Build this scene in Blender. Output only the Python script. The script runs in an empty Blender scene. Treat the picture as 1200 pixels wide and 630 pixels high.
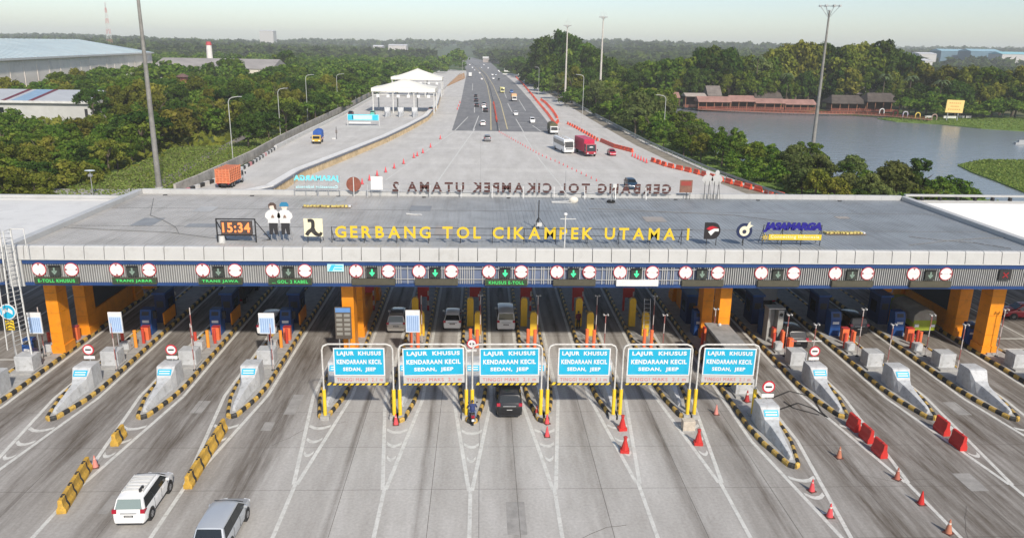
import bpy, math, random
import numpy as np
from mathutils import Vector, Matrix
random.seed(7)
rng = np.random.default_rng(11)
rad = math.radians
sc = bpy.context.scene
col = sc.collection
# ------------------------------------------------------------------ camera, sky, sun, exposure
FPX, PITCH, ROLL, YAW, CAMH = 901.329, 0.2800274, -0.01704242, 0.04315255, 25.0
def cam_axes():
    cy, sy = math.cos(YAW), math.sin(YAW)
    f = np.array([sy*math.cos(PITCH), cy*math.cos(PITCH), -math.sin(PITCH)])
    r = np.array([cy, -sy, 0.0]); d = np.cross(f, r)
    c, s = math.cos(ROLL), math.sin(ROLL)
    return c*r+s*d, -s*r+c*d, f
AX_R, AX_D, AX_F = cam_axes()
def ray(x, y): return AX_R*((x-600)/FPX)+AX_D*((y-315)/FPX)+AX_F
def G(x, y, z=0.0):
    "place on the horizontal plane z that the photo shows at (x, y)"
    d = ray(x, y); t = (z-CAMH)/d[2]
    return Vector((d[0]*t, d[1]*t, z))
def AY(x, y, Y):
    "place at distance Y along the road that the photo shows at (x, y)"
    d = ray(x, y); t = Y/d[1]
    return Vector((d[0]*t, Y, CAMH+d[2]*t))
cd = bpy.data.cameras.new('camera'); cam = bpy.data.objects.new('camera', cd); col.objects.link(cam)
cd.sensor_width = 36; cd.lens = FPX/1200*36; cd.clip_end = 20000; cd.clip_start = 0.5
m = Matrix.Identity(4)
for i in range(3):
    m[i][0], m[i][1], m[i][2] = AX_R[i], -AX_D[i], -AX_F[i]
m[2][3] = CAMH
cam.matrix_world = m
sc.camera = cam
SUN_EL, SUN_AZ = rad(38.5), rad(159)       # azimuth clockwise from the road direction (+Y)
w = bpy.data.worlds.new('World'); sc.world = w; w.use_nodes = True
wn = w.node_tree.nodes; wl = w.node_tree.links
sky = wn.new('ShaderNodeTexSky'); sky.sky_type = 'NISHITA'; sky.sun_disc = False
sky.sun_elevation = SUN_EL; sky.sun_rotation = SUN_AZ
sky.air_density = 0.8; sky.dust_density = 0.9; sky.ozone_density = 0.0; sky.altitude = 0
bg = wn['Background']; wl.new(sky.outputs[0], bg.inputs[0]); bg.inputs[1].default_value = 0.072
sd = bpy.data.lights.new('sun', 'SUN'); sd.energy = 2.3; sd.angle = rad(2.5); sd.color = (1.0, 0.925, 0.82)
sun = bpy.data.objects.new('sun', sd); col.objects.link(sun)
sv = Vector((math.sin(SUN_AZ)*math.cos(SUN_EL), math.cos(SUN_AZ)*math.cos(SUN_EL), math.sin(SUN_EL)))
sun.rotation_euler = (-sv).to_track_quat('-Z', 'Y').to_euler(); sun.location = (0, -50, 120)
sc.view_settings.view_transform = 'Standard'; sc.view_settings.look = 'None'
sc.view_settings.exposure = 1.02; sc.view_settings.gamma = 1.0; sc.view_settings.use_curve_mapping = False
sc.cycles.max_bounces = 6; sc.cycles.volume_bounces = 2; sc.cycles.transparent_max_bounces = 8
sc.cycles.caustics_reflective = False; sc.cycles.caustics_refractive = False

# ------------------------------------------------------------------ materials
MATS = {}
def mat(name, c, rough=0.6, metal=0.0, var=0.12, scale=0.8, spec=0.4, emit=None, es=0.0, dirt=None, dirt_amt=0.0, coat=0.0):
    if name in MATS: return MATS[name]
    M = bpy.data.materials.new(name); M.use_nodes = True
    n = M.node_tree.nodes; l = M.node_tree.links; p = n['Principled BSDF']
    p.inputs['Roughness'].default_value = rough; p.inputs['Metallic'].default_value = metal
    p.inputs['Specular IOR Level'].default_value = spec
    if coat: p.inputs['Coat Weight'].default_value = coat; p.inputs['Coat Roughness'].default_value = 0.08
    c = tuple(c)
    if var > 0:
        tc = n.new('ShaderNodeTexCoord'); nz = n.new('ShaderNodeTexNoise'); nz.inputs['Scale'].default_value = scale
        nz.inputs['Detail'].default_value = 6; nz.inputs['Roughness'].default_value = 0.65
        l.new(tc.outputs['Object'], nz.inputs['Vector'])
        r = n.new('ShaderNodeValToRGB'); r.color_ramp.elements[0].position = 0.3; r.color_ramp.elements[1].position = 0.7
        r.color_ramp.elements[0].color = (*[v*(1-var) for v in c], 1); r.color_ramp.elements[1].color = (*[min(1, v*(1+var)) for v in c], 1)
        l.new(nz.outputs[0], r.inputs[0]); out = r.outputs[0]
        if dirt:
            n2 = n.new('ShaderNodeTexNoise'); n2.inputs['Scale'].default_value = scale*2.7; n2.inputs['Detail'].default_value = 8; n2.inputs['Roughness'].default_value = 0.7
            l.new(tc.outputs['Object'], n2.inputs['Vector'])
            r2 = n.new('ShaderNodeValToRGB'); r2.color_ramp.elements[0].position = 0.5; r2.color_ramp.elements[1].position = 0.72
            r2.color_ramp.elements[1].color = (dirt_amt,)*3+(1,)
            l.new(n2.outputs[0], r2.inputs[0])
            mx = n.new('ShaderNodeMix'); mx.data_type = 'RGBA'; l.new(r2.outputs[0], mx.inputs[0]); l.new(out, mx.inputs[6]); mx.inputs[7].default_value = (*dirt, 1); out = mx.outputs[2]
        l.new(out, p.inputs['Base Color'])
    else: p.inputs['Base Color'].default_value = (*c, 1)
    if emit:
        p.inputs['Emission Color'].default_value = (*emit, 1); p.inputs['Emission Strength'].default_value = es
    MATS[name] = M; return M
DIRT = (0.10, 0.085, 0.07)
WHITE = mat('white_paint', (.60, .60, .58), .5, dirt=DIRT, dirt_amt=.25)
ROADWHITE = mat('road_marking_paint', (.58, .575, .54), .7, scale=1.2, dirt=(.3, .28, .25), dirt_amt=.75)
PANELW = mat('white_cladding', (.47, .47, .46), .45, var=.06, scale=.3, dirt=(.33, .32, .30), dirt_amt=.45)
GREYP = mat('pale_grey_concrete_paint', (.48, .49, .495), .6, dirt=(.16, .15, .13), dirt_amt=.55, scale=1.1)
BLUEB = mat('navy_blue_cladding', (.020, .055, .17), .4, var=.1)
SLAT = mat('pale_metal_slat', (.42, .42, .41), .4, var=.08)
BACKB = mat('slat_backing_blue', (.13, .16, .24), .5)
BACKG = mat('slat_backing_grey', (.16, .165, .17), .5)
ORANGE = mat('orange_cladding', (.78, .275, .015), .4, var=.10, scale=.7, dirt=(.3, .12, .03), dirt_amt=.4)
SIGNB = mat('sign_cyan_blue', (.012, .37, .57), .45, var=.12, scale=.9, dirt=(.10, .36, .50), dirt_amt=.3)
SIGNR = mat('sign_red', (.50, .02, .035), .4, var=.06)
SIGNT = mat('sign_white', (.70, .70, .695), .4, var=.05, scale=1.5, dirt=(.45, .42, .38), dirt_amt=.3)
YEL = mat('yellow_paint', (.80, .55, .03), .45, dirt=DIRT, dirt_amt=.35, scale=2)
KYEL = mat('kerb_yellow_paint', (.56, .36, .08), .65, var=.25, dirt=DIRT, dirt_amt=.75, scale=1.6)
BLK = mat('black_paint', (.03, .029, .028), .6, var=.3, scale=2, dirt=(.16, .15, .13), dirt_amt=.45)
LETY = mat('letter_yellow', (.72, .50, .035), .4, var=.05)
LETB = mat('letter_back_maroon', (.085, .03, .025), .6)
DKB = mat('kiosk_blue', (.014, .065, .23), .45, dirt=DIRT, dirt_amt=.3)
NAVY = mat('booth_navy', (.010, .028, .10), .5)
RED = mat('red_post_paint', (.55, .06, .035), .5, dirt=DIRT, dirt_amt=.35, scale=2)
ORED = mat('orange_red_paint', (.80, .17, .06), .5, dirt=DIRT, dirt_amt=.25, scale=2)
DRED = mat('dark_red_paint', (.40, .04, .04), .5)
PLR = mat('red_plastic', (.52, .03, .025), .45, var=.15, dirt=DIRT, dirt_amt=.2)
PLO = mat('orange_red_plastic', (.68, .085, .035), .5, var=.15)
CONEO = mat('cone_orange', (.62, .16, .08), .6, var=.15)
GALV = mat('galvanised_steel', (.42, .43, .44), .45, metal=.5, var=.15, scale=2)
POLE = mat('weathered_pole', (.22, .215, .20), .6, var=.3, scale=.5, dirt=(.12, .11, .1), dirt_amt=.6)
DARK = mat('dark_metal', (.03, .03, .032), .5)
GLASS = mat('dark_glass', (.012, .016, .018), .08, var=0, spec=.6)
GLASSL = mat('pale_glass', (.20, .25, .24), .1, var=0, spec=.6)
RUB = mat('rubber', (.018, .018, .018), .8)
RIM = mat('alloy_rim', (.35, .35, .36), .35, metal=.6)
TAIL = mat('tail_lamp_red', (.34, .012, .03), .2, var=0)
HEAD = mat('head_lamp', (.75, .76, .78), .15, var=0)
CONC = mat('island_concrete', (.36, .355, .34), .8, scale=1.4, var=.2, dirt=DIRT, dirt_amt=.4)
LEDB = mat('led_board_face', (.075, .07, .05), .6, var=.15, scale=3)
LEDBG = mat('led_board_green_face', (.03, .06, .03), .6, var=.2, scale=3)
LEDG = mat('led_green', (.05, .4, .1), .5, var=0, emit=(.08, .75, .15), es=.28)
ARG = mat('arrow_green', (.05, .5, .25), .5, var=0, emit=(.04, .85, .26), es=.45)
ARD = mat('arrow_dim', (.20, .28, .23), .5, var=0)
LEDO = mat('led_orange', (.75, .22, .07), .5, var=0, emit=(1., .24, .06), es=.42)
LEDR = mat('led_red', (.20, .015, .02), .5, var=0, emit=(.6, .02, .03), es=.08)
SKIN = mat('skin', (.30, .17, .11), .6, var=.05)
HAIR = mat('black_hair', (.015, .013, .012), .7)

def paint(name, c, metal=0.0, rough=.28): return mat('car_paint_'+name, c, rough, metal=metal, var=.03, scale=.7, coat=.4)

# ------------------------------------------------------------------ mesh helpers
class MB:
    def __init__(s): s.v = []; s.f = []; s.mi = []; s.m = 0
    def face(s, pts, m=None):
        k = len(s.v); s.v += [tuple(p) for p in pts]; s.f.append(tuple(range(k, k+len(pts)))); s.mi.append(s.m if m is None else m)
    def raw(s, vs, fs, m=None):
        k = len(s.v); s.v += [tuple(p) for p in vs]
        for f in fs: s.f.append(tuple(k+i for i in f)); s.mi.append(s.m if m is None else m)
    def bb(s, x0, x1, y0, y1, z0, z1, m=None):
        V = [(x0,y0,z0),(x1,y0,z0),(x1,y1,z0),(x0,y1,z0),(x0,y0,z1),(x1,y0,z1),(x1,y1,z1),(x0,y1,z1)]
        s.raw(V, [(0,3,2,1),(4,5,6,7),(0,1,5,4),(1,2,6,5),(2,3,7,6),(3,0,4,7)], m); return s
    def box(s, c, d, rz=0, m=None, M=None):
        x, y, z = [q/2 for q in d]; R = Matrix.Rotation(rz, 3, 'Z') if M is None else M
        V = [R @ Vector(p)+Vector(c) for p in [(-x,-y,-z),(x,-y,-z),(x,y,-z),(-x,y,-z),(-x,-y,z),(x,-y,z),(x,y,z),(-x,y,z)]]
        s.raw(V, [(0,3,2,1),(4,5,6,7),(0,1,5,4),(1,2,6,5),(2,3,7,6),(3,0,4,7)], m); return s
    def cyl(s, p0, p1, r0, r1=None, n=10, m=None, caps=True):
        r1 = r0 if r1 is None else r1; p0, p1 = Vector(p0), Vector(p1); d = (p1-p0).normalized()
        u = d.orthogonal().normalized(); v = d.cross(u); V = []
        for p, r in ((p0, r0), (p1, r1)):
            for i in range(n):
                a = 2*math.pi*i/n; V.append(p+u*(r*math.cos(a))+v*(r*math.sin(a)))
        F = [(i, (i+1) % n, n+(i+1) % n, n+i) for i in range(n)]
        if caps: F += [tuple(range(n-1, -1, -1)), tuple(range(n, 2*n))]
        s.raw(V, F, m); return s
    def tube(s, pts, r, n=8, m=None):
        for a, b in zip(pts[:-1], pts[1:]): s.cyl(a, b, r, r, n, m)
        return s
    def bar(s, a, b, w, h, m=None):
        "rectangular bar between two points"
        a, b = Vector(a), Vector(b); d = b-a; L = d.length; d.normalize()
        up = Vector((0, 0, 1)) if abs(d.z) < .95 else Vector((0, 1, 0))
        x = d.cross(up).normalized(); z = x.cross(d)
        Mx = Matrix((x, d, z)).transposed(); s.box((a+b)/2, (w, L, h), M=Mx, m=m); return s
    def prism(s, poly, z0, z1, m=None):
        n = len(poly); V = [(x, y, z0) for x, y in poly]+[(x, y, z1) for x, y in poly]
        s.raw(V, [tuple(range(n-1, -1, -1)), tuple(range(n, 2*n))]+[(i, (i+1) % n, n+(i+1) % n, n+i) for i in range(n)], m); return s
    def profx(s, prof, x0, x1, m=None):
        "profile in (y,z) extruded along x"
        n = len(prof); V = [(x0, y, z) for y, z in prof]+[(x1, y, z) for y, z in prof]
        s.raw(V, [tuple(range(n)), tuple(range(2*n-1, n-1, -1))]+[((i+1) % n, i, n+i, n+(i+1) % n) for i in range(n)], m); return s
    def profy(s, prof, y0, y1, m=None):
        "profile in (x,z) extruded along y"
        n = len(prof); V = [(x, y0, z) for x, z in prof]+[(x, y1, z) for x, z in prof]
        s.raw(V, [tuple(range(n)), tuple(range(2*n-1, n-1, -1))]+[((i+1) % n, i, n+i, n+(i+1) % n) for i in range(n)], m); return s
    def ell(s, c, r, nu=10, nv=6, m=None):
        V = []; F = []
        for j in range(nv+1):
            t = math.pi*j/nv
            for i in range(nu):
                a = 2*math.pi*i/nu; V.append((c[0]+r[0]*math.sin(t)*math.cos(a), c[1]+r[1]*math.sin(t)*math.sin(a), c[2]+r[2]*math.cos(t)))
        for j in range(nv):
            for i in range(nu): F.append((j*nu+i, (j+1)*nu+i, (j+1)*nu+(i+1) % nu, j*nu+(i+1) % nu))
        s.raw(V, F, m); return s
    def disc(s, c, r, n=20, th=.04, m=None):
        "upright disc facing -Y"
        c = Vector(c); return s.cyl(c, c+Vector((0, -th, 0)), r, r, n, m)
    def mesh(s, name, mats):
        me = bpy.data.meshes.new(name); me.from_pydata(s.v, [], s.f)
        for M in (mats if isinstance(mats, (list, tuple)) else [mats]): me.materials.append(M)
        me.polygons.foreach_set('material_index', s.mi); me.update(); return me
    def build(s, name, mats, parent=None, smooth=False, bevel=0, loc=None, rz=0):
        me = s.mesh(name, mats); o = bpy.data.objects.new(name, me); col.objects.link(o)
        if smooth or bevel:
            import bmesh
            b = bmesh.new(); b.from_mesh(me); bmesh.ops.remove_doubles(b, verts=b.verts, dist=1e-4)
            bmesh.ops.recalc_face_normals(b, faces=b.faces)
            if bevel:
                es = [e for e in b.edges if len(e.link_faces) == 2 and e.calc_face_angle(0) > .6]
                bmesh.ops.bevel(b, geom=es, offset=bevel, segments=2, affect='EDGES', profile=.7, clamp_overlap=True)
            b.to_mesh(me); b.free()
            if smooth:
                me.polygons.foreach_set('use_smooth', [True]*len(me.polygons))
                if smooth != 'all': me.set_sharp_from_angle(angle=rad(38))
        if parent: o.parent = parent
        if loc is not None: o.location = loc
        if rz: o.rotation_euler = (0, 0, rz)
        return o
def tag(o, label=None, cat=None, group=None, kind=None):
    if label: o['label'] = label
    if cat: o['category'] = cat
    if group: o['group'] = group
    if kind: o['kind'] = kind
    return o
def thing(name, label, cat, loc=(0,0,0), rz=0, group=None):
    o = bpy.data.objects.new(name, None); o.empty_display_size = .3; col.objects.link(o)
    o.location = loc; o.rotation_euler = (0, 0, rz); return tag(o, label, cat, group)
KIDS = {}
def kids(o): return [c for c in bpy.data.objects if c.parent == o] if o.name not in KIDS else KIDS[o.name]
def dup(root, loc, rz=0, label=None, group=None, scale=None):
    def cp(o, par):
        c = o.copy(); col.objects.link(c)
        if par: c.parent = par
        for ch in o.children: cp(ch, c)
        return c
    c = cp(root, None); c.location = loc; c.rotation_euler = (0, 0, rz)
    if scale: c.scale = scale if isinstance(scale, (tuple, list)) else (scale,)*3
    if label: c['label'] = label
    if group: c['group'] = group
    return c
def remat(root, old, new):
    "give one copy another paint without touching the shared mesh"
    for o in [root]+list(root.children)+[g for c in root.children for g in c.children]:
        for s_ in o.material_slots:
            if s_.material == old: s_.link = 'OBJECT'; s_.material = new
def struct(o): o['kind'] = 'structure'; return o
def sheet(name, poly, z, M):
    b = MB(); b.face([(p[0], p[1], z) for p in poly]); return struct(b.build(name, M))
_txt = {}
def text_geo(body, offset=0.0, extrude=0.0, spacing=1.0, align='CENTER'):
    key = (body, offset, extrude, spacing)
    if key in _txt: return _txt[key]
    cu = bpy.data.curves.new('t', 'FONT'); cu.body = body; cu.offset = offset; cu.extrude = extrude; cu.space_character = spacing; cu.resolution_u = 3
    o = bpy.data.objects.new('t', cu); col.objects.link(o)
    dg = bpy.context.evaluated_depsgraph_get(); me = bpy.data.meshes.new_from_object(o.evaluated_get(dg))
    V = [tuple(v.co) for v in me.vertices]; F = [tuple(p.vertices) for p in me.polygons]
    bpy.data.objects.remove(o); bpy.data.curves.remove(cu); bpy.data.meshes.remove(me)
    _txt[key] = (V, F); return V, F
def add_text(b, body, cx, y, cz, wid, hei, th=.03, m=None, offset=.02, mirror=False, spacing=1.14):
    "upright lettering facing -Y (or +Y when mirrored), fitted in wid x hei"
    V, F = text_geo(body, offset, .5, spacing)
    A = np.array(V); lo, hi = A.min(0), A.max(0); S = (A-(lo+hi)/2)/np.maximum(hi-lo, 1e-6)
    sg = -1 if mirror else 1
    P = [(cx+sg*p[0]*wid, y-p[2]*th*sg, cz+p[1]*hei) for p in S]
    b.raw(P, F, m)

# ------------------------------------------------------------------ ground, water, roads
def ground_mat():
    M = bpy.data.materials.new('meadow_ground'); M.use_nodes = True; n = M.node_tree.nodes; l = M.node_tree.links; p = n['Principled BSDF']
    tc = n.new('ShaderNodeTexCoord'); p.inputs['Roughness'].default_value = .95; p.inputs['Specular IOR Level'].default_value = .1
    a = n.new('ShaderNodeTexNoise'); a.inputs['Scale'].default_value = .012; a.inputs['Detail'].default_value = 8; l.new(tc.outputs['Object'], a.inputs[0])
    r = n.new('ShaderNodeValToRGB'); e = r.color_ramp.elements; e[0].position = .35; e[0].color = (.045, .085, .025, 1); e[1].position = .7; e[1].color = (.20, .17, .10, 1)
    x = e.new(.52); x.color = (.085, .125, .04, 1); l.new(a.outputs[0], r.inputs[0])
    b = n.new('ShaderNodeTexNoise'); b.inputs['Scale'].default_value = .5; b.inputs['Detail'].default_value = 6; l.new(tc.outputs['Object'], b.inputs[0])
    mx = n.new('ShaderNodeMix'); mx.data_type = 'RGBA'; mx.blend_type = 'MULTIPLY'; mx.inputs[0].default_value = .7
    r2 = n.new('ShaderNodeValToRGB'); r2.color_ramp.elements[0].position = .3; r2.color_ramp.elements[0].color = (.45,.45,.45,1); r2.color_ramp.elements[1].position = .7
    l.new(b.outputs[0], r2.inputs[0]); l.new(r.outputs[0], mx.inputs[6]); l.new(r2.outputs[0], mx.inputs[7]); l.new(mx.outputs[2], p.inputs['Base Color'])
    return M
GRND = ground_mat()
GRASS = mat('grass_turf', (.13, .20, .045), .95, var=.45, scale=.35, spec=.1)
DRYG = mat('dry_grass', (.16, .17, .06), .95, var=.4, scale=.25, spec=.1)
SOIL = mat('bare_brown_field', (.30, .22, .14), .95, var=.3, scale=.05, spec=.1)
sheet('ground', [(-4900, -150), (4900, -150), (4900, 6400), (-4900, 6400)], -1.5, GRND)

def road_mat(name, c0, c1, wear_shade=False, cracks=True, js=5.0):
    M = bpy.data.materials.new(name); M.use_nodes = True; n = M.node_tree.nodes; l = M.node_tree.links; p = n['Principled BSDF']
    p.inputs['Roughness'].default_value = .85; p.inputs['Specular IOR Level'].default_value = .25
    tc = n.new('ShaderNodeTexCoord')
    mp = n.new('ShaderNodeMapping'); mp.inputs['Scale'].default_value = (1, .22, 1); l.new(tc.outputs['Object'], mp.inputs[0])
    a = n.new('ShaderNodeTexNoise'); a.inputs['Scale'].default_value = .35; a.inputs['Detail'].default_value = 9; a.inputs['Roughness'].default_value = .68; l.new(mp.outputs[0], a.inputs[0])
    r = n.new('ShaderNodeValToRGB'); r.color_ramp.elements[0].position = .32; r.color_ramp.elements[1].position = .68
    r.color_ramp.elements[0].color = (*c0, 1); r.color_ramp.elements[1].color = (*c1, 1); l.new(a.outputs[0], r.inputs[0]); out = r.outputs[0]
    # cross joints of the concrete slabs
    bk = n.new('ShaderNodeTexBrick'); bk.offset = 0; bk.inputs['Scale'].default_value = 1; bk.inputs['Brick Width'].default_value = 400; bk.inputs['Row Height'].default_value = js
    bk.inputs['Mortar Size'].default_value = .03; bk.inputs['Color1'].default_value = (1,1,1,1); bk.inputs['Color2'].default_value = (.90,.90,.91,1); bk.inputs['Mortar'].default_value = (.55,.55,.55,1)
    l.new(tc.outputs['Object'], bk.inputs[0])
    m1 = n.new('ShaderNodeMix'); m1.data_type = 'RGBA'; m1.blend_type = 'MULTIPLY'; m1.inputs[0].default_value = .8; l.new(out, m1.inputs[6]); l.new(bk.outputs[0], m1.inputs[7]); out = m1.outputs[2]
    f = n.new('ShaderNodeTexNoise'); f.inputs['Scale'].default_value = 6; f.inputs['Detail'].default_value = 6; l.new(tc.outputs['Object'], f.inputs[0])
    m2 = n.new('ShaderNodeMix'); m2.data_type = 'RGBA'; m2.blend_type = 'OVERLAY'; m2.inputs[0].default_value = .25; l.new(out, m2.inputs[6]); l.new(f.outputs[0], m2.inputs[7]); out = m2.outputs[2]
    if wear_shade:
        at = n.new('ShaderNodeAttribute'); at.attribute_name = 'wear_shade'
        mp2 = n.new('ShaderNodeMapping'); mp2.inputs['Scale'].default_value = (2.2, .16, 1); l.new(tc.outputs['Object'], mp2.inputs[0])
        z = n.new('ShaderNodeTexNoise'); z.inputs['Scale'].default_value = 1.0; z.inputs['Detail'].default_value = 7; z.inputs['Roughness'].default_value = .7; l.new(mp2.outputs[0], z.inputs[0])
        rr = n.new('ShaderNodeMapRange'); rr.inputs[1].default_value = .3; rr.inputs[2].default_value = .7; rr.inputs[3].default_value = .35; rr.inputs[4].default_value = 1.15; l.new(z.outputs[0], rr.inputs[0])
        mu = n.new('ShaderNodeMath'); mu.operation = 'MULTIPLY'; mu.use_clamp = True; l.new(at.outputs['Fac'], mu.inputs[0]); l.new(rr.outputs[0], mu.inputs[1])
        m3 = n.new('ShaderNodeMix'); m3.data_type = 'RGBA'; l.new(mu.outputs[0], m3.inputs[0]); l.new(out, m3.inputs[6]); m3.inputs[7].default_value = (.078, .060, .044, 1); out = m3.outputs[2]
    l.new(out, p.inputs['Base Color']); return M
PLAZA = road_mat('plaza_concrete', (.355, .337, .31), (.51, .493, .466), wear_shade=True)
APRON = road_mat('apron_concrete', (.46, .443, .41), (.58, .563, .53))
ASPH = road_mat('asphalt', (.16, .162, .168), (.24, .238, .235), js=60)

# islands: x centre, half width, y of the nose, kind, how a label names it
ISL = [(-35.3, 1.15, 47.5, 'col', 'the far left orange column island'), (-29.3, 1.15, 48.8, 'out', 'the second island from left'),
       (-23.3, 1.15, 49.0, 'out', 'the third island from left'), (-17.2, 1.15, 49.1, 'out', 'the fourth island from left'),
       (-10.85, 1.0, 49.0, 'in', 'the island left of the first sign'), (-5.55, .95, 48.4, 'in', 'the island between first and second signs'),
       (-.5, .95, 48.2, 'in', 'the island between second and third signs'), (4.45, .95, 48.3, 'in', 'the island between third and fourth signs'),
       (9.55, .95, 48.9, 'in', 'the island between fourth and fifth signs'), (14.55, .95, 48.9, 'in', 'the island between fifth and sixth signs'),
       (19.75, 1.15, 42.1, 'out', 'the island right of the last sign'), (26.0, 1.15, 48.8, 'out', 'the fourth island from right'),
       (32.3, 1.15, 48.5, 'out', 'the third island from right'), (38.25, 1.15, 48.3, 'out', 'the second island from right'),
       (44.5, 1.15, 48.2, 'col', 'the far right orange column island')]
LANES = [((a[0]+b[0])/2) for a, b in zip(ISL[:-1], ISL[1:])]

def plaza():
    xs = np.arange(-100, 75.01, .3); ys = np.arange(10, 136.01, 2.0)
    X, Y = np.meshgrid(xs, ys); nx, ny = len(xs), len(ys)
    W = np.zeros_like(X)
    r = random.Random(5)
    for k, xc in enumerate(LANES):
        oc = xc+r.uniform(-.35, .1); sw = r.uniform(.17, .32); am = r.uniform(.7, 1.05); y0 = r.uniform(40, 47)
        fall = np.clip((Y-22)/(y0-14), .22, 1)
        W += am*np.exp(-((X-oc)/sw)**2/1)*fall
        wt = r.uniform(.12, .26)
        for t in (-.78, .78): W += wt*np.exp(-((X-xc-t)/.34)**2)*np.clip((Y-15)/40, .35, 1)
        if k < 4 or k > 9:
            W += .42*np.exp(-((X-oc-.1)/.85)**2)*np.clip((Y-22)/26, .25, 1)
    W += .78*np.clip((X-8)/18, 0, 1)  # paving gets steadily darker towards the right
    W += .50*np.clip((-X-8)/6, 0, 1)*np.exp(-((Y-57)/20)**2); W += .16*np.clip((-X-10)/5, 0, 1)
    W += .36*np.clip((Y-61)/8, 0, 1)*np.clip((96-Y)/12, 0, 1)  # shade under the gate roof, painted into the pavement colour
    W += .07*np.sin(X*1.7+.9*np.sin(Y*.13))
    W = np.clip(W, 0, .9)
    V = np.stack([X.ravel(), Y.ravel(), np.zeros(X.size)], 1)
    idx = np.arange(nx*ny).reshape(ny, nx)
    F = np.stack([idx[:-1, :-1].ravel(), idx[:-1, 1:].ravel(), idx[1:, 1:].ravel(), idx[1:, :-1].ravel()], 1)
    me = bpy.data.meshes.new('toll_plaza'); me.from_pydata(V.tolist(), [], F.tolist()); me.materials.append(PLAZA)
    at = me.attributes.new('wear_shade', 'FLOAT', 'POINT'); at.data.foreach_set('value', W.ravel().astype(np.float32))
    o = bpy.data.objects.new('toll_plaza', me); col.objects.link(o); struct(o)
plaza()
# painted markings
def ribbon(b, pts, wd, z=.008):
    pts = [Vector((p[0], p[1], 0)) for p in pts]
    for p, q in zip(pts[:-1], pts[1:]):
        d = (q-p); d.z = 0
        if d.length < 1e-4: continue
        d.normalize(); nrm = Vector((-d.y, d.x, 0))*wd/2
        b.face([((p-nrm).x, (p-nrm).y, z), ((p+nrm).x, (p+nrm).y, z), ((q+nrm).x, (q+nrm).y, z), ((q-nrm).x, (q-nrm).y, z)][::-1])
def pw(lst, z=0.0): return [G(x, y, z) for x, y in lst]
RAIL = [Vector((58.5, 100, 0)), Vector((54.2, 128, 0)), G(900, 228), G(830, 201.5), G(760, 170), G(706, 141), G(660, 115), G(630, 98), G(612, 87.5)]
def solid(name, poly, z0, z1, M):
    b = MB(); b.prism([(p[0], p[1]) for p in poly], z0, z1); return struct(b.build(name, M))
WALLP = [(319, 223), (351, 203), (401.6, 183), (452, 162.5), (478, 150), (500, 138), (512, 124), (517, 106)]
WALL = [Vector((-48, 108, 0))]+[G(x, y, 1.0) for x, y in WALLP]
apr = [(-62, 136), (56, 136)]+[(p.x+1.2, p.y) for p in RAIL[2:]]
apr += [(G(542, 70).x, 900)]
apr += [(p.x-.2, p.y) for p in reversed(WALL[2:])]+[(WALL[1].x-1, 137), (-62, 137)]
solid('highway_apron', apr, -1.6, 0.0, APRON)
b = MB(); ribbon(b, [(p.x-1.9, p.y) for p in RAIL[1:]], 3.6, .006); struct(b.build('verge', mat('verge_dirt', (.24, .21, .165), .95, var=.35, scale=.4, dirt=(.14, .15, .07), dirt_amt=.6)))
AL = [(529.5, 153), (540, 120), (545, 95), (547, 86), (545, 79), (541, 71), (536, 66.5), (529, 63)]
AR = [(534, 62.6), (546, 65), (561, 69.5), (575, 73.5), (587, 84), (603, 97), (622, 118), (641, 142), (648, 155)]
b = MB(); b.face([(p.x, p.y, .004) for p in pw(AL)+pw(AR)]); struct(b.build('highway', ASPH))
RAMP_L = [(222, 224), (250, 214), (276, 203.6), (297, 191.7), (323, 175), (360, 156), (400, 136), (440, 113), (478, 97), (515, 84)]
RL = [Vector((-50.5, 100, 1))]+[G(x, y, 1.0) for x, y in RAMP_L]
rp = [(p.x-.8, p.y) for p in RL]+[(G(541, 84, 1).x, G(541, 84, 1).y)]+[(p.x, p.y) for p in reversed(WALL)]
solid('side_ramp', rp, -1.55, 1.0, APRON)

b = MB()
for k, (xc, hw, yn, kind, _) in enumerate(ISL):
    e = hw+.42
    ya = yn-8.4; 
    for s in (-1, 1):
        ribbon(b, [(xc+s*e, 96), (xc+s*e, yn+3.6), (xc+s*.09, ya)], .24 if s < 0 else .241, .008 if s < 0 else .0095)
    ribbon(b, [(xc, ya+.3), (xc, 12)], .23, .011)
    for j, fr in enumerate((.13, .36, .58, .80)):
        yy = yn-.4-fr*8.0; wd = e*(yy-ya)/(yn+3.6-ya)-.1
        if wd > .12:
            for s in (-1, 1):
                f = [(xc, yy-.2, .0125), (xc+s*wd*.45, yy-.12, .0125), (xc+s*wd, yy+.22, .0125), (xc+s*wd, yy+.58, .0125), (xc+s*wd*.45, yy+.24, .0125), (xc, yy+.16, .0125)]; b.face(f if s > 0 else f[::-1])
for L in (-41.5, -46.5, 50.5, 55.5): ribbon(b, [(L, 14), (L, 125)], .15)
for y in (64.5, 62.0): ribbon(b, [(46.5, y), (70, y)], .22); ribbon(b, [(-70, y-5), (-37.6, y-5)], .2)
struct(b.build('lane_markings', ROADWHITE))
b = MB()
def pr(lst, wd, z=.009): ribbon(b, pw(lst), wd, z)
pr([(556.5, 151), (516, 208), (498, 236)], .3); pr([(531, 155), (452, 211)], .3); pr([(613.5, 157.6), (633, 188), (668.6, 231)], .3)
pr([(548.5, 137), (533, 153)], .3, .010); pr([(561, 136), (554.5, 152.5)], .3, .010); pr([(604.4, 139.3), (613.5, 154.6)], .3, .010); pr([(624, 147), (634, 154)], .3, .010)
pr([(553.5, 106), (554, 98)], .3, .010); pr([(595, 121), (600, 131)], .3, .010); pr([(556, 132), (556, 122)], .3, .010); pr([(566, 132), (565, 122)], .3, .010)
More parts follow.
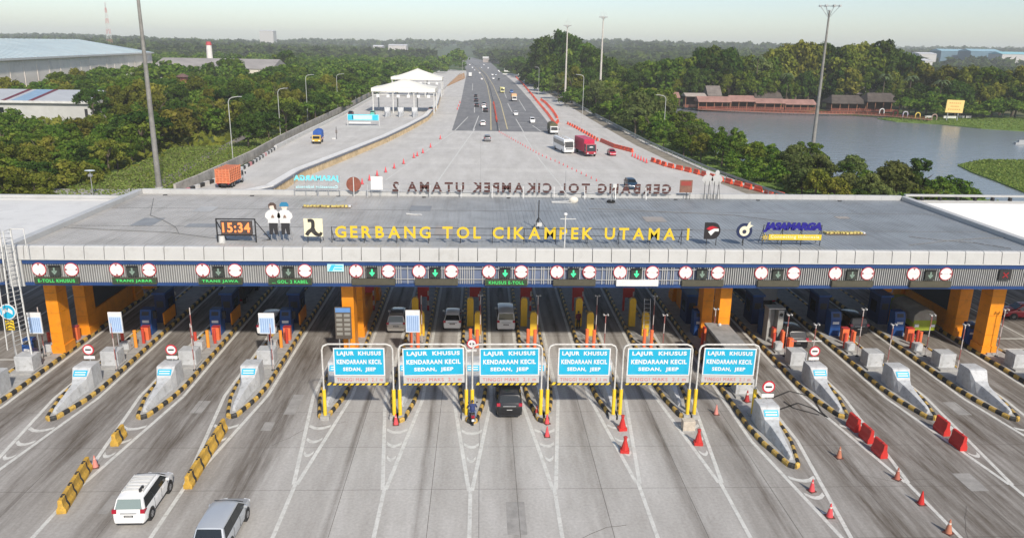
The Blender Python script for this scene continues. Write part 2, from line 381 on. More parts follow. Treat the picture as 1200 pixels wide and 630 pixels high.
pr([(590, 106), (593.5, 115)], .3, .010); pr([(608, 117), (616, 130)], .3, .010)
for y, x0, x1 in ((149, 594.5, 640), (137.5, 604, 632), (132.5, 608, 624), (144, 607, 636)): pr([(x0, y), (x1, y+.4)], .45, .012)
pr([(664, 183), (735, 184)], .2); pr([(640, 208), (760, 210)], .2)
struct(b.build('highway_markings', ROADWHITE))
b = MB()
pr([(575.4, 152.5), (574.9, 120), (571, 100), (565, 88), (556, 78.5)], .35, .013); pr([(594.7, 151.5), (586.6, 120), (578, 100), (570, 87.5), (561, 79)], .35, .013)
struct(b.build('median_edge_lines', mat('faded_yellow_marking', (.55, .46, .25), .7, var=.2)))
# skid marks right of the last sign
b = MB()
for pts in ([(905, 466), (925, 458), (945, 463), (958, 470)], [(912, 480), (935, 472), (952, 478), (968, 488)], [(918, 470), (930, 478), (960, 486)], [(948, 459), (962, 482), (970, 489)]): ribbon(b, pw(pts), .17, .010)
struct(b.build('tyre_skid_marks', mat('tyre_skid', (.035, .032, .03), .8, var=.4)))

b = MB(); r_ = random.Random(14)
for k in range(9):
    xc = LANES[r_.randrange(1, 13)]+r_.uniform(-.9, .4); y = r_.uniform(28, 57); wd, ln = r_.uniform(.5, 1.2), r_.uniform(1.2, 4.2); b.face([(xc, y, .005), (xc+wd, y, .005), (xc+wd, y+ln, .005), (xc, y+ln, .005)])
struct(b.build('pavement_patches', mat('patched_concrete', (.30, .288, .27), .9, var=.2, scale=1.2, dirt=(.2, .19, .175), dirt_amt=.5)))
b = MB()
for k in range(9):
    x, y = r_.uniform(-34, 42), r_.uniform(24, 58); pts = [(x, y)]; a = r_.choice((0, 0, 1.57, .8))+r_.uniform(-.3, .3)
    for j in range(r_.randrange(5, 12)): a += r_.uniform(-.35, .35); x += .55*math.cos(a); y += .8*math.sin(a); pts.append((x, y))
    ribbon(b, pts, r_.uniform(.02, .04), .0065)
for xc in LANES: ribbon(b, [(xc+.25, 14), (xc+.25, 62)], .025, .0066)
struct(b.build('pavement_cracks', mat('crack_dark', (.10, .09, .08), .9, var=.3)))
def water_mat():
    M = bpy.data.materials.new('lake_water'); M.use_nodes = True; n = M.node_tree.nodes; l = M.node_tree.links; p = n['Principled BSDF']
    p.inputs['Base Color'].default_value = (.19, .21, .22, 1); p.inputs['Roughness'].default_value = .22; p.inputs['Specular IOR Level'].default_value = .5
    tc = n.new('ShaderNodeTexCoord'); mp = n.new('ShaderNodeMapping'); mp.inputs['Scale'].default_value = (.25, .9, 1); l.new(tc.outputs['Object'], mp.inputs[0])
    a = n.new('ShaderNodeTexNoise'); a.inputs['Scale'].default_value = .8; a.inputs['Detail'].default_value = 5; l.new(mp.outputs[0], a.inputs[0])
    bp = n.new('ShaderNodeBump'); bp.inputs['Strength'].default_value = .35; bp.inputs['Distance'].default_value = .3; l.new(a.outputs[0], bp.inputs['Height']); l.new(bp.outputs[0], p.inputs['Normal'])
    return M
LAKEZ = -1.44
sheet('lake', [(56, 138), (800, 100), (800, 300), (230, 300), (196, 318), (150, 350), (96, 372), (80, 345), (60, 300)], LAKEZ, water_mat())
shore = [(760, 118), (775, 140), (790, 152), (815, 172), (850, 185), (900, 197), (960, 208), (1005, 216), (1040, 220), (1078, 219), (1110, 226), (1160, 236)]
SH = [G(x, y, LAKEZ) for x, y in shore]
bank = [(p.x, p.y) for p in SH]+[(118, 122), (110, 100), (58.6, 100)]+[(p.x+1.3, p.y) for p in RAIL[1:7]]+[(62, 420)]
b = MB(); b.prism(bank, -1.6, -1.2); struct(b.build('lake_bank', GRASS))
ISLE = [G(x, y, LAKEZ) for x, y in [(1122, 194), (1150, 188), (1200, 188), (1290, 188), (1330, 245), (1260, 244), (1200, 226), (1165, 212), (1140, 203)]]
b = MB(); b.prism([(p.x, p.y) for p in ISLE], -1.6, -1.25); struct(b.build('lake_island', GRASS))
SPIT = [G(x, y, LAKEZ) for x, y in [(1028, 139.5), (1060, 137), (1110, 138), (1200, 139), (1300, 140), (1300, 160), (1200, 154), (1150, 151), (1100, 146), (1050, 143)]]
b = MB(); b.prism([(p.x, p.y) for p in SPIT], -1.6, -1.2); struct(b.build('lake_spit', GRASS))
SLOPE = [G(x, y, 0) for x, y in [(60, 262), (205, 222), (225, 213), (330, 163), (335, 155), (262, 170), (205, 172), (150, 196), (60, 225)]]
b = MB(); b.prism([(p.x, p.y) for p in SLOPE], -1.6, -.2); struct(b.build('grass_slope', DRYG))
b = MB(); ribbon(b, pw([(182, 222), (210, 200), (250, 178), (300, 152)]), 2.4, -.18); struct(b.build('drain_path', mat('drain_concrete', (.19, .17, .15), .9, var=.3)))
b = MB(); b.prism([(G(x, y).x, G(x, y).y) for x, y in [(395, 73), (505, 70), (500, 65), (390, 66)]], -1.55, -1.0); struct(b.build('brown_field', SOIL))
b = MB(); b.prism([(G(x, y).x, G(x, y).y) for x, y in [(518, 104), (545, 92), (544, 86), (520, 96)]], -1.5, .6); struct(b.build('bare_soil_bank', mat('bare_soil', (.42, .25, .13), .95, var=.25, scale=.2)))

def hill_h(x, y):
    t = np.clip((y-1100)/1900, 0, 1); t = t*t*(3-2*t)
    base = 22+16*np.clip((x+2500)/5000, 0, 1)
    t = t*np.clip((np.abs(x+60+np.clip(y-1300, 0, 9e9)*.16)-90)/500+np.clip((y-2400)/900, 0, 1), 0, 1)
    return t*(base+9*np.sin(x/410+1)+6*np.sin(x/170+y/300)+3*np.sin(x/67))-1.45
def hills():
    xs = np.linspace(-4800, 4800, 120); ys = np.linspace(1050, 6300, 50); X, Y = np.meshgrid(xs, ys); Z = hill_h(X, Y)
    V = np.stack([X.ravel(), Y.ravel(), Z.ravel()], 1); idx = np.arange(X.size).reshape(X.shape)
    F = np.stack([idx[:-1, :-1].ravel(), idx[:-1, 1:].ravel(), idx[1:, 1:].ravel(), idx[1:, :-1].ravel()], 1)
    me = bpy.data.meshes.new('hills'); me.from_pydata(V.tolist(), [], F.tolist())
    me.materials.append(mat('hill_woodland', (.045, .075, .025), .95, var=.5, scale=.02, spec=.1)); o = bpy.data.objects.new('hills', me); col.objects.link(o); struct(o)
hills()

# ------------------------------------------------------------------ toll gate
def roof_mat():
    M = bpy.data.materials.new('ribbed_roof_sheet'); M.use_nodes = True; n = M.node_tree.nodes; l = M.node_tree.links; p = n['Principled BSDF']
    p.inputs['Roughness'].default_value = .5; p.inputs['Specular IOR Level'].default_value = .35
    tc = n.new('ShaderNodeTexCoord'); sx = n.new('ShaderNodeSeparateXYZ'); l.new(tc.outputs['Object'], sx.inputs[0])
    a = n.new('ShaderNodeTexNoise'); a.inputs['Scale'].default_value = .25; a.inputs['Detail'].default_value = 9; a.inputs['Roughness'].default_value = .7; l.new(tc.outputs['Object'], a.inputs[0])
    mr = n.new('ShaderNodeMapRange'); mr.inputs[1].default_value = -14; mr.inputs[2].default_value = 6; l.new(sx.outputs[0], mr.inputs[0])
    c = n.new('ShaderNodeMix'); c.data_type = 'RGBA'; c.inputs[6].default_value = (.46, .445, .42, 1); c.inputs[7].default_value = (.30, .325, .345, 1); l.new(mr.outputs[0], c.inputs[0])
    r = n.new('ShaderNodeValToRGB'); r.color_ramp.elements[0].position = .3; r.color_ramp.elements[0].color = (.66, .65, .63, 1); r.color_ramp.elements[1].position = .62; l.new(a.outputs[0], r.inputs[0])
    m1 = n.new('ShaderNodeMix'); m1.data_type = 'RGBA'; m1.blend_type = 'MULTIPLY'; m1.inputs[0].default_value = .85; l.new(c.outputs[2], m1.inputs[6]); l.new(r.outputs[0], m1.inputs[7])
    mp = n.new('ShaderNodeMapping'); mp.inputs['Scale'].default_value = (1.6, .13, 1); l.new(tc.outputs['Object'], mp.inputs[0])
    st = n.new('ShaderNodeTexNoise'); st.inputs['Scale'].default_value = 1.1; st.inputs['Detail'].default_value = 6; l.new(mp.outputs[0], st.inputs[0])
    r3 = n.new('ShaderNodeValToRGB'); r3.color_ramp.elements[0].position = .34; r3.color_ramp.elements[0].color = (.55, .53, .50, 1); r3.color_ramp.elements[1].position = .5; l.new(st.outputs[0], r3.inputs[0])
    m2 = n.new('ShaderNodeMix'); m2.data_type = 'RGBA'; m2.blend_type = 'MULTIPLY'; m2.inputs[0].default_value = .28; l.new(m1.outputs[2], m2.inputs[6]); l.new(r3.outputs[0], m2.inputs[7])
    l.new(m2.outputs[2], p.inputs['Base Color']); return M
ROOF = roof_mat()
RZ = 9.55
X0, X1, YF, YR = -36.0, 46.6, 58.0, 82.0
def seg_clad(b, x0, x1, y0, y1, z0, z1, m=0, mc=1, step=1.6):
    b.bb(x0+.03, x1-.03, y0+.03, y1-.03, z0, z1, mc)
    n = max(1, round((z1-z0)/step)); h = (z1-z0)/n
    for i in range(n): b.bb(x0, x1, y0, y1, z0+i*h+.012, z0+(i+1)*h-.012, m)
gate = thing('toll_gate', 'long flat roofed toll gate spanning all the lanes, grey deck, white fascia and orange columns', 'toll gate', (0, 0, 0))
b = MB(); b.bb(X0+.35, X1-.35, YF+.35, YR-.35, 9.3, RZ, 0)
x = X0+.5
while x < X1-.5: b.bb(x, x+.07, YF+.5, YR-.45, RZ-.01, RZ+.022, 0); x += .36
b.build('roof_deck', ROOF, gate)
b = MB(); b.bb(X0+.4, X1-.4, YF+.5, YR-.5, 7.15, 7.3); b.build('ceiling', mat('ceiling_board', (.25, .25, .25), .8), gate)
for (a, c, d, e) in ((X0-.35, X0+.33, YF+.2, YR), (X1-.33, X1+.35, YF+.2, YR)):
    b = MB(); b.bb(a, c, d, e, 8.0, RZ+.42); b.build('parapet', PANELW, gate)
b = MB()
x = X0+.36
while x < X1-.4:
    xe = min(x+2.95, X1-.36); b.bb(x, xe-.02, YR-.33, YR+.05, 8.6, RZ+.5); x += 2.95
b.bb(X0+.36, X1-.36, YR-.30, YR+.02, 7.0, RZ+.44); b.build('parapet', PANELW, gate)
b = MB()
x = X0-.2; FZ0, FZ1 = 8.93, 9.93
while x < 49:
    b.profx([(YF-.12, FZ0), (YF+.3, FZ0), (YF+.45, FZ1), (YF+.10, FZ1), (YF, FZ1-.1)], x+.028, x+1.472); x += 1.5
b.bb(X0-.2, 49, YF+.06, YF+.28, FZ0+.05, FZ1-.06, 1)
b.bb(X0-.3, 49, YF-.16, YF+.3, FZ0-.05, FZ0-.005, 2)
b.build('cladding_panel', [PANELW, mat('seam_grey', (.16, .16, .16), .7), WHITE], gate)
b = MB(); b.bb(X0+1.06, 49, YF-.06, YF+.3, 8.53, 8.87); b.build('blue_band', BLUEB, gate)
b = MB(); b.bb(X0+1.06, 49, YF-.08, YF+.3, 6.83, 7.06); b.build('blue_band', BLUEB, gate)
b = MB(); r_ = random.Random(3)
b.bb(X0+1.06, -7.5, YF+.12, YF+.3, 7.07, 8.52, 2); b.bb(-7.5, 18.5, YF+.12, YF+.3, 7.07, 8.52, 1); b.bb(18.5, 49, YF+.12, YF+.3, 7.07, 8.52, 2)
x = X0+1.12
while x < 48.9:
    if not (-7 < x < 18 and r_.random() < .36): b.bb(x, x+.06, YF, YF+.13, 7.065, 8.525, 0)
    x += .178
for z in (7.42, 8.28): b.bb(-7.5, 18.5, YF-.03, YF+.0, z, z+.05, 0)
b.build('slat_screen', [SLAT, BACKB, BACKG], gate)
b = MB(); b.bb(X0-.12, X0+1.02, YF-.1, YF+.5, 6.75, 8.88); b.build('end_panel', PANELW, gate)
b = MB(); b.bb(X0+1.06, 46, YF+.31, YF+2.2, 6.9, 7.0); b.build('soffit', mat('soffit_board', (.42, .42, .41), .7), gate)
b = MB(); b.bb(X0+.4, X1-.4, YR-.3, YR+.03, 6.83, 8.55); b.build('rear_fascia', BACKB, gate)
COLS = []
for xc, wd in ((-34.6, .95), (44.0, 1.15)):
    for yc in (60.4, 64.6, 74.0, 78.0): COLS.append((xc, yc, wd, 1.5))
for xc in (-10.7, 20.3):
    for yc in (59.6, 64.2, 74.5): COLS.append((xc, yc, .95, 1.5))
for xc, yc, wd, dp in COLS:
    b = MB(); seg_clad(b, xc-wd/2, xc+wd/2, yc, yc+dp, .18, 7.14); b.bb(xc-wd/2-.08, xc+wd/2+.08, yc-.08, yc+dp+.08, .18, .9, 0)
    b.build('column', [ORANGE, mat('cladding_joint', (.16, .06, .01), .7)], gate)
for xc in (-34.6, 44.0, -10.7, 20.3):
    b = MB(); b.bb(xc-.3, xc+.3, 66.2, 73.8, .2, 2.0); b.build('infill_wall', ORANGE, gate)
    if abs(xc) > 30:
        b = MB(); b.bb(xc-.12, xc+.12, 66.3, 73.7, 2.0, 6.9); b.build('infill_screen', mat('dark_screen', (.04, .045, .055), .4), gate)
for x in np.arange(-33, 46, 5.2): MB().bb(x-.6, x+.6, 66, 66.15, 7.0, 7.14, 0).build('lamp_tray', GALV, gate)
r_ = random.Random(8)
for k in range(9):
    x, y = r_.uniform(-32, 42), r_.uniform(62, 79); MB().bb(x, x+r_.uniform(1.0, 3.2), y, y+r_.uniform(.8, 3.5), RZ+.02, RZ+.032).build('roof_patch', mat('roof_patch_'+str(k % 3), [(.40, .40, .39), (.24, .25, .26), (.33, .30, .27)][k % 3], .6, var=.15, scale=.8), gate)
for y in (66.5, 74.2): MB().bb(X0+.5, X1-.5, y, y+.06, RZ+.02, RZ+.035).build('roof_seam', mat('roof_seam', (.22, .22, .22), .6), gate)
for x in np.arange(-33, 46, 9): MB().cyl((x, 80.9, RZ), (x, 80.9, RZ+.06), .22, .22, 10).build('roof_drain', DARK, gate)
# cables lying on the deck belong to the roof
def roofline(pts): b = MB(); b.tube([G(x, y, RZ+.05) for x, y in pts], .028, 5); b.build('roof_cable', mat('cable_grey', (.20, .20, .195), .7), gate)
roofline([(75, 266), (130, 269), (200, 272), (245, 278), (300, 283)]); roofline([(180, 232), (176, 252), (192, 258), (206, 266), (210, 274)])
roofline([(1065, 277), (1100, 281), (1140, 284), (1185, 291)]); roofline([(1190, 278), (1150, 279), (1110, 282), (1065, 287)]); roofline([(690, 244), (760, 247), (860, 252), (940, 262)])

lc = thing('side_canopy', 'low white roofed side canopy joined to the left end of the toll gate', 'canopy', (0, 0, 0))
b = MB(); b.bb(-66, X0-.36, YF+.3, 78.5, 9.25, 9.5); b.build('roof', mat('white_roof_sheet', (.66, .65, .62), .5, var=.06, scale=.2, dirt=(.45, .44, .42), dirt_amt=.5), lc)
b = MB(); b.bb(-66, X0-.36, 78.5, 78.9, 8.6, 9.9); b.bb(-66, X0-.4, 78.1, 78.45, 9.5, 9.62); b.build('parapet', PANELW, lc)
b = MB(); x = -66
while x < X0-1.7: b.profx([(YF-.1, FZ0), (YF+.29, FZ0), (YF+.29, FZ1-.1), (YF, FZ1-.1)], x+.012, x+1.488); x += 1.5
b.bb(x, X0-.22, YF-.1, YF+.29, FZ0, FZ1-.1)
b.build('cladding_panel', PANELW, lc)
b = MB(); b.bb(-66, X0-.4, YF, YF+.29, 8.53, 8.86); b.bb(-66, X0-.4, YF, YF+.29, 6.83, 7.06); b.build('blue_band', BLUEB, lc)
b = MB(); b.bb(-66, X0-.4, YF+.12, YF+.29, 7.07, 8.52, 1); x = -65.9
while x < X0-.6: b.bb(x, x+.075, YF, YF+.12, 7.065, 8.525, 0); x += .178
b.build('slat_screen', [SLAT, BACKG], lc)
for x, y in ((-50, 60.5), (-50, 76), (-64, 60.5), (-64, 76)): MB().bb(x-.5, x+.5, y, y+1, 0, 9.24).build('column', ORANGE, lc)
rc = thing('side_canopy', 'white roofed side canopy with rear posts at the right end of the toll gate', 'canopy', (0, 0, 0))
b = MB(); b.bb(X1+.37, 78, YF+.5, 80.6, 9.25, 9.5)
for y in np.arange(59, 80.5, .45): b.bb(X1+.4, 78, y, y+.06, 9.49, 9.54)
b.build('roof', mat('bright_roof_sheet', (.74, .73, .70), .45, var=.05, scale=.2), rc)
b = MB(); b.bb(X1+.37, 78, 82.2, 82.6, 9.9, 10.1, 0); b.bb(X1+.37, 78, 81.7, 82.0, 8.8, 9.55, 0)
for x in np.arange(48.6, 78, 2.0): b.bb(x, x+.22, 81.75, 82.15, 9.2, 9.92, 1)
b.build('parapet', [PANELW, DARK], rc)
for x, y in ((62, 62), (62, 76), (76, 62), (76, 76)): MB().bb(x-.5, x+.5, y, y+1, 0, 9.24).build('column', ORANGE, rc)

# ------------------------------------------------------------------ toll islands with striped kerbs
def kerb_path(hw, yn, ye):
    "outline of one island: nose point towards the camera, flat rear"
    return [(hw, ye), (hw, yn+5.2), (hw*.82, yn+3.0), (.30, yn+.25), (0, yn), (-.30, yn+.25), (-hw*.82, yn+3.0), (-hw, yn+5.2), (-hw, ye)]
for (xc, hw, yn, kind, wh) in ISL:
    t = thing('toll_island', 'concrete toll island with striped kerb, '+wh, 'toll island', (xc, 0, 0), 0, 'toll islands between the lanes')
    P = kerb_path(hw, yn, 90); b = MB(); b.prism([(p[0]*.9, p[1]+.1) for p in P][::-1], 0, .2); b.build('base', CONC, t)
    b = MB(); k = 0
    for p, q in zip(P[:-1], P[1:]):
        p, q = Vector((*p, 0)), Vector((*q, 0)); L = (q-p).length; n = max(1, round(L/.62)); d = (q-p)/n; nr = Vector((-d.y, d.x, 0)).normalized()
        for i in range(n):
            a, e = p+d*i, p+d*(i+1); mm = k % 2; k += 1
            u = d.normalized()*.012
            ring = [(-.13, 0), (-.13, .2), (-.06, .29), (.06, .29), (.13, .2), (.13, 0)]
            V = [(c+nr*s_).to_tuple()[:2]+(z,) for c in (a-u*0, e) for s_, z in ring]
            b.raw(V, [(j, j+1, j+7, j+6) for j in range(5)]+[(0, 1, 2, 3, 4, 5)[::-1], (6, 7, 8, 9, 10, 11)], mm)
    b.build('kerb', [KYEL, BLK], t)

def nose_block(label, loc, sticker=True, scale=None):
    t = thing('crash_nose', label, 'crash nose', loc, 0, 'concrete crash noses on the island tips')
    b = MB(); # tapering body: tall rear block, sloping to a thin tip towards the camera
    S = [(5.7, .68, .62, 1.60), (4.5, .70, .66, 1.66), (4.28, .70, .68, 1.62), (3.72, .62, .50, .96), (3.2, .52, .30, .82), (1.6, .36, .17, .56), (.40, .22, .11, .36), (.10, .15, .07, .24)]
    n = len(S); V = []
    for y, wb, wt, zt in S: V += [(-wb, y, 0), (wb, y, 0), (wt, y, zt), (-wt, y, zt)]
    F = [(0, 3, 2, 1)[::-1], (4*n-4, 4*n-3, 4*n-2, 4*n-1)]
    for i in range(n-1):
        for j in range(4): F.append((4*i+j, 4*i+(j+1) % 4, 4*i+4+(j+1) % 4, 4*i+4+j))
    b.raw(V, F); b.build('body', GREYP, t, bevel=.05)
    if sticker:
        b = MB(); M_ = Matrix.Rotation(rad(-32), 3, 'X')
        c = Vector((0, 4.22, 1.34)); b.box((0, 3.985, 1.31), (.98, .02, .46), M=Matrix.Rotation(rad(-40.3), 3, 'X'), m=0)
        for z in (-.1, .08): b.box(Vector((0, 3.985, 1.31))+Matrix.Rotation(rad(-40.3), 3, 'X') @ Vector((0, -.015, z)), (.78, .01, .07), M=Matrix.Rotation(rad(-40.3), 3, 'X'), m=1)
        b.build('sticker', [SIGNB, SIGNT], t)
    return t
def post(name, cat, label, x, y, h, r, M, z=.2, cap=None, group=None, n=10):
    t = thing(name, label, cat, (x, y, z), 0, group)
    b = MB(); b.cyl((0, 0, 0), (0, 0, h), r, r, n); b.build('shaft', M, t)
    b = MB(); b.cyl((0, 0, h), (0, 0, h+.03), r*1.12, r*.9, n); b.build('cap', cap or M, t)
    b = MB(); b.bb(-r*1.5, r*1.5, -r*1.5, r*1.5, 0, .03); b.build('base_plate', GALV, t)
    return t
def camera_pole(x, y, h, label, red=True):
    t = thing('camera_pole', label, 'camera pole', (x, y, .2), 0, 'slim camera poles along the toll islands')
    b = MB(); k = 0; z = 0
    while z < h: b.cyl((0, 0, z), (0, 0, min(h, z+.9)), .04, .04, 7, k % 2 if red else 0); z += .9; k += 1
    b.build('pole', [mat('pole_pale', (.5, .44, .42), .6), mat('pole_rose', (.30, .10, .09), .6)] if red else [GALV, GALV], t)
    b = MB(); b.bb(-.2, .2, -.03, .03, h-.02, h+.03); b.bb(-.22, -.12, -.2, .08, h+.02, h+.12); b.bb(.12, .22, -.2, .08, h+.02, h+.12)
    if x > -4: b.build('camera', mat('camera_grey', (.45, .45, .45), .5), t)
    b = MB(); b.cyl((0, 0, 0), (0, 0, .1), .16, .1, 8); b.build('base_plate', DARK, t)
def guard_box(x, y, w_, d_, h, label):
    t = thing('guard_block', label, 'guard block', (x, y, .2), 0, 'pale guard blocks on the toll islands')
    b = MB(); b.bb(-w_/2, w_/2, -d_/2, d_/2, 0, h); b.build('block', GREYP, t, bevel=.05)
    b = MB(); b.bb(-w_/2-.1, w_/2+.1, -d_/2-.5, d_/2+.1, 0, .14); b.build('plinth', CONC, t)
def kiosk(x, y, label, w_=.75, d_=.85, h=1.95):
    t = thing('payment_kiosk', label, 'payment kiosk', (x, y, .2), 0, 'blue card payment kiosks beside the lanes')
    b = MB(); b.profx([(-d_/2, 0), (d_/2, 0), (d_/2, h), (-d_/2+.25, h), (-d_/2, h*.72)], -w_/2, w_/2); b.build('cabinet', DKB, t, bevel=.03)
    b = MB(); b.box((0, -d_/2+.10, h*.86), (w_*.62, .03, .34), M=Matrix.Rotation(rad(-24), 3, 'X')); b.build('screen', DARK, t)
    b = MB(); b.bb(-w_*.3, w_*.3, -d_/2-.03, -d_/2+.005, h*.5, h*.6); b.build('card_reader', SIGNT, t)
    b = MB(); b.bb(w_/2, w_/2+.3, -.1, .1, h*.6, h*.9); b.build('side_lamp', DARK, t)
def booth(x, y, label):
    t = thing('toll_booth', label, 'toll booth', (x, y, .2), 0, 'tall navy toll booths under the gate')
    MB().bb(-.5, .5, -.9, 1.3, 0, 2.75).build('wall', NAVY, t, bevel=.05)
    MB().bb(.5, .515, -.3, .8, 1.0, 2.1).build('window', GLASS, t)
    MB().bb(-.515, -.5, -.3, .8, 1.0, 2.1).build('window', GLASS, t)
    MB().bb(-.6, .6, -1.1, 1.5, 2.75, 2.95).build('roof', DKB, t, bevel=.04)
    MB().bb(-.3, .3, -.93, -.9, 1.5, 2.1).build('screen', DARK, t)
def gantry_post(x, y, label):
    t = thing('barrier_stand', label, 'barrier stand', (x, y, .2), 0, 'dark red barrier stands at the back of the islands')
    b = MB()
    for sx in (-.45, .45):
        for k in range(6): b.bb(sx-.1, sx+.1, -.1, .1, k*.5, k*.5+.5, k % 2 if sx > 0 else 0)
    b.bb(-.55, .55, -.1, .1, 2.6, 2.8, 0); b.build('frame', [DRED, mat('stand_dull_white', (.4, .36, .35), .6)], t)
    b = MB(); b.bb(-.4, .4, -.12, -.1, 1.4, 2.4); b.build('panel', DRED, t)
def boom(x, y, L, label, sgn=1):
    t = thing('boom_barrier', label, 'boom barrier', (x, y, .2), 0, 'lane boom barriers')
    b = MB(); b.bb(-.2, .2, -.25, .25, 0, 1.05); b.build('cabinet', ORED, t, bevel=.03)
    b = MB(); k = 0
    for i in range(6): b.bb(min(sgn*(i*L/6), sgn*((i+1)*L/6)), max(sgn*(i*L/6), sgn*((i+1)*L/6)), -.3, -.25, .86, .96, 0 if i % 3 else 1)
    b.build('arm', [WHITE, mat('arm_pale_red', (.5, .2, .18), .5)], t)
def lane_board(x, y, zc, wd, hg, label, dark=False):
    t = thing('lane_board', label, 'information board', (x, y, .2), 0)
    if dark: b = MB(); b.cyl((-wd*.3, .06, 0), (-wd*.3, .06, zc), .05, .05, 8); b.cyl((wd*.3, .06, 0), (wd*.3, .06, zc), .05, .05, 8)
    else: b = MB(); b.cyl((0, .06, 0), (0, .06, zc), .05, .05, 8)
    b.build('pole', GALV, t)
    if dark:
        b = MB(); b.bb(-wd/2, wd/2, -.05, .05, zc-hg/2, zc+hg/2, 0); b.bb(-wd/2+.06, wd/2-.06, -.065, -.05, zc+hg*.34, zc+hg/2-.06, 1)
        for r in range(5):
            for c in (-1, 1): b.bb(c*wd*.24-wd*.18, c*wd*.24+wd*.18, -.065, -.05, zc+hg*.2-r*hg*.145, zc+hg*.29-r*hg*.145, 2)
        b.build('panel', [mat('board_brown', (.10, .085, .07), .5), mat('board_blue_head', (.12, .25, .5), .5), mat('board_rows', (.26, .25, .22), .5)], t)
    else:
        b = MB(); b.bb(-wd/2, wd/2, -.05, .05, zc-hg/2, zc+hg/2, 0); b.bb(-wd/2+.05, wd/2-.05, -.062, -.05, zc-hg/2+.06, zc+hg*.28, 1)
        for c in range(6): b.bb(-wd*.38+c*wd*.14, -wd*.38+c*wd*.14+wd*.05, -.072, -.062, zc-hg*.42, zc+hg*.24, 2)
        b.build('panel', [SIGNT, mat('board_pale_blue', (.42, .55, .74), .4), mat('board_grey_blue', (.22, .33, .55), .4)], t)
def round_sign(name, cat, x, y, z0, zc, r, label, style, group=None):
    t = thing(name, label, cat, (x, y, z0), 0, group)
    b = MB(); b.cyl((0, .05, 0), (0, .05, zc+r*.6), .04, .04, 8); b.build('pole', GALV, t)
    b = MB()
    if style == 'blue':
        b.disc((0, 0, zc), r, m=0); b.disc((0, -.04, zc), r*.88, th=.012, m=1)
        for s_ in (-1, 1): b.face([(0, -.06, zc+.05*r), (s_*r*.6, -.06, zc-.35*r), (s_*r*.62, -.06, zc+.15*r), (s_*r*.2, -.06, zc+.5*r)][::s_], 0)
        b.build('disc', [SIGNT, SIGNB], t)
        for k in range(3):
            z = zc-r*1.35-k*r*.42; b = MB(); b.bb(-r*.5, r*.5, -.03, .0, z-r*.2, z+r*.2, 0)
            b.face([(-r*.45, -.045, z-.15*r), (0, -.045, z+.05*r), (r*.45, -.045, z-.15*r), (r*.45, -.045, z), (0, -.045, z+.19*r), (-r*.45, -.045, z)], 1); b.build('chevron_plate', [YEL, BLK], t)
    else:
        b.disc((0, 0, zc), r, m=0); b.disc((0, -.04, zc), r*.78, th=.012, m=1)
        if style == 'bar': b.bb(-r*.5, r*.5, -.065, -.052, zc-r*.12, zc+r*.16, 2)
        else:
            for s_ in (-1, 1): b.face([(s_*r*.55, -.066, zc), (s_*r*.15, -.066, zc+.28*r), (s_*r*.15, -.066, zc-.28*r)][::s_], 2)
        b.build('disc', [SIGNR, SIGNT, BLK], t)
        b = MB(); b.bb(-r*.95, r*.95, -.03, .01, zc-r*1.75, zc-r*1.2); b.build('plate', SIGNT, t)
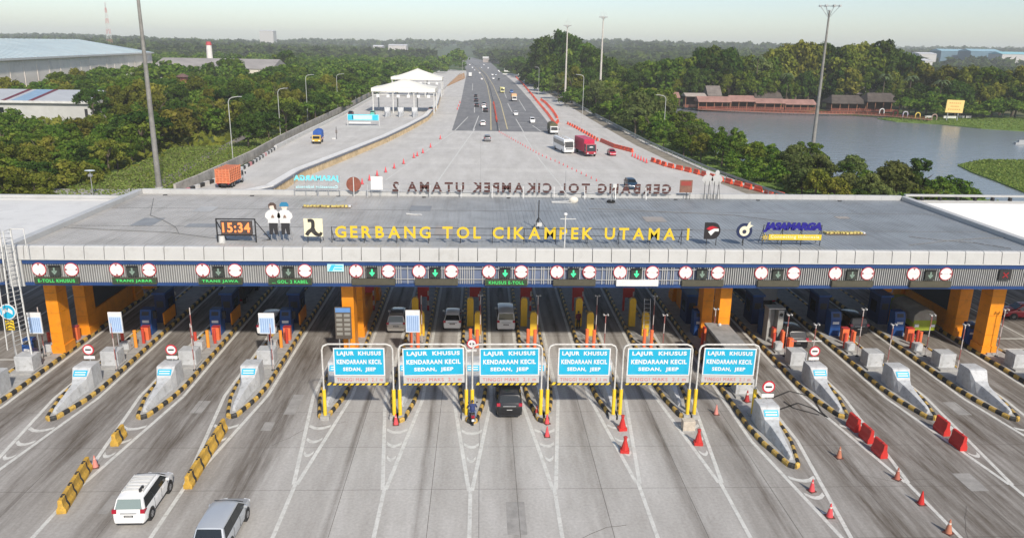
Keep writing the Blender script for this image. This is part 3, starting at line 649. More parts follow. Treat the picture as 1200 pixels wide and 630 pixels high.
for i, (xc, hw, yn, kind, wh) in enumerate(ISL):
    on = 'standing on '+wh
    if kind in ('out', 'col'):
        sh = yn-48.8
        nose_block('pale concrete crash nose '+('with a blue sticker ' if i not in (0, 13, 14) else '')+'on '+wh, (xc, yn+.55, .2), i not in (0, 13, 14))
        guard_box(xc+.1, 58.1+sh*.8, 1.35, 1.2, 1.3, 'square pale guard block '+on)
        guard_box(xc-.25, 61.2+sh*.4, .7, .6, .75, 'small pale guard block behind the larger one on '+wh)
        post('bollard', 'bollard', 'red bollard post '+on, xc-.55, 61.4, 1.45, .13, RED)
        post('bollard', 'bollard', 'orange bollard post '+on, xc+.35, 61.7, 1.5, .14, ORED if i > 8 else mat('orange_post', (.8, .30, .04), .5))
        post('bollard', 'bollard', 'second red bollard behind the front pair on '+wh, xc+.62, 62.6, 1.3, .13, RED)
        t = thing('boom_cabinet', 'short orange red boom gate cabinet '+on, 'gate cabinet', (xc+.45, 63.6, .2))
        MB().bb(-.3, .3, -.25, .25, 0, 1.15).build('cabinet', ORED, t, bevel=.03); MB().bb(-.32, .32, -.27, .27, 1.15, 1.2).build('lid', DRED, t)
        camera_pole(xc-.15, 59.8, 3.7 if i % 2 else 4.2, 'slim red and white camera pole '+on)
        if i in (1, 2, 3, 11, 12, 13): camera_pole(xc+.9, 56.9, 3.9, 'thin camera pole at the lane edge of '+wh)
        if i not in (0, 14):
            kiosk(xc+.05, 65.2, 'blue payment kiosk '+on, .95, 1.1, 2.25)
            booth(xc+.15, 68.6, 'navy toll booth with dark windows '+on)
            gantry_post(xc, 79.5, 'dark red barrier stand at the back of '+wh)
            t = thing('bumper_panel', 'slanted orange guard panel behind the kiosk on '+wh, 'guard panel', (xc+.85, 66.5, .2))
            MB().bb(-.06, .06, 0, 2.6, .25, 1.35).build('panel', ORANGE, t); b = MB(); b.bb(-.05, .05, .2, .3, 0, .25); b.bb(-.05, .05, 2.3, 2.4, 0, .25); b.build('foot', DARK, t)
        else:
            kiosk(xc-.7, 58.9 if i == 0 else 63, 'blue payment kiosk '+on, h=1.9)
    else:
        for (dx, y, h, nm) in ((-.38, 67.2, 2.75, 'rear'), (.34, 64.7, 2.25, 'front')):
            if i == 4: continue
            t = thing('barrier_housing', 'tall rounded yellow guard post, '+nm+' one on '+wh, 'guard post', (xc+dx, y, .2), 0, 'tall rounded yellow guard posts')
            w_ = .3; prof = [(-w_, 0), (w_, 0), (w_, h-.3), (w_*.8, h-.1), (w_*.4, h), (-w_*.4, h), (-w_*.8, h-.1), (-w_, h-.3)]
            b = MB(); b.profy(prof[::-1], -.22, .22); b.build('housing', mat('guard_post_yellow', (.74, .46, .035), .45, dirt=DIRT, dirt_amt=.3), t, bevel=.03)
            b = MB(); b.bb(-w_*.7, w_*.7, .23, .4, .2, h*.97); b.build('back_plate', DARK, t)
        post('bollard', 'bollard', 'left orange red bollard of the pair on '+wh, xc-.3, 61.9, 1.6, .15, ORED)
        post('bollard', 'bollard', 'right orange red bollard of the pair on '+wh, xc+.28, 61.7, 1.6, .15, ORED)
        gantry_post(xc+.05, 71.5, 'dark red barrier stand at the back of '+wh)
        if i > 4:
            camera_pole(xc+.55, 62.6, 4.4, 'slim white and red camera pole '+on)
            boom(xc+.6, 79.6, 3.1, 'pale boom barrier arm reaching across the lane from '+wh)
        if i > 7: camera_pole(xc+1.0, 60.5, 3.4, 'short camera pole at the edge of '+wh)
gantry_post(-17.4, 84.0, 'dark red barrier stand farthest back on the fourth island from the left')
for i in (1, 2, 3, 11, 12): boom(ISL[i][0]+.9, 81, 2.9, 'pale boom barrier arm at the back of '+ISL[i][4], -1)
lane_board(-35.1, 58.6, 3.3, 1.05, 1.75, 'pale blue lane board with white head beside the far left orange column')
lane_board(-29.0, 58.9, 3.25, 1.05, 1.75, 'pale blue lane board over a square white block, left of the blue kiosks')
lane_board(-17.1, 58.9, 3.2, 1.25, 1.75, 'pale blue lane board with white head in front of a white car')
lane_board(-5.45, 59.2, 3.3, 1.15, 1.9, 'pale blue lane board with white head above the second blue lane sign')
lane_board(-11.0, 58.9, 3.25, 1.3, 2.7, 'tall dark price board with blue head in front of an orange column', True)
round_sign('no_entry_sign', 'road sign', -29.3, 54.9, 1.8, .95, .42, 'round white and red sign on the crash nose of the second island from the left', 'bar')
round_sign('no_entry_sign', 'road sign', -23.2, 54.9, 1.8, .95, .42, 'round white and red sign on the crash nose of the third island from the left', 'bar')
round_sign('no_entry_sign', 'road sign', 20.0, 48.2, 1.8, .95, .45, 'round white and red sign beside the last blue lane sign', 'bar')
round_sign('no_entry_sign', 'road sign', 26.0, 54.7, 1.8, .95, .42, 'round white and red sign on the crash nose of the fourth island from the right', 'bar')
round_sign('width_limit_sign', 'road sign', -.55, 50.4, .2, 4.85, .36, 'round arrow sign on a pole between the second and third blue lane signs', 'arrows')
for k in (4, 5, 6, 7, 8, 9):
    nose_block('pale crash nose behind the height bar posts on '+ISL[k][4], (ISL[k][0], 50.3, .2), True)
p = G(66, 500); round_sign('direction_sign', 'road sign', AY(10, 370, 57).x, 57.0, 0, 5.0, .62, 'round blue arrow sign over yellow chevrons at the far left', 'blue')
t = thing('booth_shelter', 'flat grey roofed shelter with dark sides behind the sixth blue lane sign', 'shelter', (19.75, 56.6, .2))
b = MB(); b.bb(-.95, .95, -3.2, 3.4, 2.75, 2.95); b.build('roof', mat('shelter_roof_grey', (.27, .265, .25), .8, var=.25, scale=1.5), t)
b = MB(); b.bb(-.8, .8, -2.9, 3.1, 0, 2.75); b.build('wall', mat('shelter_dark_wall', (.05, .055, .06), .4), t)
b = MB(); b.bb(-.83, -.81, -2.4, 2.6, 1.0, 2.4); b.build('window', GLASS, t)
b = MB(); b.ell((.1, 2.6, 3.05), (.14, .14, .14)); b.build('dome_camera', WHITE, t)

# ------------------------------------------------------------------ height limit portals over the inner lanes
FR = [(380, 461.5), (468.5, 546.5), (553.5, 634), (641.5, 719.5), (727.5, 807), (815, 884)]
SG = [(391, 451), (472, 544), (562, 632), (654, 715), (735, 809), (824, 885)]
NTH = ['first', 'second', 'third', 'fourth', 'fifth', 'sixth']
tilt = [0, -1.0, -.5, .2, 0, .9]
for k, ((fa, fb), (sa, sb)) in enumerate(zip(FR, SG)):
    xa, xb = AY(fa, 465, 49.0).x, AY(fb, 465, 49.0).x; s0, s1 = AY(sa, 425, 48.85).x, AY(sb, 425, 48.85).x
    xm = (xa+xb)/2; t = thing('height_limit_portal', NTH[k]+' blue lane sign from the left on its pipe portal with yellow feet', 'height limit sign', (xm, 49.0, 0), 0, 'blue lane sign portals over the small car lanes')
    zt = 5.55; hw = (xb-xa)/2; r = .062
    b = MB(); b.tube([(-hw, 0, 2.15), (-hw, 0, zt-.4), (-hw+.1, 0, zt-.14), (-hw+.4, 0, zt), (hw-.4, 0, zt), (hw-.1, 0, zt-.14), (hw, 0, zt-.4), (hw, 0, 2.15)], r, 10); b.build('pipe_frame', mat('frame_pale_steel', (.58, .57, .54), .5, var=.2, scale=2, dirt=(.25, .16, .1), dirt_amt=.5), t, smooth=True)
    for s_ in (-1, 1):
        b = MB(); b.cyl((s_*hw, 0, .2), (s_*hw, 0, 2.2), .13, .13, 10); b.build('yellow_post', YEL, t, smooth=True)
        b = MB(); b.bb(s_*hw-.3, s_*hw+.3, -.3, .3, .0, .3); b.build('footing', CONC, t)
    M_ = Matrix.Rotation(rad(tilt[k]), 3, 'Y'); sc_, wd = (s0+s1)/2-xm, s1-s0
    b = MB(); zc = 4.32; hh = 2.02
    def rb(x, y, z, dx, dy, dz, mm): b.box(Vector((sc_, 0, zc))+M_ @ Vector((x, y, z)), (dx, dy, dz), M=M_, m=mm)
    rb(0, -.13, 0, wd, .05, hh, 1); rb(0, -.162, 0, wd-.16, .012, hh-.16, 0)
    b2 = MB()
    for txt, z, ww, hq in (('LAJUR  KHUSUS', .60, .86, .38), ('KENDARAAN KECIL', .02, .88, .34), ('SEDAN,  JEEP', -.56, .64, .35)): add_text(b2, txt, 0, -.172, z, wd*ww, hq, .012, 1, .042)
    b2.v = [tuple(Vector((sc_, 0, zc))+M_ @ Vector(v)) for v in b2.v]; b.v, b.f, b.mi, off = b.v+b2.v, b.f+[tuple(i+len(b.v) for i in f) for f in b2.f], b.mi+b2.mi, 0
    b.build('sign_panel', [SIGNB, SIGNT], t)
    b = MB(); rb(0, -.13, -1.30, wd, .04, .52, 0); b2 = MB(); add_text(b2, 'TINGGI MAKS  2.1 m', 0, -.155, -1.30, wd*.9, .24, .012, 1, .0)
    b2.v = [tuple(Vector((sc_, 0, zc))+M_ @ Vector(v)) for v in b2.v]; n0 = len(b.v); b.v += b2.v; b.f += [tuple(i+n0 for i in f) for f in b2.f]; b.mi += b2.mi
    b.build('height_plate', [mat('height_plate_white', (.46, .45, .44), .5, var=.08, scale=2), mat('faded_red_text', (.50, .12, .12), .5)], t)
    b = MB(); n = 22; xw = 2*hw-.5
    for j in range(n): b.profy([(-xw/2+j*xw/n, 2.56), (-xw/2+(j+.999)*xw/n, 2.56), (-xw/2+(j+1.6 if j < n-1 else n)*xw/n, 2.72), (-xw/2+(j+.601)*xw/n, 2.72)], -.06, .06, j % 2)
    b.build('clearance_bar', [YEL, BLK], t)
    b = MB(); 
    for x in (-xw*.32, xw*.32): b.cyl((x, 0, 2.72), (x, 0, 3.1), .02, .02, 6)
    b.build('hanger', GALV, t)

# ------------------------------------------------------------------ lane signals on the fascia
SX = [64, 155, 256, 338, 436, 510, 592, 672, 746, 823, 912, 999, 1091]
ORD = ['leftmost', 'second from the left', 'third from the left', 'fourth from the left', 'fifth from the left', 'sixth from the left', 'middle (seventh)', 'sixth from the right', 'fifth from the right', 'fourth from the right', 'third from the right', 'second from the right', 'rightmost']
LT = {0: 'E-TOLL KHUSUS', 1: 'TRANS JABAR', 2: 'TRANS JAWA', 3: '... GOL. 2 KABEL', 6: 'KHUSUS E-TOLL'}
NO = [2, 1, 3, 5, 6, 7]
for k, px in enumerate(SX):
    xc = AY(px, 318, 57.85).x; dl = (AY(px-19, 316, 57.85).x-xc); dr = (AY(px+19, 316, 57.85).x-xc)
    yf = YF-.03; zr = 7.98
    for nm, dx, vert in (('height_limit_sign', dl, True), ('width_limit_sign', dr, False)):
        b = MB(); r = .54; b.disc((0, 0, 0), r, 24, .05, 0); b.disc((0, -.05, 0), r*.90, 24, .012, 1)
        for s_ in (-1, 1):
            tri = [(s_*r*.80, 0), (s_*r*.42, 0), ] 
            q = [(-.2*r, s_*.86*r), (.2*r, s_*.86*r), (0, s_*.52*r)] if vert else [(s_*.86*r, .2*r), (s_*.86*r, -.2*r), (s_*.52*r, 0)]
            P = [(a, -.066, c) for a, c in q]; nrm = (Vector(P[1])-Vector(P[0])).cross(Vector(P[2])-Vector(P[0])); b.face(P if nrm.y < 0 else P[::-1], 2)
        add_text(b, '5,1 m' if vert else '3,0 m', 0, -.066, 0, r*.62, r*.22, .008, 3, .0)
        o = b.build(nm, [SIGNR, SIGNT, mat('notch_dark_red', (.22, .02, .025), .5), mat('faint_grey_text', (.5, .5, .5), .5)], loc=(xc+dx, yf, zr+.12))
        tag(o, 'round white '+('height' if vert else 'width')+' limit sign, red rim, '+('left' if vert else 'right')+' of the '+ORD[k]+' lane signal', 'road sign', 'round limit signs on the fascia')
    t = thing('lane_signal', 'square lane signal '+('showing a green arrow' if 4 <= k <= 8 else 'with an unlit arrow')+', '+ORD[k]+' on the fascia', 'lane signal', (xc, yf, zr), 0, 'square lane signals on the fascia')
    b = MB(); b.bb(-.42, .42, -.16, 0, -.36, .44); b.build('housing', mat('signal_housing', (.035, .04, .035), .6), t)
    b = MB(); b.bb(-.06, .06, -.18, -.165, -.02, .3); b.face([(0, -.175, -.27), (.22, -.175, .02), (.12, -.175, .08), (0, -.175, -.08), (-.12, -.175, .08), (-.22, -.175, .02)]); b.build('arrow', ARG if 4 <= k <= 8 else ARD, t)
    b = MB(); b.bb(-.44, .44, -.3, -.16, .44, .47); b.build('hood', DARK, t)
    t = thing('message_board', ('bright blank' if k == 8 else 'green lettered' if k in LT else 'dark blank')+' message board under the '+ORD[k]+' lane signal', 'message board', (xc+.1, yf, 7.26), 0, 'message boards under the lane signals')
    wd = 3.35
    b = MB(); b.bb(-wd/2, wd/2, -.22, 0, -.25, .25); b.build('case', mat('white_board_case', (.72, .72, .70), .4) if k == 8 else LEDB, t)
    b = MB(); b.bb(-wd/2+.05, wd/2-.05, -.235, -.222, -.2, .2); b.build('face', SIGNT if k == 8 else LEDBG if k in LT else LEDB, t)
    if k in LT:
        b = MB(); add_text(b, LT[k], 0, -.24, 0, wd*.82, .26, .01, 0, .015); b.build('lettering', LEDG, t)
xc = AY(1178, 322, 57.85); t = thing('lane_signal', 'square red lit lane signal alone at the far right of the fascia', 'lane signal', (xc.x, YF-.03, xc.z), 0, 'square lane signals on the fascia')
MB().bb(-.5, .5, -.16, 0, -.42, .42).build('housing', DARK, t); b = MB(); b.box((0, -.17, 0), (.6, .02, .10), M=Matrix.Rotation(rad(45), 3, 'Y')); b.box((0, -.18, 0), (.6, .02, .10), M=Matrix.Rotation(rad(-45), 3, 'Y')); b.build('cross', LEDR, t)
p = AY(393, 314, 57.85); t = thing('fascia_plaque', 'small pale cyan plaque on the fascia between two lane signals', 'plaque', (p.x, YF-.03, p.z))
MB().bb(-.63, .63, -.04, 0, -.3, .3).build('plate', mat('plaque_cyan', (.45, .78, .85), .4), t); b = MB(); b.profy([(-.55, -.25), (-.25, -.25), (0, .25), (-.3, .25)], -.055, -.04); b.bb(-.05, .55, -.055, -.04, .08, .18); b.bb(-.1, .5, -.055, -.04, -.15, -.05); b.build('emblem', mat('plaque_blue', (.05, .5, .72), .4), t)
for j, (x0, x1, wh) in enumerate(((92, 113, 'leftmost'), (182, 205, 'second from left'), (274, 297, 'third from left'), (350, 375, 'fourth from left'), (858, 890, 'left of the dark lanes at right'), (925, 976, 'above the dark car lanes at right'), (992, 1012, 'rightmost'))):
    a, c = AY(x0, 338, 63).x, AY(x1, 338, 63).x
    b = MB(); n = 9
    for q in range(n): b.profy([(a+(c-a)*q/n, 6.45), (a+(c-a)*(q+.999)/n, 6.45), (a+(c-a)*(q+.999)/n, 6.62), (a+(c-a)*q/n, 6.62)], 63, 63.08, q % 2)
    t = thing('clearance_strip', 'red and white clearance strip hanging below the fascia, '+wh, 'clearance strip', (0, 0, 0)); b.build('strip', [mat('strip_dull_red', (.4, .06, .07), .5), SIGNT], t)
    b = MB(); b.cyl((a+.1, 63.04, 6.6), (a+.1, 63.04, 7.16), .02, .02, 6); b.cyl((c-.1, 63.04, 6.6), (c-.1, 63.04, 7.16), .02, .02, 6); b.build('hanger', DARK, t)

# ------------------------------------------------------------------ signs standing on the roof
def letter_row(t, text, x0, x1, z0, h, y, M, th=.10, mirror=False, name='letter', off=.03, kx=1.0):
    geo = []
    for ch in text:
        if ch == ' ': geo.append(None); continue
        V, F = text_geo(ch, off, .5); A = np.array(V); geo.append((A, F))
    cap = 0.73
    ws = [None if g_ is None else (g_[0][:, 0].max()-g_[0][:, 0].min())/cap*h*kx for g_ in geo]
    tot = sum(w_ for w_ in ws if w_); ng = len(text)-1; sp = sum(1 for w_ in ws if w_ is None)
    gap = ((x1-x0)-tot)/(ng+sp*1.0); x = x0; R = []
    for g_, w_ in zip(geo, ws):
        if g_ is None: x += gap; R.append(None); x += gap; continue
        R.append((g_, x, w_)); x += w_+gap
    for it in R:
        if it is None: continue
        (A, F), xl, w_ = it; lo, hi = A.min(0), A.max(0); S = (A-lo)/np.maximum(hi-lo, 1e-6)
        if mirror: P = [((x0+x1)-(xl+p[0]*w_), y+(p[2]-.5)*th, z0+p[1]*h) for p in S]
        else: P = [(xl+p[0]*w_, y-(p[2]-.5)*th, z0+p[1]*h) for p in S]
        b = MB(); b.raw(P, F); b.build(name, M, t)
def sign_frame(t, x0, x1, y, z0, h, step=3.0, M=DARK, name='support_frame', back=.9):
    b = MB(); x = x0
    b.bar((x0, y, z0+h*.25), (x1, y, z0+h*.25), .04, .04); b.bar((x0, y, z0+h*.8), (x1, y, z0+h*.8), .04, .04)
    while x <= x1+.01:
        b.bar((x, y, RZ), (x, y, z0+h*.85), .05, .05); b.bar((x, y, z0+h*.7), (x, y+back, RZ), .035, .035); x += step
    b.build(name, M, t)
Y1 = 61.0
a, c = AY(393, 279, Y1), AY(807, 281, Y1)
t = thing('roof_sign', 'tall yellow letters reading GERBANG TOL CIKAMPEK UTAMA I along the front of the roof', 'roof sign', (0, 0, 0))
letter_row(t, 'GERBANG TOL CIKAMPEK UTAMA I', a.x, c.x, 10.0, .98, Y1, LETY, off=.022); sign_frame(t, a.x-.3, c.x+.3, Y1+.12, 9.98, 1.06, 2.6)
Y2 = 81.3
a, c = AY(460, 226, Y2), AY(786, 227, Y2)
t = thing('roof_sign', 'dark maroon letters seen from behind along the rear of the roof', 'roof sign', (0, 0, 0))
letter_row(t, 'GERBANG TOL CIKAMPEK UTAMA 2', a.x, c.x, 10.12, 1.02, Y2, LETB, mirror=True); sign_frame(t, a.x-2.6, c.x+.3, Y2-.12, 10.12, 1.0, 3.3, GALV, back=-.5)
# clock
a, c = AY(253, 257, Y1), AY(300, 277, Y1); xm = (a.x+c.x)/2; W_ = c.x-a.x
t = thing('roof_clock', 'black framed digital clock showing 15:34 in orange on the roof', 'clock', (xm, Y1, RZ))
MB().bb(-W_/2+.35, W_/2-.25, -.12, .1, .68, 1.78).build('display', mat('clock_face', (.075, .055, .05), .6), t)
b = MB(); add_text(b, '15:34', .05, -.13, 1.25, W_*.72, .82, .01, 0, .03); b.build('digits', LEDO, t)
b = MB()
for s_ in (-1, 1): b.bar((s_*W_/2, 0, 0), (s_*W_/2, 0, 1.95), .09, .09)
b.bar((-W_/2, 0, 1.92), (W_/2, 0, 1.92), .09, .09); b.bar((-W_/2, 0, .6), (W_/2, 0, .6), .09, .09); b.bar((W_/2, 0, 1.8), (W_/2+.9, .9, 0), .06, .06); b.bar((-W_/2, 0, 1.8), (-W_/2+.4, .9, 0), .06, .06); b.bar((W_/2+.3, .6, 0), (W_/2+.95, .9, 0.05), .05, .05)
b.build('frame', DARK, t)
b = MB(); b.cyl((-W_/2+.35, -.05, .0), (-W_/2+.35, -.05, .55), .27, .22, 12); tag(b.build('roof_bucket', WHITE, loc=(xm, Y1, RZ)), 'small white bucket under the left corner of the roof clock', 'bucket')
# cut-out officers (flat painted boards on stands)
def cutout(x, y, label, cap_, back=False):
    t = thing('officer_cutout', label, 'cutout figure', (x, y, RZ), 0)
    z0 = .62
    def pl(name, pts, M, dy=0, th=.05): b = MB(); b.profy([(q[0], q[1]+z0) for q in pts], -.06-dy, -.06-dy+th); return b.build(name, M, t)
    Wm = mat('cutout_back_grey', (.45, .45, .44), .6) if back else SIGNT
    if not back:
        pl('trousers', [(-.36, 0), (-.10, 0), (-.02, .55), (.08, 0), (.34, 0), (.30, .98), (-.34, .98)], mat('cutout_black', (.03, .03, .035), .6))
    pl('shirt', [(-.42, .95), (.42, .95), (.40, 1.2), (.62, 1.45), (.56, 1.75), (.32, 1.98), (.12, 2.05), (-.12, 2.05), (-.32, 1.98), (-.56, 1.75), (-.62, 1.45), (-.40, 1.2)], Wm, .02)
    pl('head', [(.24*math.cos(a), 2.27+.27*math.sin(a)) for a in np.linspace(0, 2*math.pi, 14, endpoint=False)], Wm if back else mat('cutout_skin', (.72, .60, .52), .6), .0)
    if not back:
        pl('hands', [(-.13, 1.40), (.13, 1.40), (.05, 1.62), (-.05, 1.62)], mat('cutout_hand', (.25, .16, .12), .6), .075, .02)
        if cap_: pl('cap', [(-.36, 2.32), (.36, 2.32), (.34, 2.5), (.2, 2.66), (-.2, 2.66), (-.34, 2.5)], mat('cutout_cap_blue', (.03, .20, .36), .6), .05)
        else: pl('hair', [(-.27, 2.12), (-.18, 2.38), (.12, 2.42), (.2, 2.1), (.34, 2.05), (.32, 2.45), (.12, 2.62), (-.12, 2.62), (-.3, 2.45)], mat('cutout_hair', (.09, .06, .05), .6), .05)
    b = MB(); sg = -1 if back else 1
    for s_ in (-.22, .22): b.bar((s_, 0, 0), (s_, 0, 2.2), .05, .05); b.bar((s_, 0, 2.2), (s_*1.6, .55*sg, 0), .04, .04)
    b.build('stand', DARK if back else GALV, t)
cutout(AY(321.5, 276, 61.3).x, 61.3, 'flat cut out of a woman officer in white shirt with palms together on the roof', False)
cutout(AY(335.5, 276, 61.3).x, 61.3, 'flat cut out of an officer in white shirt and blue cap on the roof', True)
cutout(AY(827.5, 228, 81.5).x, 81.5, 'left of the two pale figure cut outs seen from behind at the rear roof edge', False, True)
cutout(AY(838.5, 228, 81.5).x, 81.5, 'right of the two pale figure cut outs seen from behind at the rear roof edge', True, True)
def on_roof(name, label, cat, px, py, y): p = AY(px, py, y); return thing(name, label, cat, (p.x, y, RZ))
t = on_roof('emblem_board', 'square cream board with a black curved emblem left of the yellow roof letters', 'emblem board', 368, 277, Y1)
MB().bb(-.75, .75, -.08, 0, .55, 2.02).build('board', mat('board_cream', (.80, .74, .52), .5, var=.03), t)
b = MB()
def stroke(b, pts, w0, w1, y, m=0, th=.02):
    P = []
    for i in range(len(pts)-1):
        p0, p1, p2, p3 = [Vector(pts[max(0, min(len(pts)-1, i+k))]) for k in (-1, 0, 1, 2)]
        for j in range(6): f = j/6; P.append(.5*((2*p1)+(p2-p0)*f+(2*p0-5*p1+4*p2-p3)*f*f+(3*p1-p0-3*p2+p3)*f**3))
    P.append(Vector(pts[-1])); n = len(P); L_, R__ = [], []
    for i in range(n):
        d = (P[min(i+1, n-1)]-P[max(i-1, 0)]).normalized(); w_ = (w0+(w1-w0)*i/(n-1))/2; nr = Vector((-d.y, d.x)); L_.append(P[i]+nr*w_); R__.append(P[i]-nr*w_)
    b.profy([tuple(v) for v in L_+R__[::-1]], y-th, y, m)
stroke(b, [(-.42, 1.86), (-.12, 1.86), (-.02, 1.72), (-.03, 1.35), (-.13, 1.12), (-.38, .94), (-.56, .66)], .26, .30, -.081)
stroke(b, [(-.08, 1.2), (.06, .92), (.26, .74), (.5, .70), (.64, .90)], .40, .20, -.083); b.build('emblem', BLK, t)
b = MB(); b.bar((-.5, .02, 0), (-.5, .02, 1.6), .05, .05); b.bar((.5, .02, 0), (.5, .02, 1.6), .05, .05); b.bar((.5, .02, 1.5), (.6, .8, 0), .04, .04); b.build('stand', DARK, t)
t = on_roof('emblem_board', 'black D shaped board with a red and white wave right of the yellow roof letters', 'emblem board', 833.5, 282, Y1)
arc = [(.05+.62*math.cos(a), 1.25+.70*math.sin(a)) for a in np.linspace(-math.pi/2, math.pi/2, 12)]
b = MB(); b.profy([(-.66, .55)]+arc+[(-.66, 1.95)], -.08, 0); b.build('board', mat('emblem_black', (.025, .022, .025), .4, var=0), t)
b = MB(); b.profy([(-.52, 1.42), (-.3, 1.6), (.0, 1.66), (.48, 1.5), (.1, 1.48), (-.2, 1.30)], -.1, -.081, 0); b.profy([(-.36, 1.18), (-.16, 1.30), (.12, 1.44), (.50, 1.44), (.52, 1.22), (.2, 1.22), (-.1, .86)], -.1, -.081, 1); b.build('wave', [SIGNR, SIGNT], t)
b = MB(); b.bar((-.4, .02, 0), (-.4, .02, 1.6), .05, .05); b.bar((.4, .02, 0), (.4, .02, 1.5), .05, .05); b.build('stand', DARK, t)
t = on_roof('emblem_board', 'round navy ring emblem with a cream centre on the roof', 'emblem board', 871, 281, Y1)
b = MB(); b.disc((0, 0, 1.25), .66, 26, .06); b.build('ring', mat('emblem_navy', (.02, .03, .08), .4, var=0), t)
b = MB(); b.disc((0, -.06, 1.25), .42, 22, .015, 0); b.disc((0, -.075, 1.2), .17, 16, .012, 1); b.profy([(.1, 1.5), (.3, 1.95), (.46, 2.05), (.42, 1.8), (.70, 1.72), (.5, 1.6), (.3, 1.35)], -.092, -.076, 0); b.build('centre', [mat('emblem_cream', (.72, .68, .52), .5, var=0), mat('emblem_dark', (.03, .035, .06), .5, var=0)], t)
b = MB(); b.bar((0, .02, 0), (0, .02, 1.2), .06, .06); b.bar((0, .02, 1.1), (.2, .8, 0), .04, .04); b.build('stand', DARK, t)
a, c = AY(895, 273, Y1), AY(963, 273, Y1); W_ = c.x-a.x
t = thing('roof_sign', 'dark blue JASAMARGA lettering above a small yellow line at the right of the roof', 'roof sign', ((a.x+c.x)/2, Y1, RZ))
b = MB(); add_text(b, 'JASAMARGA', 0, 0, 1.58, W_, .84, .1, 0, .075, spacing=.95); b.v = [(v[0]+(v[2]-1.58)*.22, v[1], v[2]) for v in b.v]; b.build('lettering', mat('letter_deep_blue', (.018, .014, .22), .4, var=.04), t)
b = MB(); b.bb(-W_/2+.45, W_/2, -.04, .02, .52, .98, 0); add_text(b, 'Connecting Indonesia', .2, -.045, .76, W_*.84, .34, .02, 1, .012); b.build('tagline', [LETY, mat('tag_pale', (.85, .75, .5), .5)], t)
b = MB()
for k in range(8): b.profy([(-W_/2+.15+.08*math.cos(k*.785-.4), .74+.08*math.sin(k*.785-.4)), (-W_/2+.15+.4*math.cos(k*.785), .74+.4*math.sin(k*.785)), (-W_/2+.15+.08*math.cos(k*.785+.4), .74+.08*math.sin(k*.785+.4))], -.05, -.01)
b.build('star_emblem', LETY, t); sign_frame(t, -W_/2, W_/2, .12, .5, 1.5, W_/3, name='support_frame'); kids_ = [o for o in t.children if o.name.startswith('support_frame')]
for o in kids_:
    for v in o.data.vertices:
        if v.co.z >= RZ-.01: v.co.z -= RZ
for nm, lab, pts in (('fallen_lettering', 'strip of fallen yellow lettering lying on the left of the roof', [(355, 243), (412, 243)]), ('fallen_lettering', 'strip of fallen yellow lettering lying right of the blue roof sign', [(966, 274.5), (1014, 275.5)])):
    p, q = G(*pts[0], RZ), G(*pts[1], RZ); L = q.x-p.x; t = thing(nm, lab, 'fallen sign', ((p.x+q.x)/2, p.y, RZ+.06))
    b = MB(); n = 14; rr = random.Random(2)
    for j in range(n): b.box((-L/2+(j+.5)*L/n, rr.uniform(-.1, .1), .12), (L/n*.7, .55, .12), rz=rr.uniform(-.35, .35), m=0 if rr.random() < .75 else 1)
    b.build('letters', [mat('faded_letter_yellow', (.62, .50, .16), .6, var=.25), SIGNT], t); b = MB(); b.bb(-L/2, L/2, .3, .36, .0, .08); b.bb(-L/2, L/2, -.36, -.3, .0, .08); b.build('rail', mat('rust_rail', (.16, .11, .07), .8), t)
t = on_roof('sign_back_disc', 'round brown back of an emblem at the rear left of the roof', 'emblem back', 415, 228, 81.2)
b = MB(); b.disc((0, 0, 1.3), .78, 22, .05); b.build('disc', mat('rusty_back', (.22, .075, .05), .7, var=.3, scale=2), t); b = MB(); b.bar((0, -.09, 0), (0, -.09, 2.05), .08, .06); b.build('post', WHITE, t)
t = on_roof('blank_board', 'plain white board beside the brown disc at the rear roof edge', 'board', 442, 228, 81.2)
MB().bb(-.62, .62, -.05, 0, .75, 2.15).build('board', SIGNT, t); b = MB(); b.bar((-.55, .02, 0), (-.55, .02, 1.5), .05, .05); b.bar((.4, .02, 0), (.4, .02, 1.5), .05, .05); b.build('post', GALV, t)
t = on_roof('sign_back_board', 'square rusty brown back of a board right of the maroon letters', 'board back', 803, 230, 81.2)
b = MB(); b.bb(-.68, .68, -.05, 0, .75, 2.1, 0); b.bb(-.55, .55, -.07, -.05, 1.5, 1.95, 1); b.build('board', [mat('rusty_back_b', (.20, .10, .07), .7, var=.3, scale=2), mat('rusty_red', (.30, .05, .04), .6)], t); b = MB(); b.bar((.1, .02, 0), (.1, .02, 1.6), .06, .06); b.bar((.5, .02, 0), (.5, .02, 1.6), .05, .05); b.build('post', DARK, t)
p, q = AY(345, 222, 81.2), AY(398, 222, 81.2); L = q.x-p.x
t = thing('roof_sign', 'pale cyan lettering in two rows on posts at the rear left of the roof', 'roof sign', ((p.x+q.x)/2, 81.2, RZ))
CY = mat('letter_cyan', (.18, .66, .75), .5, var=.1); b = MB(); add_text(b, 'JASAMARGA', 0, 0, 1.85, L, .72, .1, 0, .05, mirror=True); b.build('lettering', CY, t)
b = MB(); add_text(b, 'Connecting Indonesia', 0, 0, .95, L*.92, .42, .08, 0, .02, mirror=True); b.build('tagline', mat('letter_pale_cyan', (.45, .72, .76), .5), t)
b = MB()
for x in np.linspace(-L/2, L/2, 5): b.bar((x, .1, 0), (x, .1, 2.2), .05, .05)
b.bar((-L/2, .1, 1.5), (L/2, .1, 1.5), .04, .04); b.bar((-L/2, .1, .75), (L/2, .1, .75), .04, .04); b.bar((.2, -.6, 0), (.3, .1, 1.5), .05, .05); b.build('support_frame', GALV, t)
t = on_roof('antenna_mast', 'dark guyed antenna mast on a tripod near the middle of the roof', 'antenna', 631, 262, 66.5)
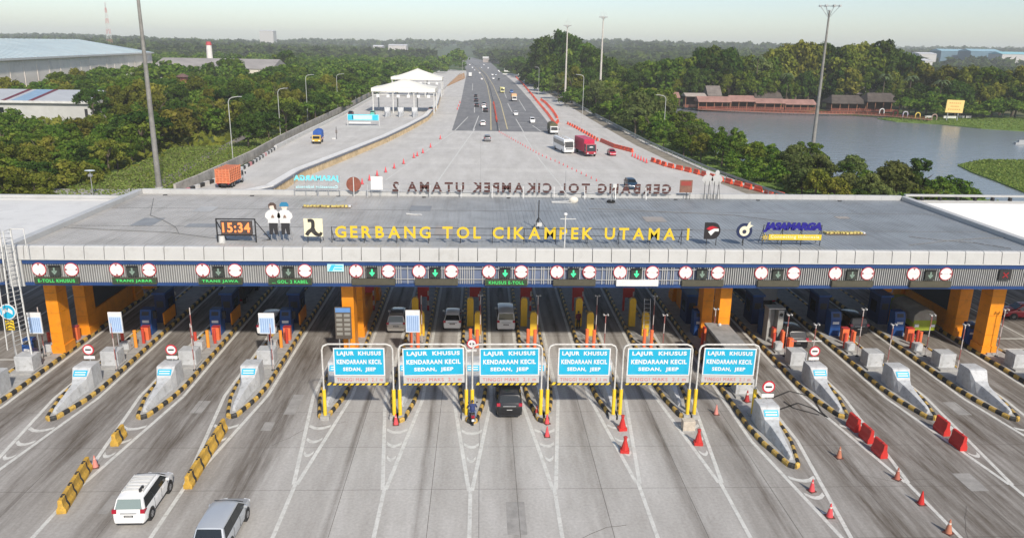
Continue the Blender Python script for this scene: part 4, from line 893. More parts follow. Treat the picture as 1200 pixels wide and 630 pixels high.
b = MB(); b.bar((0, 0, 0), (0, 0, 2.6), .09, .09); b.build('mast', DARK, t); b = MB()
for a_ in (0, 2.1, 4.2): b.bar((0, 0, 1.1), (.75*math.cos(a_), .75*math.sin(a_), 0), .05, .05)
b.build('leg', DARK, t); b = MB(); b.bb(-.3, .3, -.2, .2, .3, .6); b.build('box', WHITE, t)
t = on_roof('antenna_mast', 'tall thin antenna rod beside the roof tripod mast', 'antenna', 627.5, 268, 65.5)
b = MB(); b.cyl((0, 0, 0), (0, 0, 4.6), .035, .02, 6); b.build('mast', GALV, t); b = MB(); b.cyl((0, 0, 0), (0, 0, .1), .15, .15, 8); b.build('base_plate', GALV, t)
t = on_roof('camera_mast', 'white camera mast with a short cross arm in front of the yellow letters', 'camera mast', 661.5, 287, 59.6)
b = MB(); b.cyl((0, 0, 0), (0, 0, 2.75), .06, .05, 8); b.build('mast', WHITE, t); b = MB(); b.bar((-.4, 0, 2.45), (.85, 0, 2.45), .05, .05); b.build('arm', WHITE, t); b = MB(); b.ell((0, 0, 2.82), (.16, .16, .14)); b.build('camera', SIGNT, t)
t = on_roof('satellite_dish', 'small white dish lying near the rear edge of the roof', 'satellite dish', 672, 238, 78.6)
b = MB(); b.ell((0, 0, .3), (.5, .25, .38), 12, 8); b.build('dish', mat('dish_cream', (.66, .62, .54), .5), t, smooth=True); b = MB(); b.bar((-.3, .1, .3), (-1.4, .6, 1.7), .06, .06); b.build('feed_arm', WHITE, t); b = MB(); b.bar((-.1, 0, .2), (-2.3, -.1, .15), .08, .08); b.bar((-.2, -.3, .1), (-2.3, -.4, .12), .06, .06); b.build('rail', WHITE, t)
t = on_roof('antenna_mast', 'thin rod at the rear of the roof beside the dish', 'antenna', 662, 236, 80.5); MB().cyl((0, 0, 0), (0, 0, 3.1), .03, .02, 6).build('mast', GALV, t); MB().cyl((0, 0, 0), (0, 0, .08), .14, .14, 8).build('base_plate', GALV, t)
t = on_roof('tyre_base_antenna', 'short pole set in a black tyre at the rear of the roof', 'antenna base', 716, 237, 79)
b = MB(); pts = [(.34*math.cos(a_), .34*math.sin(a_), .13) for a_ in np.linspace(0, 2*math.pi, 15)]; b.tube(pts, .12, 7); b.build('tyre', RUB, t); b = MB(); b.cyl((0, 0, 0), (0, 0, 1.9), .05, .05, 7); b.build('pole', GALV, t); b = MB(); b.bb(.1, .5, -.15, .15, 1.6, 2.0); b.build('lamp_head', WHITE, t)
p, q = G(476, 251.5, RZ), G(494, 252.5, RZ); b = MB(); b.tube([Vector((0, 0, .1)), (q-p)*.5+Vector((0, .1, .04)), (q-p)+Vector((0, -.06, .1))], .06, 6); tag(b.build('roof_pipe', WHITE, loc=p), 'loose white pipe lying on the middle left of the roof', 'pipe')
# ladder tower at the far left end
t = thing('ladder_tower', 'pale lattice ladder tower leaning on the left end of the gate', 'ladder tower', (0, 0, 0))
A0, A1, B0, B1 = AY(34, 398, 57.1), AY(12, 268, 57.1), AY(17, 405, 57.1), AY(-1, 268, 57.1)
b = MB(); b.bar(A0, A1, .09, .09); b.bar(B0, B1, .09, .09); o_ = Vector((0, -.9, 0)); b.bar(A0+o_, A1+o_, .06, .06); b.bar(B0+o_, B1+o_, .06, .06)
b.bar(A1, A1+o_, .06, .06); b.bar(B1, B1+o_, .06, .06); b.bar(A1, A1+Vector((.9, .1, -.02)), .05, .05); b.bar(A1+Vector((.9, .1, 0)), A1+Vector((.9, .1, -2)), .05, .05)
b.bar(A0, Vector((A0.x+.1, A0.y, 0)), .09, .09); b.bar(B0, Vector((B0.x+.1, B0.y, 0)), .09, .09); b.build('rail', mat('ladder_white', (.62, .62, .60), .5), t)
b = MB()
for k in range(26):
    f = k/26; b.bar(A0.lerp(A1, f), B0.lerp(B1, f), .04, .04)
    if k % 3 == 0: b.bar(A0.lerp(A1, f), A0.lerp(A1, f)+o_, .03, .03); b.bar(B0.lerp(B1, f), B0.lerp(B1, f)+o_, .03, .03)
b.build('rung', GALV, t)

# ------------------------------------------------------------------ vehicles
def wheel_geo(name, x, y, r, wd, parent):
    b = MB(); b.cyl((x-wd/2, y, r), (x+wd/2, y, r), r, r, 16); o = b.build(name, RUB, parent, bevel=.02)
    s_ = 1 if x > 0 else -1; b = MB(); b.cyl((x+s_*(wd/2-.02), y, r), (x+s_*(wd/2+.012), y, r), r*.62, r*.58, 12, 0)
    b.cyl((x+s_*(wd/2+.012), y, r), (x+s_*(wd/2+.02), y, r), r*.16, r*.14, 8, 1)
    for k in range(5):
        a = k*1.2566; b.bar((x+s_*(wd/2+.013), y, r), (x+s_*(wd/2+.013), y+r*.55*math.cos(a), r+r*.55*math.sin(a)), .05, .012, 1)
    b.build('rim', [mat('rim_shadow', (.10, .10, .105), .5), RIM], o); return o
CARP = {
 # y stations rear->front: (y, ztop, half width)
 'mpv': dict(L=4.35, w=.86, belt=1.00, roof=1.66, wt=.67, st=[(-2.17,.62,.76),(-2.14,.86,.80),(-2.08,1.02,.83),(-1.80,1.60,.85),(-1.45,1.665,.86),(-.5,1.70,.86),(.35,1.67,.86),(.62,1.60,.86),(1.28,1.10,.86),(1.75,.98,.84),(2.02,.84,.80),(2.17,.58,.70)], rw=(2,3), ws=(7,8), axle=1.32, r=.33),
 'hatch': dict(L=3.9, w=.83, belt=.93, roof=1.50, wt=.62, st=[(-1.95,.55,.72),(-1.92,.80,.77),(-1.86,.97,.80),(-1.45,1.44,.82),(-1.1,1.51,.83),(-.3,1.54,.83),(.25,1.50,.83),(.5,1.43,.83),(1.15,.98,.83),(1.6,.88,.81),(1.84,.75,.76),(1.95,.5,.66)], rw=(2,3), ws=(7,8), axle=1.2, r=.30),
 'suv': dict(L=4.5, w=.90, belt=1.06, roof=1.74, wt=.70, st=[(-2.25,.66,.80),(-2.22,.95,.84),(-2.14,1.12,.87),(-1.86,1.66,.89),(-1.5,1.74,.90),(-.5,1.78,.90),(.3,1.75,.90),(.6,1.67,.90),(1.25,1.18,.90),(1.8,1.06,.88),(2.1,.90,.84),(2.25,.62,.74)], rw=(2,3), ws=(7,8), axle=1.36, r=.36),
 'van': dict(L=4.2, w=.83, belt=1.08, roof=1.86, wt=.72, st=[(-2.1,.6,.78),(-2.08,.9,.81),(-2.03,1.1,.82),(-1.9,1.78,.82),(-1.6,1.86,.83),(-.5,1.88,.83),(.7,1.86,.83),(1.05,1.78,.83),(1.62,1.15,.83),(1.9,.95,.80),(2.05,.8,.77),(2.1,.55,.70)], rw=(2,3), ws=(7,8), axle=1.3, r=.30)}
def lerp_st(st, y):
    for p, q in zip(st[:-1], st[1:]):
        if p[0] <= y <= q[0]:
            f = (y-p[0])/(q[0]-p[0]); return [p[i]+(q[i]-p[i])*f for i in range(3)]
    return st[-1]
def make_car(label, kind, P, loc, rz=0, group=None, rack=False, plate=True, cat='car', detail=True, name='parked_car'):
    d = CARP[kind]; st = d['st']; L, w_, zb, zr, wt = d['L'], d['w'], d['belt'], d['roof'], d['wt']
    t = thing('car', label, cat, loc, rz, group)
    def hw(z, wm): # tumblehome above the belt line
        return wm if z <= zb else wm-(z-zb)/(zr-zb)*(w_-wt)
    V = []; n = 13
    for y, zt, wm in st:
        ze = max(.45, zt-.05); bz = min(zb, ze-.06); mid = min(.62, bz-.08)
        ring = [(0, .24), (wm*.84, .24), (wm*.97, .34), (wm, mid), (hw(bz, wm)*.985, bz), (hw(ze, wm)*.965, ze), (hw(ze, wm)*.80, zt), (hw(ze, wm)*.4, zt+.018)]
        full = [(x, z) for x, z in ring]+[(0, zt+.025)]+[(-x, z) for x, z in ring[::-1][:-1]]
        V += [(x, y, z) for x, z in full]
    n = len(V)//len(st); b = MB(); F = []
    for i in range(len(st)-1):
        for j in range(n): F.append((i*n+j, i*n+(j+1) % n, (i+1)*n+(j+1) % n, (i+1)*n+j))
    F.append(tuple(range(n))[::-1]); F.append(tuple((len(st)-1)*n+j for j in range(n)))
    b.raw(V, F); body = b.build('body', P, t, smooth=True)
    # dark sill / arches
    for s_ in (-1, 1):
        for ay in (-d['axle'], d['axle']-.02):
            wm = lerp_st(st, ay)[2]; b = MB(); b.cyl((s_*(wm-.25), ay, d['r']+.02), (s_*(wm+.006), ay, d['r']+.02), d['r']+.07, d['r']+.07, 16); b.build('wheel_arch', DARK, body)
    for s_ in (-1, 1):
        for ay in (-d['axle'], d['axle']-.02):
            wm = lerp_st(st, ay)[2]; wheel_geo('wheel', s_*(wm-.085), ay, d['r'], .2, t)
    def top_quad(i0, i1, f0, f1, kx, nm, M):
        p, q = st[i0], st[i1]
        A = [p[k]+(q[k]-p[k])*f0 for k in range(3)]; B = [p[k]+(q[k]-p[k])*f1 for k in range(3)]
        wa, wb = hw(A[1], A[2])*kx, hw(B[1], B[2])*kx
        dy, dz = B[0]-A[0], B[1]-A[1]; ln = math.hypot(dy, dz); ny, nz = -dz/ln, dy/ln
        if nz < 0: ny, nz = -ny, -nz
        b = MB(); o_ = .03
        f = [(-wa, A[0]+ny*o_, A[1]+nz*o_+.012), (wa, A[0]+ny*o_, A[1]+nz*o_+.012), (wb, B[0]+ny*o_, B[1]+nz*o_+.012), (-wb, B[0]+ny*o_, B[1]+nz*o_+.012)]
        b.face(f); k = [(x, y-ny*.03, z-nz*.03) for x, y, z in f]
        for i in range(4): b.face([f[i], k[i], k[(i+1) % 4], f[(i+1) % 4]])
        return b.build(nm, M, t)
    top_quad(*d['rw'], .08, .90, .86, 'rear_window', GLASSL if rack else GLASS); top_quad(*d['ws'], .06, .93, .86, 'windscreen', GLASS)
    yr0, yr1 = st[2][0], st[3][0]; yf0, yf1 = st[8][0], st[7][0]
    zl, zh = zb+.05, zr-.13
    def yrear(z): return yr0+(yr1-yr0)*(z-st[2][1])/(st[3][1]-st[2][1])+.16
    def yfront(z): return yf0+(yf1-yf0)*(z-st[8][1])/(st[7][1]-st[8][1])-.14
    cuts = [(None, -.81), (-.785, .125), (.15, None)]
    for s_ in (-1, 1):
        for c0, c1 in cuts:
            a0 = yrear(zl) if c0 is None else c0; a1 = yrear(zh) if c0 is None else c0
            e0 = yfront(zl) if c1 is None else c1; e1 = yfront(zh) if c1 is None else c1
            xl, xh = hw(zl, w_)*.985+.012, hw(zh, w_)*.972+.016
            b = MB(); f = [(s_*xl, a0, zl), (s_*xl, e0, zl), (s_*xh, e1, zh), (s_*xh, a1, zh)]; b.face(f if s_ > 0 else f[::-1])
            k = [(x-s_*.03, y, z) for x, y, z in f]
            for i in range(4): b.face([f[i], k[i], k[(i+1) % 4], f[(i+1) % 4]])
            b.build('side_window', GLASS, t)
    # lamps, plate, mirrors, bumper line
    ye = st[0][0]; zt = st[1][1]
    for s_ in (-1, 1):
        b = MB(); b.profx([(st[1][0]-.025, zt+.02), (st[1][0]+.06, zt+.02), (st[1][0]+.34, zt+.10), (st[1][0]+.34, zt+.15), (st[2][0]+.02, zt+.22), (st[2][0]-.045, zt+.22)], min(s_*w_*.72, s_*(w_*.99)), max(s_*w_*.72, s_*(w_*.99))); b.build('tail_lamp', TAIL, t)
        b = MB(); b.box((s_*w_*.70, st[-2][0]-.02, st[-2][1]-.10), (.36, .20, .13), rz=-s_*.35); b.build('head_lamp', HEAD, t)
        b = MB(); b.bb(min(s_*w_*.97, s_*(w_+.16)), max(s_*w_*.97, s_*(w_+.16)), st[8][0]-.42, st[8][0]-.28, zb+.02, zb+.16); b.build('mirror', P, t, bevel=.03)
    if detail:
        b = MB(); b.bb(-w_*.80, w_*.80, ye-.012, ye+.05, .25, .31); b.build('bumper_strip', DARK, t)
        b = MB(); b.bb(-.24, .24, st[1][0]-.045, st[1][0]+.0, .66, .77, 0); b.bb(-.19, .19, st[1][0]-.05, st[1][0]-.045, .69, .74, 1); b.build('number_plate', [BLK, mat('plate_grey_digits', (.45, .45, .45), .5)], t)
        b = MB(); b.bb(-w_*.5, w_*.5, st[1][0]-.04, st[1][0]+.02, zt-.0, zt+.05); b.build('chrome_strip', GALV, t)
        for s_ in (-1, 1):
            for y in (-.55, .38): MB().bb(min(s_*w_, s_*(w_+.025)), max(s_*w_, s_*(w_+.025)), y, y+.16, zb-.16, zb-.12).build('door_handle', P, t)
            for y in (-.79, .15, 1.05): MB().bb(min(s_*(w_-.02), s_*(w_+.004)), max(s_*(w_-.02), s_*(w_+.004)), y-.008, y+.008, .42, zb-.02).build('door_gap', DARK, body)
    if rack:
        for s_ in (-1, 1):
            b = MB(); b.bb(min(s_*wt*.80, s_*wt*.86), max(s_*wt*.80, s_*wt*.86), -1.4, .3, zr+.06, zr+.10); b.bb(min(s_*wt*.80, s_*wt*.86), max(s_*wt*.80, s_*wt*.86), -1.4, -1.3, zr-.02, zr+.07); b.bb(min(s_*wt*.80, s_*wt*.86), max(s_*wt*.80, s_*wt*.86), .2, .3, zr-.02, zr+.07); b.build('roof_rail', DARK if rack == 2 else WHITE, t)
        for k in range(5 if rack == 1 else 3): MB().bb(-wt*.8, wt*.8, -1.25+k*.33, -1.15+k*.33, zr+.085, zr+.125).build('rack_bar', WHITE if rack == 1 else DARK, t)
        if rack == 1:
            b = MB(); b.bb(.36, .46, -1.42, -1.0, zr+.05, zr+.22); b.build('rack_clamp', DARK, t)
    return t
PW = paint('white', (.80, .80, .79)); PS = paint('silver', (.52, .55, .58), .35); PB = paint('black', (.012, .012, .014)); PSI = paint('champagne', (.52, .50, .46), .3)
PDB = paint('dark_blue', (.02, .045, .08)); PR = paint('red', (.36, .02, .04)); PG = paint('grey', (.20, .20, .21), .3); PBL = paint('blue', (.05, .15, .40))
def ahead(px, py, kind): # rear bumper foot seen at the pixel, heading away
    p = G(px, py, .25); p.z = 0; return p+Vector((0, CARP[kind]['L']/2, 0))
def toward(px, py, kind):
    p = G(px, py, .25); p.z = 0; return p+Vector((0, CARP[kind]['L']/2, 0))
p = G(160, 613, .3); make_car('white people carrier with roof rack and pale rear window in the lower left lane', 'mpv', PW, (p.x-.42, p.y+2.2, 0), rad(.8), rack=1)
p = G(291, 600, .3); make_car('silver car cut by the lower edge of the photo', 'mpv', PS, (p.x-.86, p.y-1.5, 0), rad(-1))
make_car('black car with tinted glass passing under the third blue lane sign', 'suv', PB, ahead(597, 487, 'suv'))
make_car('champagne people carrier with dark roof rack in the lane left of the middle', 'mpv', PSI, ahead(464, 388, 'mpv'), rack=2)
make_car('white hatchback with red tail lamps in the shade of the gate', 'hatch', PW, ahead(530, 385, 'hatch'))
make_car('tall pale people carrier beside the yellow guard posts in the middle lane', 'van', paint('pearl', (.66, .66, .66)), ahead(593, 386, 'van'))
make_car('white car half hidden behind a pale blue lane board', 'mpv', PW, ahead(312, 391, 'mpv'))
make_car('black car with silver rear trim in a shaded lane on the right', 'suv', PB, ahead(935, 408, 'suv'))
make_car('black car under the gate next to a grey cabinet on the right', 'suv', PB, ahead(1012, 398, 'suv')+Vector((.3, 1.5, 0)))
def truck(label, loc, rz, cab, cargo, L=6.2, W=2.1, Hc=2.3, box=2.9, kind='box', cat='truck', extra=None, front_white=None):
    "lorry heading +Y before rotation: cab in front, cargo behind"
    t = thing('truck', label, cat, loc, rz); lc_ = 1.75; y1 = L/2; y0 = y1-lc_; yb = -L/2
    b = MB(); b.profx([(y0, .55), (y1, .55), (y1, 1.25), (y1-.35, Hc), (y0, Hc)], -W/2+.05, W/2-.05); b.build('cab', cab, t, bevel=.06)
    b = MB(); b.face([(-W/2+.18, y1-.02+.02, 1.32), (W/2-.18, y1+.0, 1.32), (W/2-.22, y1-.29, Hc-.14), (-W/2+.22, y1-.29, Hc-.14)][::-1]); b.v = [(v[0], v[1]+.02, v[2]) for v in b.v]; b.build('windscreen', GLASS, t)
    for s_ in (-1, 1):
        b = MB(); f = [(s_*(W/2-.04), y0+.35, 1.3), (s_*(W/2-.04), y1-.25, 1.3), (s_*(W/2-.04), y1-.5, Hc-.2), (s_*(W/2-.04), y0+.35, Hc-.2)]; b.face(f if s_ > 0 else f[::-1]); b.build('side_window', GLASS, t)
        b = MB(); b.bb(s_*W*.33-.2, s_*W*.33+.2, y1-.01, y1+.03, .75, .95); b.build('head_lamp', HEAD, t)
        b = MB(); b.bb(s_*W*.38-.14, s_*W*.38+.14, yb-.03, yb+.02, .75, .92); b.build('tail_lamp', TAIL, t)
        b = MB(); b.bar((s_*(W/2-.05), y1-.1, 1.8), (s_*(W/2+.22), y1+.05, 1.7), .04, .04); b.bb(min(s_*(W/2+.1), s_*(W/2+.3)), max(s_*(W/2+.1), s_*(W/2+.3)), y1, y1+.08, 1.4, 1.85); b.build('mirror', DARK, t)
    b = MB(); b.bb(-W/2+.1, W/2-.1, y1-.02, y1+.06, .5, .68); b.build('bumper', DARK if front_white is None else front_white, t)
    b = MB(); b.bb(-.45, .45, yb, y1-.2, .5, .85); b.build('chassis', DARK, t)
    for s_ in (-1, 1):
        for ay in ((y1-.9), yb+1.2) if L < 7 else ((y1-.9), yb+1.2, yb+2.3):
            wheel_geo('wheel', s_*(W/2-.2), ay, .45, .3, t)
    yc = y0-.12
    if kind == 'box':
        b = MB(); b.bb(-W/2, W/2, yb, yc, .9, box+.3); b.build('cargo_box', cargo, t, bevel=.03)
        b = MB()
        for y in np.arange(yb+.5, yc, .8):
            for s_ in (-1, 1): b.bb(min(s_*W/2, s_*(W/2+.02)), max(s_*W/2, s_*(W/2+.02)), y, y+.05, .95, box+.25)
        b.bb(-.02, .02, yb-.02, yb, 1.0, box+.2); b.bb(-W/2+.05, W/2-.05, yb-.03, yb, .9, 1.0); b.build('box_rib', cargo, t)
    elif kind == 'cage':
        b = MB(); b.bb(-W/2+.06, W/2-.06, yb+.05, yc, .9, box); b.build('cargo_load', extra, t)
        b = MB()
        for z in np.arange(.95, box+.1, .42):
            for s_ in (-1, 1): b.bb(s_*(W/2)-.04, s_*(W/2)+.04, yb, yc, z, z+.09)
            b.bb(-W/2, W/2, yb-.03, yb+.05, z, z+.09)
        for x in np.linspace(-W/2, W/2, 5): b.bb(x-.05, x+.05, yb-.04, yb+.05, .9, box+.1)
        for y in np.linspace(yb, yc, 7):
            for s_ in (-1, 1): b.bb(s_*(W/2)-.06, s_*(W/2)+.06, y-.05, y+.05, .9, box+.1)
        b.build('cage', cargo, t)
    else:
        b = MB(); b.bb(-W/2, W/2, yb, yc, .9, 1.5); b.build('tray', extra or cargo, t)
        b = MB(); prof = [(-W/2-.03, 1.4), (W/2+.03, 1.4), (W/2, box-.3), (W/2*.6, box+.1), (0, box+.25), (-W/2*.6, box+.1), (-W/2, box-.3)]; b.profy(prof, yb-.02, yc); b.build('tarpaulin', cargo, t, bevel=.08)
    return t
BX = mat('truck_box_dark', (.035, .035, .04), .5); BW = mat('truck_box_white', (.7, .7, .68), .4)
t = truck('dark lorry with a pale rear panel behind a blue kiosk at the left', G(266, 366)+Vector((.2, 4.5, 0)), 0, BX, BX, 6.4, 2.1, 2.3, 2.9)
b = MB(); b.bb(-.75, .75, -3.26, -3.23, 2.05, 3.0, 0)
for z in np.arange(2.1, 3.0, .17): b.bb(-.75, .75, -3.275, -3.26, z, z+.05, 1)
b.build('rear_panel', [mat('panel_pale', (.6, .6, .58), .5), GALV], t)
truck('dark lorry with a pale roof hatch waiting deep under the gate at the right', G(905, 372)+Vector((.2, 6.5, 0)), 0, BX, mat('truck_roof_grey', (.30, .31, .33), .5), 7.5, 2.3, 2.5, 3.0)
lime = mat('lime_paint', (.30, .36, .04), .4); t = truck('lime green lorry with white rear frame in the shade on the right', G(1088, 400)+Vector((.1, 4.2, 0)), 0, lime, mat('lorry_grey_load', (.30, .28, .24), .8, var=.3), 6, 2.1, 2.3, 2.4, 'tarp', extra=lime)
b = MB(); b.bb(-1.05, 1.05, -3.06, -3.02, 1.3, 1.62, 0); b.bb(-1.0, 1.0, -3.06, -3.02, .65, .95, 1); b.bb(-.95, -.55, -3.1, -3.05, 1.0, 1.25, 2); b.bb(.55, .95, -3.1, -3.05, 1.0, 1.25, 2); b.build('tail_frame', [lime, lime, HEAD], t)
make_car('dark red car parked beyond the far right orange column', 'hatch', PR, G(1192, 372)+Vector((.5, 0, 0)), rad(80))
truck('orange crate lorry standing on the ramp beside the black and white barrier', G(263, 221, 1.0)+Vector((0, 3.6, 0)), rad(-2), paint('lorry_cab', (.5, .5, .5)), mat('crate_orange', (.66, .25, .13), .5, var=.2, scale=2), 7.4, 2.4, 2.4, 3.3, 'cage', extra=mat('crate_load_orange', (.55, .16, .07), .7, var=.35, scale=3))
truck('small yellow lorry with a blue tarpaulin driving down the ramp', G(371, 168, 1.0)+Vector((.2, 1, 0)), rad(183), mat('lorry_yellow', (.65, .42, .06), .4), mat('tarp_blue', (.02, .09, .36), .6, var=.2), 5.6, 2.1, 2.1, 3.2, 'tarp', extra=mat('tray_pale_red', (.6, .35, .3), .5))
t = truck('red box lorry with a white ring badge driving towards the gate', G(693, 184)+Vector((-.85, 5.4, 0)), rad(189), PR, mat('lorry_red', (.50, .02, .07), .4, var=.08), 10.5, 2.6, 3.0, 3.7)
b = MB(); b.disc((0, 0, 0), .62, 20, .02, 0); b.disc((0, -.021, 0), .36, 16, .02, 1); b.v = [(v[0], 5.28-v[1]-.2, v[2]*.75+2.0) for v in b.v]; b.f = [f[::-1] for f in b.f]; b.build('badge', [SIGNT, mat('lorry_badge_grey', (.3, .3, .32), .5)], t)
truck('lorry with a green brown tarpaulin and white cab beside the coach', G(648, 158)+Vector((.2, 3.5, 0)), rad(183), BW, mat('tarp_olive', (.10, .095, .05), .8, var=.3), 7.2, 2.4, 2.4, 3.2, 'tarp', extra=DARK)
truck('pale orange lorry driving towards the gate on the highway', G(602.5, 119)+Vector((0, 3, 0)), rad(183), BW, mat('lorry_pale_orange', (.72, .42, .22), .5), 6.5, 2.4, 2.4, 3.2)
truck('white lorry driving away on the far left highway lane', G(551, 90.5)+Vector((0, 4, 0)), 0, BX, BW, 9, 2.5, 2.6, 3.5)
def coach(label, loc, rz, M, L=11.5, W=2.5, H=3.4, ac=True):
    t = thing('coach', label, 'bus', loc, rz)
    b = MB(); b.profx([(-L/2, .4), (L/2-.1, .4), (L/2, .9), (L/2-.12, 1.6), (L/2-.7, H-.08), (L/2-1.1, H), (-L/2+.2, H), (-L/2, H-.3)], -W/2, W/2); b.build('body', M, t, bevel=.12, smooth=True)
    b = MB(); b.face([(-W/2+.16, L/2-.10, 1.55), (W/2-.16, L/2-.10, 1.55), (W/2-.22, L/2-.62, H-.42), (-W/2+.22, L/2-.62, H-.42)][::-1]); b.v = [(v[0], v[1]+.035, v[2]) for v in b.v]; b.build('windscreen', GLASS, t)
    for s_ in (-1, 1):
        b = MB(); x = s_*(W/2+.01)
        f = [(x, -L/2+.4, 1.75), (x, L/2-.6, 1.75), (x, L/2-1.05, 2.8), (x, -L/2+.4, 2.8)]; b.face(f if s_ > 0 else f[::-1]); b.build('window_band', GLASS, t)
        b = MB(); b.bb(s_*.85-.22, s_*.85+.22, L/2-.06, L/2+.02, .75, .95); b.build('head_lamp', HEAD, t)
        b = MB(); b.bar((s_*1.15, L/2-.3, 2.9), (s_*1.4, L/2+.25, 2.5), .06, .06); b.bb(s_*1.4-.1, s_*1.4+.1, L/2+.2, L/2+.3, 2.1, 2.55); b.build('mirror', DARK, t)
        for ay in (L/2-2.4, -L/2+2.2): wheel_geo('wheel', s_*(W/2-.14), ay, .5, .3, t)
    b = MB(); b.bb(-.9, .9, L/2-.06, L/2+.03, 1.05, 1.45); b.build('grille', mat('coach_grille', (.25, .26, .27), .5), t)
    if ac:
        b = MB()
        for k in range(4): b.bb(-.5, .5, -L/2+1.5+k*2.2, -L/2+2.5+k*2.2, H, H+.16)
        b.build('roof_unit', mat('roof_unit_grey', (.35, .34, .33), .6), t)
    return t
coach('white coach driving towards the gate beside the red lorry', G(667, 180.5)+Vector((-.9, 5.7, 0)), rad(189), PW)
coach('pale yellow bus on the far right carriageway', G(588.5, 109)+Vector((0, 4, 0)), rad(183), mat('bus_yellow', (.62, .58, .22), .4), 8, 2.4, 3.1)
hw_ = 'cars and vans on the highway behind the gate'
proto = None
HWC = [('mpv', PW, 'white car driving away past the median, nearest of the white ones', 565.8, 147.5, 0), ('suv', PG, 'grey car alone on the pale concrete behind the gate', 571, 166, 0), ('van', PW, 'white van under the lane lines on the right carriageway', 624, 144.5, 1), ('hatch', PW, 'white hatchback on the right carriageway left of the white van', 604.5, 135.5, 1),
       ('hatch', PR, 'dark red car beside the red barriers right of the red lorry', 718, 183, 1), ('suv', PDB, 'dark blue car seen between the maroon roof letters', 741, 222, 1)]
for kd, P_, lab, px, py, tw in HWC:
    p = G(px, py); make_car(lab, kd, P_, (p.x, p.y+1.8, 0), rad(182) if tw else rad(1.5 if px < 600 else 0), hw_, plate=False)
pro = make_car('black car leading the dark group on the left carriageway', 'hatch', PB, G(557.5, 114)+Vector((0, 2, 0)), 0, hw_, detail=False)
FAR = [(558, 119.5, PB, 0, 'black car second in the dark group on the left carriageway'), (558.5, 125.5, PB, 0, 'black car third in the dark group on the left carriageway'), (567.3, 124.5, PG, 0, 'grey car beside the dark group on the left carriageway'), (569, 131.5, PB, 0, 'black car last in the dark group near the median'),
       (566.8, 127, PW, 0, 'white roofed car next to the last black car near the median'), (564.5, 93.8, PW, 0, 'white car far off on the left carriageway'), (562, 86.5, PW, 0, 'paler white car farther off on the left carriageway'), (556, 83, PS, 0, 'silver car far off in the bend'), (553.5, 80, PW, 0, 'white car far off in the bend'),
       (599.5, 109, PBL, 1, 'blue and white car behind the pale orange lorry'), (578, 93, PW, 1, 'white car far off on the right carriageway'), (581, 88.5, PS, 1, 'silver car far off on the right carriageway'), (577, 88.5, PW, 1, 'second white car far off on the right carriageway'), (572, 80.5, PW, 1, 'white car beside the median far off'),
       (567, 76.5, PW, 1, 'white car in the far bend on the right'), (562, 74, PG, 1, 'grey car in the far bend on the right'), (584.3, 84, PW, 1, 'white car under the far footbridge'), (584.5, 94.5, PB, 1, 'black car ahead of the yellow bus'), (550.5, 76.5, PW, 0, 'small white car at the end of the visible road'), (564, 80, PS, 0, 'small silver car at the end of the visible road')]
for px, py, P_, tw, lab in FAR:
    c = dup(pro, G(px, py)+Vector((0, 2, 0)), rad(182) if tw else rad(2), lab, hw_, 1.12); remat(c, PB, P_)
for px, py, P_, lab in ((411.5, 135, PB, 'dark car parked at the left edge of the ramp before the white canopies'), (437, 134.5, paint('teal', (.1, .45, .35)), 'teal car at the foot of the white canopy'), (505, 130, PB, 'dark car beside the right post of the front white canopy')):
    c = dup(pro, G(px, py, 1.0), rad(2), lab, 'cars at the white canopies'); remat(c, PB, P_); c['group'] = 'cars at the white canopies'

